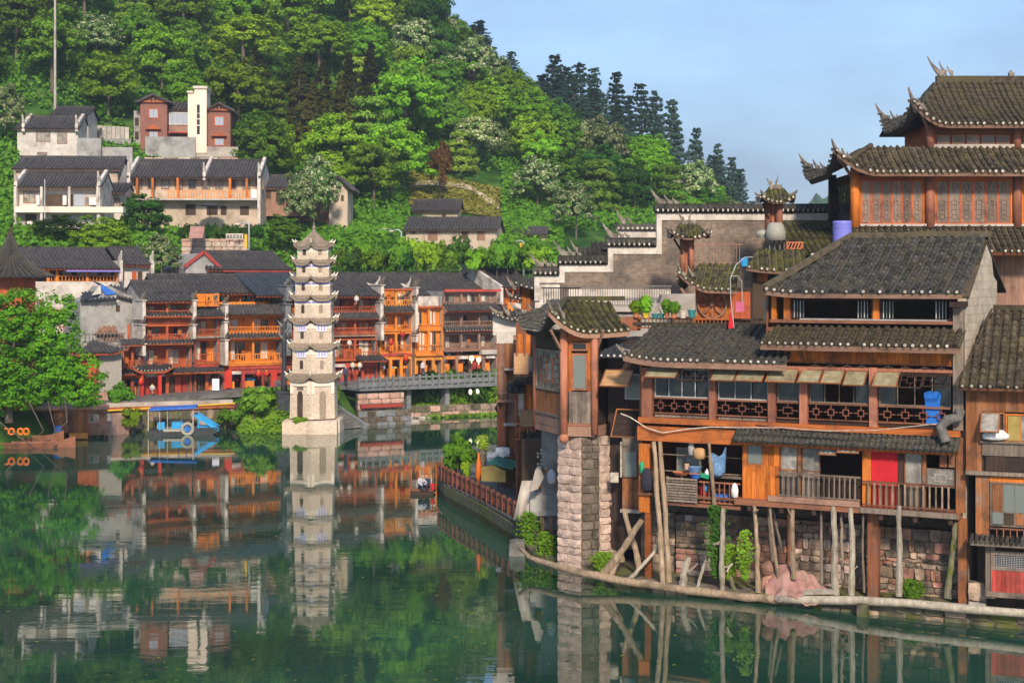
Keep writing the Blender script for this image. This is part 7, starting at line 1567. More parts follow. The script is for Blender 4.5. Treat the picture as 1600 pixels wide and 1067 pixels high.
# scattered forest
cnt = 0; tries = 0; q = random.Random(21)
while cnt < 300 and tries < 40000:
    tries += 1; D = q.uniform(172, 330); px = q.uniform(-50, 1210); x = X(px, D); t = D - Yr(x); g = ground(x, D)
    if t < 44 or (px > 640 and px < 790 and D < 200): continue
    if any(a - 12 < px < b + 12 and c < D < d for a, b, c, d in HOUSES): continue
    if t > 60 and g > interp(x, CAP) - .5 and D > 300: continue
    zs_ = (g - CH) / D
    if t > 130 + 40 * (px < 700) : continue
    rr = q.uniform(3.0, 4.3)
    if any((x - a) ** 2 + (D - b) ** 2 < (.78 * (rr + c)) ** 2 for a, b, c in taken): continue
    k = q.choices(['bright', 'mid', 'yellow', 'flower', 'cypress', 'dark'], [34, 32, 10, 8 if px > 600 else 4, 3 if px < 620 else 0, 12])[0]
    s = rr / 4.0 * q.uniform(.85, 1.15)
    if HY - (g + 10.5 * s - CH) / D * F < interp(px, RIDGE): continue
    taken.append((x, D, rr)); tree(k, x, D, s); cnt += 1
# undergrowth
rs = np.random.RandomState(5); pts = []
def under(n, pxr, Dr, cond, zoff=(.1, 1.6)):
    k = 0
    while k < n:
        D = rs.uniform(*Dr); px = rs.uniform(*pxr); x = X(px, D)
        if cond(x, D, px): pts.append((x, D, ground(x, D) + rs.uniform(*zoff))); k += 1
inh = lambda px, D: any(a < px < b and c < D < d for a, b, c, d in HOUSES)
under(85000, (-40, 1200), (160, 300), lambda x, D, px: 34 < D - Yr(x) < 150 and not inh(px, D) and not (636 < px < 792 and 186 < D < 208))
under(16000, (-40, 880), (140, 175), lambda x, D, px: 19.5 < D - Yr(x) < 40 and not (150 < D and 20 < px < 410 and D > 156), (0, .9))
under(14000, (-60, 640), (150, 200), lambda x, D, px: 20 < D - Yr(x) < 76, (0, .45))
under(7000, (784, 880), (150, 212), lambda x, D, px: 18 < D - Yr(x) < 80, (.05, 1.2))
under(5000, (-60, 30), (150, 205), lambda x, D, px: 20 < D - Yr(x) < 90, (.1, 1.8))
pts = np.array(pts); nr = rs.normal(size=pts.shape) * .5 + np.array([0, -.5, .8])
o = put('undergrowth', leaf_mesh('undergrowth', pts, rs.uniform(.22, .48, len(pts)), nr, M['lf_mid'], seed=3), None, kind='stuff')
# grassy clearing and its dirt path
def onhill(px, py):
    D = 165.0
    while D < 320 and ground(X(px, D), D) < Z(py, D): D += .5
    return D
cl = []
for px, py in ((640, 296), (656, 290), (690, 292), (722, 294), (738, 300), (752, 309), (766, 318), (780, 329)):
    for dy in (3.5, -3.5): D = onhill(px - dy * .5, py + dy); x = X(px - dy * .5, D); cl.append((x, D, ground(x, D) + .3))
put('footpath', MB().add(cl, [(2 * i, 2 * i + 2, 2 * i + 3, 2 * i + 1) for i in range(7)]), M['beige'], kind='structure')
pg = []; 
for i in range(7000):
    px = rs.uniform(640, 785); D = rs.uniform(189, 202); x = X(px, D); pg.append((x, D, ground(x, D) + rs.uniform(.05, .35)))
put('meadow_grass', leaf_mesh('meadow_grass', np.array(pg), rs.uniform(.25, .5, len(pg)), rs.normal(size=(len(pg), 3)) * .3 + np.array([0, -.3, 1]), M['lf_meadow'], seed=4), None, kind='stuff')
# ---- shrubs along the road and on the banks
SHR = {k: crown('shrub_' + k, 31 + i, M[m], 'round', 1.5, 1.1, .9, 26, 1500, .26, cl=.4) for i, (k, m) in enumerate((('bright', 'lf_bright'), ('mid', 'lf_mid'), ('dark', 'lf_dark')))}
STM = trunk_mb(1.2, .05, limbs=6, spread=.9, seed=3).mesh('stems', M['bark'])
def shrub(kind, px, py, D, wpx, hpx, label, group=None, name='shrub', z=None):
    o = P(px, py, D); s = wpx * D / F / 3.2; sz = hpx * D / F / 2.1
    return plantthing(name, label, 'shrub', o, SHR[kind], STM, (s, s, sz), rnd.uniform(0, 6), group, 'stem', 'foliage')
NTH = 'first second third fourth fifth sixth seventh eighth ninth tenth eleventh twelfth thirteenth fourteenth fifteenth sixteenth seventeenth eighteenth nineteenth twentieth'.split()
GS = 'shrubs along the hill road'
for i, px in enumerate(range(535, 846, 17)):
    k = ('mid', 'bright', 'dark', 'mid', 'bright')[(i * 7) % 5]; shrub(k, px + rnd.uniform(-4, 4), 424, 152 + rnd.uniform(-1.5, 3), rnd.uniform(30, 46), rnd.uniform(28, 50) + 8, {'mid': 'mid green', 'bright': 'bright green', 'dark': 'dark green'}[k] + ' shrub along the hill road, ' + NTH[i] + ' counting from the pagoda', GS)
for i, px in enumerate((290, 306, 322, 338, 354, 370, 386, 402)): shrub('dark', px, 376, 155, 24, 26, 'dark hedge shrub above the pink retaining wall, ' + NTH[i] + ' from the coral awning end', 'hedge above the retaining wall')
for px, py, D, w, hh, k, lb in ((184, 640, 124, 44, 44, 'mid', 'round bush at the water edge beside the low pavilion'), (398, 648, 123, 62, 44, 'mid', 'big dark bush on the bank left of the pagoda'), (425, 642, 124.5, 36, 36, 'dark', 'dark bush next to the carved pillar'), (330, 640, 126.5, 30, 14, 'bright', 'low plant on the embankment edge'), (352, 664, 125, 30, 28, 'mid', 'bush hanging down the embankment wall beside the blue boat'), (205, 668, 121.5, 40, 34, 'bright', 'low bank shrub right of the boathouse'), (375, 662, 124, 40, 30, 'mid', 'shrub at the foot of the embankment wall near the water'),
                               (668, 640, 137.5, 56, 60, 'dark', 'dark shrub under the footbridge, nearest its pink pier'), (692, 640, 138, 56, 60, 'mid', 'shrub under the middle of the footbridge'), (716, 640, 138.5, 58, 62, 'mid', 'shrub under the globe lamps of the footbridge'), (742, 639, 139, 60, 62, 'dark', 'dark shrub under the right part of the footbridge'), (768, 638, 139.5, 60, 62, 'mid', 'shrub under the right end of the footbridge'), (521, 650, 125.5, 20, 16, 'bright', 'small bright plant at the pagoda foot beside the stairs'), (468, 662, 121, 26, 12, 'bright', 'low weeds at the pagoda plinth')):
    shrub(k, px, py, D, w, hh, lb)
pts = []
while len(pts) < 9000:
    px = rs.uniform(150, 800); D = rs.uniform(112, 146); x = X(px, D); b = interp(x, BANK)
    if b + .4 < D < b + 6 and D < Yr(x) - 6.4 and not (528 < px < 570) and not (168 < px < 366): pts.append((x, D, ground(x, D) + rs.uniform(0, .35)))
put('bank_grass', leaf_mesh('bank_grass', np.array(pts), rs.uniform(.2, .5, len(pts)), rs.normal(size=(len(pts), 3)) * .4 + np.array([0, -.4, .8]), M['lf_mid'], seed=8), None, kind='stuff')
# ---- the big tree on the left bank
BT = thing('shade_tree', 'big leafy tree with rusty seed clusters on the near left bank', 'tree', P(14, 652, 112)); s = 112 / F
put('trunk', trunk_mb(5.5, .28, lean=.2, limbs=9, spread=3.2, seed=9), M['bark'], BT, smooth=True)
C_ = []; rs2 = np.random.RandomState(12)
lobes = [(-30, 60, 70, 62), (30, 130, 62, 46), (68, 122, 44, 44), (108, 70, 44, 42), (60, 60, 60, 40), (100, 40, 40, 26), (-40, 150, 60, 40), (10, 168, 50, 36), (75, 170, 32, 26), (20, 40, 50, 28), (126, 36, 22, 18), (-60, 100, 60, 60)]
pts = []; nrm = []
for (cx, cz, rx, rz) in lobes:
    for c in range(int(rx * rz / 19)):
        d = rs2.normal(size=3); d /= np.linalg.norm(d); r = rs2.uniform(.5, 1) ** .5; c0 = np.array([(cx + d[0] * r * rx) * s, d[1] * r * rx * s * .9, (cz + d[2] * r * rz) * s]); cr = rs2.uniform(.3, .6)
        off = rs2.normal(size=(26, 3)); off /= np.linalg.norm(off, axis=1, keepdims=True); off *= rs2.uniform(.2, 1, size=(26, 1)) ** .5 * cr
        pts.append(c0 + off * np.array([1, 1, .6])); nrm.append(off * 1.2 + d * .5 + rs2.normal(size=off.shape) * .3 + np.array([0, -.1, .4]))
pts = np.concatenate(pts); nrm = np.concatenate(nrm)
put('crown', leaf_mesh('crown', pts, rs2.uniform(.10, .22, len(pts)), nrm, M['lf_tree'], seed=5), None, BT)
sp_ = []
for cx, cz in ((28, 198), (47, 168), (20, 156), (56, 150), (40, 140), (88, 168), (92, 140), (22, 90), (60, 182), (5, 120), (110, 100), (70, 120)):
    for k in range(18): sp_.append((cx * s + rs2.normal() * .16, -rs2.uniform(1.2, 2.4), cz * s + rs2.normal() * .10))
put('seed_clusters', leaf_mesh('seed_clusters', np.array(sp_), rs2.uniform(.07, .14, len(sp_)), rs2.normal(size=(len(sp_), 3)), M['seed'], seed=6), None, BT, kind='stuff')
for i, (a, b, c) in enumerate((((-10, 0), (30, -30), (52, -44)), ((40, 30), (64, -18), (30, -48)), ((70, 30), (82, -20), (104, 14)), ((96, 40), (100, -4), (60, -40)))):
    o = put('hanging_branch', MB().tube([((p[0]) * s, -1.5, p[1] * s) for p in (a, b, c)], [.05, .035, .015], 5), M['bark'], BT)

# every tree's label: its look, its height on the slope, what it stands above
COLS = [(-999, 60, 'the white hillside house'), (60, 190, 'the panelled yard wall'), (190, 300, 'the brick villa'), (300, 385, 'the villa stair tower'), (385, 460, 'the low dark-roofed house'), (460, 530, 'the pagoda'), (530, 610, 'the small gabled house'), (610, 690, 'the upper farmhouse'), (690, 790, 'the grassy clearing'), (790, 870, 'the ochre shed'), (870, 960, 'the lowest firewall steps'), (960, 1060, 'the middle firewall steps'), (1060, 1999, 'the top firewall step')]
LOOK = dict(bright='bright green tree', mid='mid green tree', yellow='yellow-green layered tree', flower='cream-flowering tree', cypress='brownish cypress', pine='dark ridge pine', dark='dark green tree', russet='russet bush')
ORD = ['', 'second', 'third', 'fourth', 'fifth', 'sixth', 'seventh', 'eighth', 'ninth', 'tenth']
bins = {}
for k, px, Y, s_, o in TREES:
    col = next(c for a, b, c in COLS if a <= px < b); t = Y - Yr(X(px, Y)); hb = 'low on the slope' if t < 62 else 'halfway up the slope' if t < 88 else 'high on the slope' if t < 118 else 'near the hill top'
    if k == 'umbrella': continue
    if k == 'pine': hb = 'on the skyline'
    bins.setdefault((k, hb, col), []).append((px, o))
for (k, hb, col), L_ in bins.items():
    L_.sort(key=lambda t: t[0]); n = len(L_)
    for i, (px, o) in enumerate(L_):
        pre = '' if n == 1 else ('leftmost ' if i == 0 else 'rightmost ' if i == n - 1 else 'middle ' if n == 3 else (ORD[i] if i < 10 else 'later') + ' from the left ')
        base = f'{LOOK[k]} {hb} above {col}'
        o['label'] = (pre + base) if 'from' not in pre else f'{base}, {pre.strip()}'
# ================================================================ boats, clutter, people, small things
def at(px, py, D): return P(px, py, D)
def body_mat(name, bands):
    """clothes and skin by height on the figure"""
    m, nt, b = newmat(name); t = node(nt, 'TexCoord'); sp = node(nt, 'SeparateXYZ'); r = node(nt, 'ValToRGB'); r.color_ramp.interpolation = 'CONSTANT'
    mr = node(nt, 'MapRange'); mr.inputs['From Max'].default_value = 2.0; L = nt.links.new
    L(t.outputs['Object'], sp.inputs[0]); L(sp.outputs[2], mr.inputs['Value']); L(mr.outputs[0], r.inputs[0]); cr = r.color_ramp
    while len(cr.elements) < len(bands): cr.elements.new(.5)
    for e, (z, c) in zip(cr.elements, bands): e.position = z / 2.0; e.color = (*c, 1)
    L(r.outputs[0], b.inputs['Base Color']); b.inputs['Roughness'].default_value = .85; return m
def person(loc, rz, label, shirt, trousers, pose='stand', hair=(.02, .015, .012), group=None):
    sk = (.48, .29, .20)
    if pose == 'stand': J = dict(pel=(0, 0, .95, .13), ch=(0, 0, 1.28, .155), nk=(0, 0, 1.48, .06), hd=(0, -.02, 1.60, .10), tp=(0, -.02, 1.70, .07), ls=(-.19, 0, 1.40, .065), le=(-.25, .05, 1.12, .05), lh=(-.24, -.05, .86, .04), rs=(.19, 0, 1.40, .065), re=(.25, .03, 1.12, .05), rh=(.24, -.1, .88, .04), lk=(-.10, -.04, .50, .075), lf=(-.11, .06, .06, .055), lt=(-.11, -.12, .04, .045), rk=(.10, -.10, .50, .075), rf=(.11, -.12, .06, .055), rt=(.11, -.30, .04, .045), lp=(-.09, 0, .88, .10), rp=(.09, 0, .88, .10)); bands = [(0, (.03, .025, .02)), (.09, trousers), (.97, shirt), (1.47, sk), (1.66, hair)]
    else: J = dict(pel=(0, 0, .14, .14), ch=(0, -.10, .46, .155), nk=(0, -.16, .66, .06), hd=(0, -.22, .78, .10), tp=(0, -.22, .88, .07), ls=(-.18, -.12, .58, .065), le=(-.25, -.30, .38, .05), lh=(-.12, -.50, .40, .04), rs=(.18, -.12, .58, .065), re=(.26, -.28, .36, .05), rh=(.12, -.48, .42, .04), lk=(-.16, -.42, .40, .075), lf=(-.14, -.60, .06, .055), lt=(-.14, -.76, .04, .045), rk=(.16, -.44, .38, .075), rf=(.15, -.56, .06, .055), rt=(.15, -.72, .04, .045), lp=(-.10, -.05, .14, .11), rp=(.10, -.05, .14, .11)); bands = [(0, trousers), (.30, shirt), (.655, sk), (.845, hair)]
    names = list(J); E = [('pel', 'ch'), ('ch', 'nk'), ('nk', 'hd'), ('hd', 'tp'), ('ch', 'ls'), ('ls', 'le'), ('le', 'lh'), ('ch', 'rs'), ('rs', 're'), ('re', 'rh'), ('pel', 'lp'), ('lp', 'lk'), ('lk', 'lf'), ('lf', 'lt'), ('pel', 'rp'), ('rp', 'rk'), ('rk', 'rf'), ('rf', 'rt')]
    me = bpy.data.meshes.new('person'); me.from_pydata([J[n][:3] for n in names], [(names.index(a), names.index(b)) for a, b in E], []); me.materials.append(body_mat('person_' + str(len(bpy.data.meshes)), bands))
    o = bpy.data.objects.new('person', me); COL.objects.link(o); o.modifiers.new('Skin', 'SKIN'); s_ = o.modifiers.new('Sub', 'SUBSURF'); s_.levels = 1; s_.render_levels = 1
    sv = me.skin_vertices[0].data
    for i, n in enumerate(names): sv[i].radius = (J[n][3], J[n][3]); sv[i].use_root = (n == 'pel')
    o.location = loc; o.rotation_euler = (0, 0, rz); return tag(o, label, 'person', group)
# ---- raft with two people by the path
D = 87; t = thing('raft', 'small dark flat raft moored off the end of the railed path', 'raft', at(661, 768, D)); s = D / F
put('hull', MB().prism([(-20 * s, 0, .0), (-14 * s, 0, -.2), (15 * s, 0, -.2), (19 * s, 0, .02), (18 * s, 0, .10), (-19 * s, 0, .10)], (0, 1.1, 0)).move(Matrix.Translation((0, -.5, 0))), M['dark'], t); bx('deck_board', t, M['brown'], -17 * s, 16 * s, -.42, .5, .10, .13)
o = at(661, 768, D); person(o + Vector((-.14, 0, .13)), .5, 'person in a pale jacket sitting bent forward on the raft', (.45, .45, .5), (.03, .035, .06), 'sit'); person(o + Vector((.24, .1, .13)), -.3, 'person in dark blue clothes sitting on the raft beside the red bucket', (.03, .035, .09), (.02, .02, .035), 'sit')
b = put('bucket', MB().lathe([(.10, 0), (.14, .30), (.15, .32), (.13, .31), (.10, .05)], 12), M['red_cloth']); b.location = o + Vector((.55, -.1, .13)); tag(b, 'red bucket on the raft', 'bucket')
person(at(657, 643, 138) + Vector((0, 0, -.1)), .3, 'person in white crouching on the quay wall by the water', (.7, .68, .66), (.5, .48, .47), 'sit')
x_, y_ = X(540, 133), 133; person((x_, y_, zg(x_) + .05), 2.8, 'person in dark clothes walking on the street at the top of the stone stairs', (.05, .05, .10), (.02, .02, .03))
x_, y_ = X(660, 138), 138; person((x_, y_ + .8, zg(x_) + .05), 1, 'person in a white shirt standing in front of the yellow-orange plank house', (.6, .55, .55), (.05, .05, .08))
# ---- railing of the waterside path
pr = thing('path_railing', 'red-brown wooden railing of short posts along the waterside path', 'railing', (*PATHL[0], .98)); 
PR = [P(723, 735, 89.5).xy, Vector((X(686, 86.2), 86.2)), Vector((-3.45, 83.6)), Vector((-1.5, 77.2)), Vector((.12, 71.3)), Vector((.25, 70.8))]; o0 = Vector((*PATHL[0], 0))
for a, b in zip(PR, PR[1:]):
    L_ = (b - a).length; n = max(1, round(L_ / .95)); d = (b - a) / n
    for k in range(n):
        p, q = a + d * k - o0.xy, a + d * (k + 1) - o0.xy; ang = math.atan2(d.y, d.x)
        bx('railing_post', pr, M['rail_red'], p.x - .09, p.x + .09, p.y - .09, p.y + .09, 0, .86, Matrix.Rotation(ang, 4, 'Z'))
        r = put('rail', MB().bar((p.x, p.y, .68), (q.x, q.y, .68), .09, .09), M['rail_red'], pr); put('lower_rail', MB().bar((p.x, p.y, .18), (q.x, q.y, .18), .08, .08), M['rail_red'], pr)
        for j in range(1, 4): c = p.lerp(q, j / 4); bx('baluster', r, M['rail_red'], c.x - .035, c.x + .035, c.y - .035, c.y + .035, .2, .66)
# plants and things on the path
def pot(px, py, D, w, h, mat, label, plant=None, ph=0, kind='fern', group=None):
    s = D / F; o = at(px, py, D); t = thing('potted_plant' if plant else 'pot', label, 'potted plant' if plant else 'pot', o, 0, group); r = w * s / 2; hh = h * s
    put('pot', MB().lathe([(r * .68, 0), (r, hh * .9), (r * 1.08, hh * .9), (r * 1.08, hh), (r * .9, hh), (r * .85, hh * .85)], 12), M[mat], t)
    if plant:
        rs_ = np.random.RandomState(int(px)); n = 320; H_ = ph * s; a = rs_.uniform(0, 6.28, n); tt = rs_.uniform(.05, 1, n); rr = r * (.5 + 1.5 * np.sin(tt * 2.6)) * rs_.uniform(.3, 1.1, n)
        pts = np.stack([np.cos(a) * rr, np.sin(a) * rr, hh * .85 + tt * H_], 1); nr = np.stack([np.cos(a), np.sin(a), rs_.uniform(0, .8, n)], 1)
        put('leaves', leaf_mesh('leaves', pts, rs_.uniform(.06, .14, n), nr, M[plant], asp=2.0, seed=int(px)), None, t, kind='stuff')
pot(994, 496, 63.2, 11, 9, 'terracotta', 'potted fern in a terracotta pot, first on the terrace rail by the corner box', 'lf_bright', 17)
pot(1009, 497, 63.0, 11, 8, 'yellow', 'bright palm in a small yellow pot beside the first terracotta pot', 'lf_bright', 27); pot(1024, 497, 62.8, 12, 7, 'teal', 'teal glazed pot on the terrace rail'); pot(1034, 497, 62.7, 9, 7, 'teal', 'smaller teal pot beside the teal glazed pot')
pot(1042, 497, 62.5, 9, 10, 'terracotta', 'tall green plant in a terracotta pot in the middle of the terrace rail', 'lf_mid', 18); pot(1053, 497, 62.3, 10, 9, 'terracotta', 'leafy plant in a terracotta pot, next to the cream pot', 'lf_mid', 16); pot(1067, 497, 62.1, 12, 11, 'cap', 'cream-coloured empty pot on the terrace rail'); pot(1081, 496, 61.9, 13, 12, 'teal', 'pale green tilted basin at the end of the pot row')
o = bpy.data.objects.new('boulder', stone_mesh(M['conc'], .3)); COL.objects.link(o); o.location = at(1058, 478, 64.5); o.scale = (1.6, 1.2, 1.0); tag(o, 'pale rock heap behind the pots under the wheel porch', 'rock')
o = bpy.data.objects.new('slab', stone_mesh(M['glass_p'], .1)); COL.objects.link(o); o.location = at(1024, 484, 64.5); o.scale = (1.2, .8, .6); tag(o, 'grey-green covered bundle behind the teal pots', 'bundle')
f = Fr(972, 63.6, -24); tr_ = fthing(f, 'terrace_railing', 'orange-brown railing along the roof terrace with the potted plants', 'railing'); u = f.u; z0, z1 = f.z(1080, 514), f.z(1080, 497)
bx('corner_box', tr_, M['post'], u(971), u(996), -.1, .4, z0 - .1, z1 + .02); railing(tr_, u(996), u(1140), z0, z1, 0, M['orange_h'], sp=.16, t=.03, bm=M['orange']); railing(tr_, u(1141), u(1192), z0, z1, 0, M['dark'], sp=.16, t=.03, name='dark_railing')
o = put('cloth', MB().prism([(0, 0, 0), (.2, 0, 0), (.18, 0, .45), (.08, 0, .62), (.03, 0, .3)], (0, .08, 0)), M['red_cloth']); o.location = at(1138, 513, 61.0); tag(o, 'bright red cloth draped at the terrace railing', 'cloth')
o = put('cloth', MB().prism([(0, 0, 0), (.36, 0, .03), (.34, 0, .40), (.02, 0, .42)], (0, .05, 0)), M['pinkcloth']); o.location = at(1149, 488, 61.0); tag(o, 'pink cloth hanging beside the red one on the terrace', 'cloth')
o = put('bucket', MB().lathe([(.13, 0), (.17, .34), (.15, .34)], 12), M['cyan']); o.location = at(1163, 416, 63); tag(o, 'pale blue bucket on the roof edge beside the grey hoses', 'bucket')
hs_ = MB().tube([at(1147, 512, 61), at(1142, 470, 61), at(1141, 435, 61), at(1150, 414, 61.2), at(1164, 402, 61.6), at(1176, 402, 62)], .02, 6)
o = put('hose', hs_, M['galv']); tag(o, 'grey hose rising in an arc past the carved wheel', 'hose')
o = put('hose', MB().tube([at(1141, 432, 61.2), at(1152, 431, 61.2), at(1159, 440, 61.2), at(1160, 475, 61.2)], .018, 6), M['galv']); tag(o, 'shorter grey hose bending down beside the pink cloth', 'hose')
# tanks
t = thing('water_tank', 'grey tapered plastic water tank on a rusty stand among the roofs', 'tank', at(1212, 388, 67)); s = 67 / F
put('tank', MB().lathe([(17 * s, 12 * s), (15.5 * s, 26 * s), (12.5 * s, 36 * s), (9 * s, 40 * s)], 18), M['tank'], t, smooth=True)
for px in (-11, -3, 5, 12): bx('stand_leg', t, M['grey_iron'], px * s, (px + 2) * s, -.1, .1, -.6, 12 * s)
t = thing('barrel', 'shiny blue-violet plastic barrel on the ridge of the stilt house', 'barrel', at(1316, 376, 62.8)); s = 62.8 / F
put('barrel', MB().lathe([(14 * s, -.3), (14.6 * s, 3 * s), (14.6 * s, 26 * s), (14.9 * s, 27 * s), (14.9 * s, 30 * s), (13 * s, 30.5 * s)], 20), M['violet'], t, smooth=True); put('hoop', MB().lathe([(14.9 * s, 20 * s), (14.9 * s, 21.5 * s)], 20), M['violet'], t)
o = put('basin_stack', MB().lathe([(.24, 0), (.30, .14), (.30, .2), (.24, .34)], 12), M['tank']); o.location = at(1192, 372, 67.5); tag(o, 'old pale jar left of the grey water tank', 'jar')
t = thing('crate', 'orange plastic crate with a diamond grid right of the grey tank', 'crate', at(1240, 390, 66)); s = 66 / F
put('crate_frame', MB().box(-13 * s, 13 * s, -.3, -.26, 0, 2 * s).box(-13 * s, 13 * s, -.3, -.26, 10 * s, 12 * s).box(-13 * s, -11 * s, -.3, .2, 2 * s, 10 * s).box(11 * s, 13 * s, -.3, .2, 2 * s, 10 * s), M['terracotta'], t)
for k in range(5): put('crate_bar', MB().bar(((-12 + k * 5) * s, -.28, 1 * s), ((-7 + k * 5) * s, -.28, 11 * s), .05), M['terracotta'], t)
f = Fr(1084, 69.5, 0); w_ = fthing(f, 'roof_railing', 'thin pinkish iron grille railing in front of the brick firewall', 'railing'); railing(w_, 0, f.u(1160), f.z(1120, 412), f.z(1120, 381), 0, M['fb'], sp=.13, t=.022)
# ---- store clutter under the stilt house's left bay (resting on its deck and hanging from its rails)
A_ = lambda px, py, off=0.0: FA.m @ FA.pt(px, py, off)
t = thing('slatted_crate', 'weathered slatted crate leaning on the open store railing', 'crate', A_(1042, 784, -.32), FA.a); s = 59.5 / F
for k in range(9): bx('slat', t, M['greywood'], 0, 51 * s, -.08, -.04, (2 + k * 4.3) * s, (5 + k * 4.3) * s)
for k in (0, 24, 48): bx('batten', t, M['greywood'], k * s, (k + 3) * s, -.04, .0, 0, 41 * s)
def bag(px, py, off, prof, mat, label, name='bag', cat='bag', sx=1, sy=.7):
    o = put(name, MB().lathe(prof, 12, sx=sx, sy=sy), M[mat], smooth=True); o.location = A_(px, py, off); o.rotation_euler = (0, 0, FA.a); return tag(o, label, cat)
bag(1120, 744, .0, [(.12, 0), (.26, .05), (.30, .2), (.28, .42), (.16, .55), (.05, .58)], 'cloth_b', 'big white-streaked blue plastic bag hanging in the open store')
o = put('bag', MB().prism([(0, 0, 0), (.55, 0, .02), (.58, 0, .5), (.60, 0, 1.0), (.48, 0, .72), (.30, 0, .62), (.05, 0, .75)], (0, .14, 0)), M['cloth_b']); o.location = A_(1110, 738, -.12); o.rotation_euler = (0, 0, FA.a); tag(o, 'pointed blue checked cloth bag tied to the store pole', 'bag')
bag(1093, 718, .05, [(.02, 0), (.22, .04), (.27, .22), (.25, .40), (.1, .46)], 'wicker', 'round wicker basket hung above the blue basin', 'basket', 'basket')
bag(1080, 712, .1, [(.03, 0), (.12, .05), (.14, .3), (.1, .5), (.03, .56)], 'grey', 'small grey cloth bag left of the wicker basket')
o = put('basin', MB().lathe([(.20, 0), (.30, .20), (.32, .22), (.28, .2), (.18, .04)], 14), M['cloth_b']); o.location = A_(1085, 738, -.0); tag(o, 'pale blue netted basket above the orange pan', 'basket')
o = put('pan', MB().lathe([(.22, 0), (.34, .10), (.36, .12), (.2, .05)], 14).box(.3, .75, -.03, .03, .06, .1), M['terracotta']); o.location = A_(1065, 742, -.25); o.rotation_euler = (0, 0, FA.a); tag(o, 'orange clay pan with a handle on top of the slatted crate', 'pan')
o = put('basin', MB().lathe([(.14, 0), (.2, .12), (.22, .14), (.12, .03)], 12), M['blue']); o.location = A_(1087, 747, -.3); tag(o, 'blue basin at the right end of the slatted crate', 'basin')
o = put('cloth', MB().box(0, .34, 0, .05, 0, .16), M['green_pl']); o.location = A_(1094, 745, -.3); o.rotation_euler = (.1, .2, FA.a); tag(o, 'green rag beside the blue basin', 'cloth')
o = put('jug', MB().lathe([(.07, 0), (.1, .1), (.1, .22), (.04, .3), (.04, .34)], 10), M['cloth_w']); o.location = A_(1105, 746, -.2); tag(o, 'little white jug beside the green rag', 'jug')
o = put('cup', MB().lathe([(.08, 0), (.1, .2), (.08, .22)], 10), M['skin']); o.location = A_(1073, 733, -.2); tag(o, 'beige cup standing behind the clay pan', 'cup')
bag(1099, 782, .15, [(.05, 0), (.12, .05), (.14, .3), (.12, .55), (.05, .68)], 'red', 'red plastic bottle behind the store railing', 'bottle', 'bottle'); bag(1102, 768, .12, [(.03, 0), (.1, .03), (.1, .25), (.03, .3)], 'cyan', 'small sky-blue bottle above the red one', 'bottle', 'bottle')
bag(1128, 783, .2, [(.2, 0), (.42, .05), (.44, .2), (.3, .28)], 'blue', 'dark blue tub on the store floor', 'tub', 'tub'); bag(1148, 778, -.2, [(.03, 0), (.13, .05), (.15, .3), (.1, .5), (.03, .58)], 'cloth_w', 'small whitish net bag hanging on the store railing')
bag(1011, 768, -.25, [(.08, 0), (.24, .1), (.26, .5), (.18, .85), (.1, .92)], 'cloth_d', 'dark jacket hanging on the orange corner post', 'jacket', 'jacket'); bag(1003, 741, -.2, [(.03, 0), (.09, .1), (.1, .4), (.06, .5)], 'green_pl', 'dark green bag hanging above the dark jacket')
# ---- upper gallery: bin, ducts, pipe, white bundle
t = thing('bin', 'tall bright blue plastic bin on the gallery behind the lattice', 'bin', A_(1459, 664, .25), FA.a); s = 56.5 / F
put('bin', MB().lathe([(11 * s, 0), (13 * s, 40 * s), (14 * s, 41 * s), (14 * s, 50 * s), (9 * s, 52 * s)], 4, a0=R(45), sx=1.25), M['blue'], t)
o = put('duct', MB().tube([A_(1478, 690, -.5), A_(1470, 668, -.5), A_(1480, 656, -.45), A_(1498, 652, -.4), A_(1500, 640, -.4)], .19, 12), M['grey_iron']); tag(o, 'fat silvery ventilation duct elbow at the corner of the gallery', 'duct')
o = put('pipe', MB().tube([A_(970, 646, -.3), A_(985, 652, -.3), A_(1010, 668, -.3), A_(1035, 676, -.3), A_(1075, 670, -.3), A_(1110, 667, -.3), A_(1150, 668, -.3)], .022, 6), M['cap']); tag(o, 'white hose sagging across the red floor beam', 'hose')
o = put('cable', MB().tube([A_(1150, 668, -.8), A_(1220, 668, -.8), A_(1290, 673, -.8), A_(1370, 672, -.8), A_(1463, 662, -.7)], .018, 6), M['cap']); tag(o, 'pale cable looped over the small tile skirt', 'cable')
o = put('cable', MB().tube([A_(1180, 664, -.75), A_(1240, 672, -.78), A_(1330, 678, -.8), A_(1340, 690, -.8)], .025, 5), M['black']); tag(o, 'black cable lying on the small tile skirt', 'cable')
B2 = lambda px, py, off=0.0: FB.m @ FB.pt(px, py, off)
o = put('bundle', MB().lathe([(.1, 0), (.42, .05), (.45, .2), (.25, .36), (.06, .4)], 12, sx=1.1, sy=.6), M['cloth_w'], smooth=True); o.location = B2(1556, 688, -.02); tag(o, 'white cloth bundle on the window sill of the plank house', 'bundle')
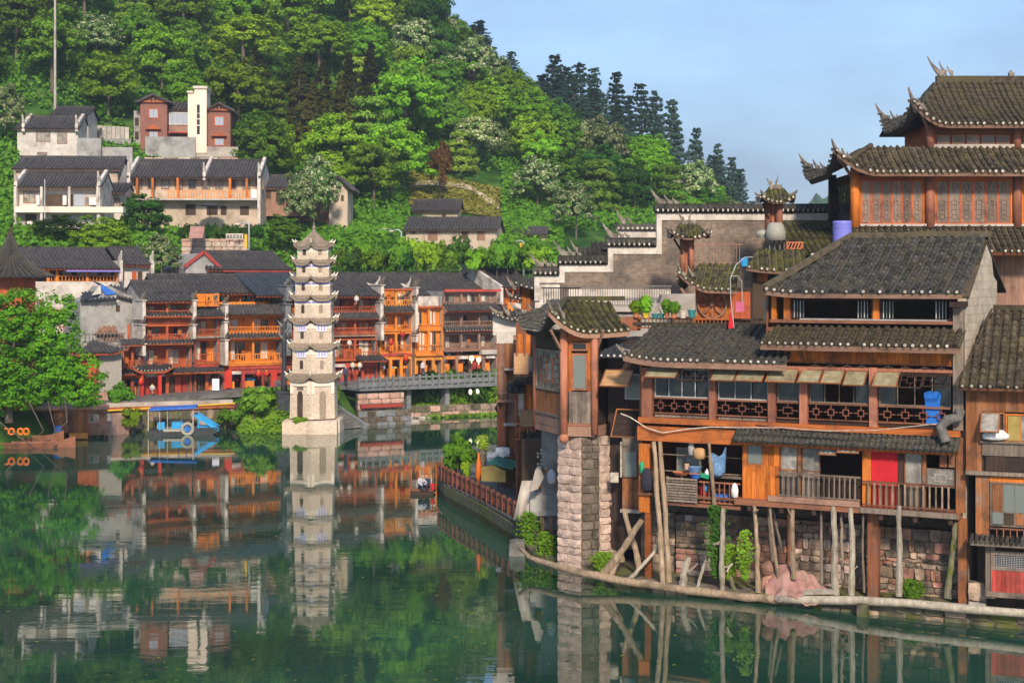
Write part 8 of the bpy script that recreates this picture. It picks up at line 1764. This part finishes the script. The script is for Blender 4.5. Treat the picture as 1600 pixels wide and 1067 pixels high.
# ---- tarpaulin and stones at the waterline
rs3 = random.Random(4); mb = MB(); nx_, ny_ = 34, 18; base = FA
for j in range(ny_ + 1):
    for i in range(nx_ + 1):
        a, b = i / nx_, j / ny_; px = 1196 + 96 * a; h_ = (.15 + .95 * max(0, 1 - abs(a - .28) * 1.8) + .45 * max(0, 1 - abs(a - .75) * 3)) * (1 - b) + .05 * math.sin(a * 19 + b * 5) + noise.noise(Vector((a * 9, b * 4, 1))) * .18 + noise.noise(Vector((a * 45, b * 20, 4))) * .04
        p = FA.pt(px, 938, -1.35 + 1.0 * (1 - b)); mb.v.append((p.x, p.y, .40 + max(0, h_) - .28 * b * (1 + math.sin(a * 11)) * .5))
mb.f = [(j * (nx_ + 1) + i, j * (nx_ + 1) + i + 1, (j + 1) * (nx_ + 1) + i + 1, (j + 1) * (nx_ + 1) + i) for j in range(ny_) for i in range(nx_)]
setm(FA.m); o = put('tarpaulin', mb, M['salmon'], smooth=True); setm(); tag(o, 'crumpled faded pink tarpaulin heaped over the log at the waterline', 'tarpaulin')
for px, py, r_, mt, lb in ((1201, 889, .34, 'stone_r', 'round reddish boulder perched above the pink tarpaulin'), (1206, 915, .5, 'stone_r', 'larger reddish boulder half under the pink tarpaulin')):
    o = put('boulder', MB().lathe([(.1, -.9 * r_), (.7 * r_, -.75 * r_), (r_, -.2 * r_), (.95 * r_, .35 * r_), (.6 * r_, .8 * r_), (.08, .98 * r_)], 12), M[mt], smooth=True); o.location = A_(px, py, -.3); tag(o, lb, 'boulder')
o = put('board', MB().box(-.6, .6, -.15, .15, -.05, .05), M['palelog']); o.location = A_(1280, 924, -1.0); o.rotation_euler = (.2, -.12, FA.a); tag(o, 'pale broken board lying beside the pink tarpaulin', 'board')
o = bpy.data.objects.new('plinth_stone', stone_mesh(M['paving'], .08)); COL.objects.link(o); o.location = at(808, 862, 67.6); o.scale = (.75, .9, 1.1); tag(o, 'square grey stone block at the start of the long log', 'stone')
# creepers
def creeper(px, py0, py1, D, wpx, label, mat='lf_mid', n=800, name='creeper'):
    s = D / F; rs_ = np.random.RandomState(int(px)); zt_2 = rs_.uniform(0, 1, n); w = wpx * s * (.35 + .65 * np.sin(zt_2 * 3.0 + .3)); pts = np.stack([rs_.normal(size=n) * .33 * w, rs_.uniform(-.25, .05, n), -zt_2 * (py1 - py0) * s], 1)
    o = put(name, leaf_mesh(name, pts, rs_.uniform(.05, .12, n), rs_.normal(size=(n, 3)) * .5 + np.array([0, -1, .4]), M[mat], seed=int(px)), None); o.location = at(px, py0, D); tag(o, label, 'creeper')
creeper(1163, 828, 905, 57.6, 20, 'hanging green creeper below the planked bay', 'lf_mid', 500); creeper(1118, 790, 900, 58.6, 26, 'mossy dark creeper around the mossy pole foot', 'lf_dark'); creeper(826, 800, 858, 68.2, 26, 'bright ivy hanging below the little concrete balcony', n=600); creeper(866, 836, 880, 65.5, 24, 'ivy at the left foot of the stone pier', n=400); creeper(851, 830, 872, 66, 18, 'narrow ivy tuft between the balcony props', 'lf_mid')
creeper(944, 862, 896, 62.5, 26, 'green weeds behind the leaning driftwood at the pier', 'lf_mid'); creeper(1140, 850, 905, 58.4, 18, 'weeds on the dark wall behind the bleached forked pole', 'lf_mid'); creeper(1423, 905, 935, 56, 24, 'weeds at the foot of the rubble wall right of the lone bleached pole', 'lf_mid'); creeper(1560, 966, 985, 54.3, 20, 'weeds growing from the quay kerb under the red cage', 'lf_mid'); creeper(905, 466, 482, 67.8, 22, 'small green plant on the grey terrace railing', 'lf_bright', n=150)
# ---- shopfront under the turret house, canopy goods
t = thing('shop_stall', 'dark open shop stall with hanging wares and an orange counter below the turret house', 'stall', at(846, 770, 69), 0); s = 69 / F; zz = lambda py: Z(py, 69) - t.location.z
put('stall_back', MB().box(-30 * s, 28 * s, .8, 1.6, zz(800), zz(690)), M['inside'], t); bx('stall_floor', t, M['conc'], -20 * s, 26 * s, -.4, .8, zz(768) - .1, zz(768))
for k in range(5): bx('orange_slat', t, M['fo'], (-8 + k * 5) * s, (-4 + k * 5) * s, -.3, -.25, zz(762), zz(736))
put('counter_rail', MB().box(-10 * s, 18 * s, -.32, -.24, zz(737), zz(733)), M['fo'], t)
for i in range(4):
    for j in range(7): bx('hanging_ware', t, M['lime' if (i + j) % 3 else 'dark'], (-7 + i * 5.5) * s, (-3.5 + i * 5.5) * s, .2, .3, zz(702 + j * 5.5 + 3), zz(702 + j * 5.5))
put('concrete_balcony', MB().box(-18 * s, 27 * s, -.7, -.55, zz(802), zz(770)).box(-18 * s, 27 * s, -.55, .8, zz(803), zz(800)), M['grey'], t)
for k in range(3): put('balcony_prop', MB().bar(((-12 + k * 14) * s, -.4, zz(845)), ((-14 + k * 14) * s, -.5, zz(803)), .18), M['fb'], t)
o = put('tarpaulin', MB().prism([(-.25, 0, 0), (.1, 0, .12), (.36, 0, .62), (.2, 0, 1.0), (-.02, 0, .95)], (.1, .5, .1)), M['conc']); o.location = at(837, 768, 67.5); tag(o, 'stiff grey sheet folded upright at the edge of the stall', 'tarpaulin')
mb = MB()
for i in range(9):
    a = i / 8; mb.v += [(a * 1.0, .06 * math.sin(i * 2.1), 0), (a * .6 + .38, .05 * math.cos(i * 2.3), 1.75)]
mb.f = [(2 * i, 2 * i + 2, 2 * i + 3, 2 * i + 1) for i in range(8)]
o = put('drape', mb, M['conc'], smooth=True); o.location = at(802, 812, 68.6); sol = o.modifiers.new('thick', 'SOLIDIFY'); sol.thickness = .03; tag(o, 'pale stained sheet draped from the stall edge over the path end', 'cloth')
o = put('jacket', MB().lathe([(.1, 0), (.2, .1), (.2, .45), (.1, .62), (.03, .66)], 10, sy=.5), M['pag_p'], smooth=True); o.location = at(862, 756, 68); tag(o, 'lilac-white jacket hanging at the right of the stall', 'jacket')
# things on the path
o = put('folded_parasol', MB().lathe([(.03, 0), (.05, .15), (.17, .35), (.15, .9), (.06, 1.5), (.02, 1.65)], 10), M['orange_p'], smooth=True); o.location = at(748, 756, 80); tag(o, 'closed orange parasol standing on the path', 'parasol')
o = put('covered_stall', MB().prism([(0, 0, 0), (1.25, -.6, 0), (1.25, -.6, .55), (.6, -.3, .8), (0, 0, .7)], (.5, 1.2, 0)), M['ochre']); o.location = at(752, 751, 79); tag(o, 'ochre canvas covered stall on the path', 'stall')
o = put('tarpaulin', MB().prism([(0, 0, 0), (1.3, -.7, -.25), (1.3, -.7, -.17), (0, 0, .08)], (.5, 1.4, .15)), M['green_tarp']); o.location = at(762, 724, 79); tag(o, 'green tarpaulin spread over the ochre stall', 'tarpaulin')
for k, (px, py, c, m) in enumerate(((772, 713, 'heap of grey sacks behind the green tarpaulin', 'glass_b'), (786, 706, 'pale upper sack on the grey heap', 'cloth_w'))):
    o = bpy.data.objects.new('sack', stone_mesh(M[m], .2)); COL.objects.link(o); o.location = at(px, py, 81); o.scale = (.8, .6, .5); tag(o, c, 'sack')
SH = SHR['mid']
plantthing('bushy_tree', 'bushy dark green tree growing at the bend of the railed path', 'tree', P(715, 742, 86.5), SHR['mid'], STM, (.62, .62, 1.15), 1.0, None, 'trunk', 'crown'); BUSH2 = plantthing('shrub', 'light green shrub at the foot of the bushy tree on the path', 'shrub', P(728, 748, 85), SHR['bright'], STM, (.22, .22, .52), 2, None, 'stem', 'foliage')
pot(754, 742, 82, 12, 42, 'stone_d', 'spiky plant in a tall dark urn on the path', 'lf_yel', 26)
t = thing('lamp_post', 'thin black lamp post on the path left of the timber houses', 'lamp post', P(777, 700, 88)); put('pole', MB().tube([(0, 0, -.8), (0, 0, 2.1)], [.05, .035], 6), M['black'], t); put('lamp_head', MB().lathe([(.05, 2.05), (.12, 2.2), (.13, 2.35), (.03, 2.5)], 8), M['black'], t)
# ---- left bank: pavilion, boathouse, boats
t = thing('round_pavilion', 'many-ribbed conical tile roof of a small wooden pavilion above the big tree', 'pavilion', (X(16, 117), 117, 2.2)); za_, ze_2 = Z(362, 117) - 2.2, Z(436, 117) - 2.2; re = 66 * 117 / F
put('wall', MB().lathe([(re * .6, -2), (re * .6, ze_2 + .1)], 8), M['fr'], t); put('roof', MB().lathe([(re * 1.02, ze_2 + .1), (re * .98, ze_2 + .16), (re * .6, ze_2 + .8), (re * .28, ze_2 + 1.75), (.12, za_ - .2)], 32), M['tile'], t)
rb = MB()
for k in range(40):
    a = 2 * math.pi * k / 40; c, s_ = math.cos(a), math.sin(a); rb.tube([(re * 1.03 * c, re * 1.03 * s_, ze_2 + .17), (re * .6 * c, re * .6 * s_, ze_2 + .84), (re * .28 * c, re * .28 * s_, ze_2 + 1.79), (.14 * c, .14 * s_, za_ - .2)], [.09, .08, .05, .03], 4)
put('tile_rows', rb, M['tile'], t, kind='stuff'); put('finial', MB().lathe([(.2, za_ - .3), (.25, za_ - .1), (.1, za_), (.12, za_ + .15), (.02, za_ + .4)], 8), M['tile_brown'], t)
f = fr2(XY(80, 116.5), XY(138, 117.2)); t = fthing(f, 'boathouse', 'flat-roofed brown plank boathouse cabin standing over the water', 'hut'); u = f.u; z = lambda py: f.z(110, py)
b_ = u(137); planks(t, u(84), b_, z(676), z(641), 0, M['brown'], w=.35); planks(t, u(60), u(84), z(672), z(640), .4, M['dark'], w=.4)
put('roof', MB().box(u(55), u(171), -.4, 2.6, z(640), z(637)), M['fb'], t); put('core', MB().box(u(62), u(166), .46, 2.4, z(680), z(641)), M['inside'], t)
planks(t, b_ + .05, u(168), z(678), z(641), .35, M['fb'], w=.35); bx('post', t, M['orange'], b_ - .05, b_ + .06, -.06, .1, z(690), z(640)); bx('deck', t, M['fy'], u(108), b_, -.5, .2, z(685), z(676)); bx('deck', t, M['fb'], b_ + .06, u(170), .2, 2.4, z(681), z(678))
window(t, u(139), u(147), z(661), z(648), .28, M['lime'], M['glass'], nx=1, fw=.06); window(t, u(148), u(154), z(661), z(648), .28, M['lime'], M['glass_p'], nx=1, fw=.06); bx('notice', t, M['lime'], u(167), u(173), .2, .24, z(659), z(647))
for px in (141, 152, 163): bx('stilt', t, M['greywood'], u(px), u(px + 1.5), .4, .5, -.6, z(681))
f = fr2(XY(168, 119.3), XY(202, 121.5)); t = fthing(f, 'bank_wall', 'pale pink plastered bank wall right of the boathouse', 'wall'); put('wall', MB().box(0, f.u(202), 0, .5, -.5, f.z(185, 646)), M['pinkwall'], t)
def longboat(px0, px1, py, D, label, h=.35):
    s = D / F; t = thing('long_boat', label, 'boat', at((px0 + px1) / 2, py, D)); L_ = (px1 - px0) * s / 2; mb = MB(); ring = []
    for i in range(11):
        a = -1 + .2 * i; w = .7 * (1 - abs(a) ** 2.2 * .95); zb = .08 + .5 * abs(a) ** 3; ring.append([(a * L_, -w, zb + h), (a * L_, -w * .7, -.1), (a * L_, w * .7, -.1), (a * L_, w, zb + h)])
    for r_ in ring: mb.v += r_
    for i in range(10):
        for k in range(3): mb.f.append((4 * i + k, 4 * i + 4 + k, 4 * i + 5 + k, 4 * i + 1 + k))
    mb.f += [(0, 1, 2, 3), (43, 42, 41, 40)]; o = put('hull', mb, M['brown_h'], t); sol = o.modifiers.new('thick', 'SOLIDIFY'); sol.thickness = .07
    for k in range(4): bx('thwart', t, M['fb'], L_ * (-.6 + k * .4), L_ * (-.6 + k * .4) + .25, -.6, .6, h * .7, h * .7 + .06)
    return t
longboat(-40, 118, 698, 111.3, 'long low dark red boat nearest the water on the left bank', .22); longboat(-20, 100, 690, 113.6, 'second long dark boat moored behind the first', .28)
s = 112 / F
for i, px in enumerate((10, 18, 32, 41)):
    mb = MB(); r_ = 4.2 * s; mb.tube([(r_ * math.cos(k * math.pi / 6), 0, r_ * 1.15 * math.sin(k * math.pi / 6)) for k in range(13)], .075, 6); o = put('life_ring', mb, M['orange_p']); o.location = at(px, 674, 112); o.rotation_euler = (.15, 0, rnd.uniform(-.2, .2)); tag(o, ['orange life ring at the outer end of the row on the long boat', 'second orange life ring from the outer end of the row', 'third orange life ring, first of the pair nearer the cabin', 'orange life ring nearest the blue barrel'][i], 'life ring', 'orange life rings on the long boat')
t = thing('barrel', 'blue plastic barrel on the deck beside the boathouse', 'barrel', at(90, 678, 115)); put('barrel', MB().lathe([(.26, 0), (.3, .1), (.3, .5), (.24, .62)], 14), M['blue'], t, smooth=True)
for px, py, w_ in ((6, 655, 60), (60, 652, 26)): pass
f = fr2(XY(230, 119.8), XY(343, 120.6)); t = fthing(f, 'blue_boat', 'blue work boat with a flat canopy on thin posts and a steep ramp', 'boat'); u = f.u; z = lambda py: f.z(285, py)
put('hull', MB().prism([(u(231), 0, -.1), (u(330), 0, -.1), (u(342), 0, z(671)), (u(340), 0, z(668)), (u(231), 0, z(672))], (0, 2.2, 0)), M['blackstone'], t); put('deck', MB().box(u(255), u(300), -.1, 2.2, z(674), z(670)), M['tank'], t)
put('canopy', MB().prism([(u(233), -.2, z(641)), (u(307), -.2, z(638)), (u(307), -.2, z(635.5)), (u(233), -.2, z(638.5))], (0, 2.4, 0)), M['tarp'], t)
for px in (231, 242, 249, 261, 276, 288, 301): bx('canopy_post', t, M['cap'], u(px), u(px + 1.2), .0 if px % 2 else 1.9, .06 if px % 2 else 1.96, z(673), z(640))
put('ramp', MB().prism([(u(300), 0, z(649)), (u(309), 0, z(648)), (u(342), 0, z(669)), (u(341), 0, z(675))], (0, .25, 0)).prism([(u(300), 1.9, z(649)), (u(309), 1.9, z(648)), (u(342), 1.9, z(669)), (u(341), 1.9, z(675))], (0, .25, 0)), M['cyan'], t)
put('ramp_strut', MB().bar((u(310), .1, z(674)), (u(310), .1, z(655)), .1).bar((u(310), .1, z(672)), (u(332), .1, z(668)), .1), M['cyan'], t)
put('engine_cover', MB().box(u(268), u(285), .2, 1.6, z(671), z(660)), M['cyan'], t); put('seat', MB().box(u(246), u(257), .2, .9, z(671), z(660)), M['cyan'], t); put('bow_box', MB().box(u(307), u(326), .3, 1.7, z(674), z(667)), M['cyan'], t)
put('wheel', MB().tube([(u(293) + .42 * math.cos(k * math.pi / 8), -.12, z(670) + .42 * math.sin(k * math.pi / 8)) for k in range(17)], .14, 7), M['tank'], t); put('wheel_hub', MB().lathe([(.24, -.1), (.24, .1)], 10).move(Matrix.Translation((u(293), -.1, z(670))) @ Matrix.Rotation(R(90), 4, 'X')), M['blue'], t)
# ---- lanterns of the far row
def lantern(px, py, label, mat='red', D=None, r=.24):
    D = D or FRW.D(px) - 1.4; t = thing('lantern', label, 'lantern', at(px, py, D)); put('shade', MB().lathe([(.08, -r), (r * .8, -r * .7), (r, 0), (r * .8, r * .7), (.08, r)], 10), M[mat], t, smooth=True); put('cap', MB().lathe([(.1, r), (.1, r + .07)], 8), M['yellow'], t); put('tassel', MB().tube([(0, 0, -r), (0, 0, -r - .22)], .03, 5), M[mat], t); put('cord', MB().tube([(0, 0, r), (0, 0, r + .35)], .012, 4), M['black'], t)
for i, (px, py, lb, m) in enumerate(((634, 560, 'red lantern below the fascia of the bright orange house', 'red'), (557, 467, 'white lantern in the top balcony of the red-brown house', 'lime'), (546, 536, 'pale lantern in the second storey of the red-brown house', 'lime'), (551, 571, 'white lantern at the shop front right of the pagoda', 'lime'), (562, 571, 'second white lantern at the shop front right of the pagoda', 'lime'), (611, 535, 'red lantern in the lower balcony of the bright orange house', 'red'), (629, 522, 'red lantern at the upper balcony rail of the bright orange house', 'red'), (220, 597, 'red lantern at the porch of the dark red house', 'red'), (238, 606, 'pale lantern by the porch of the dark red house', 'lime'), (404, 584, 'red lantern at the shop left of the carved pillar', 'red'), (416, 584, 'second red lantern nearer the carved pillar', 'red'), (737, 560, 'small lit lantern in the dark ground floor of the brown house', 'lamp'), (748, 562, 'second small lit lantern under the brown house', 'lamp'))): lantern(px, py, lb, m)
for i, (px, c) in enumerate(((428, 'red'), (357, 'red'))):
    o = bx('banner_board', thing('shop_banner', ['tall red shop banner with white strips beside the carved pillar', 'tall red shop board under the wide orange house'][i], 'banner', at(px, 606, FRW.D(px) - .5)), M['red'], -.28, .28, 0, .06, 0, 1.6)
o = bx('board', thing('menu_board', 'white shop board with blue print in front of the orange shop', 'sign', at(337, 610, 131)), M['pag_p'], -.3, .3, 0, .05, 0, 1.0)

# floating leaves and scum on the river
rs5 = np.random.RandomState(77); pts = []
while len(pts) < 260:
    px = rs5.uniform(0, 1600); py = rs5.uniform(700, 1067); D = CH * F / (py - HY); x = X(px, D)
    if D < interp(x, [(-4.5, 84), (.5, 66), (4.8, 58.5), (18, 51.5), (40, 42)]) if x > -4.5 else D < 100: pts.append((x, D, .012))
put('floating_leaves', leaf_mesh('floating_leaves', np.array(pts), rs5.uniform(.04, .13, len(pts)), np.tile([0, 0, 1.0], (len(pts), 1)) + rs5.normal(size=(len(pts), 3)) * .02, M['lf_meadow'], seed=2), None, kind='stuff')
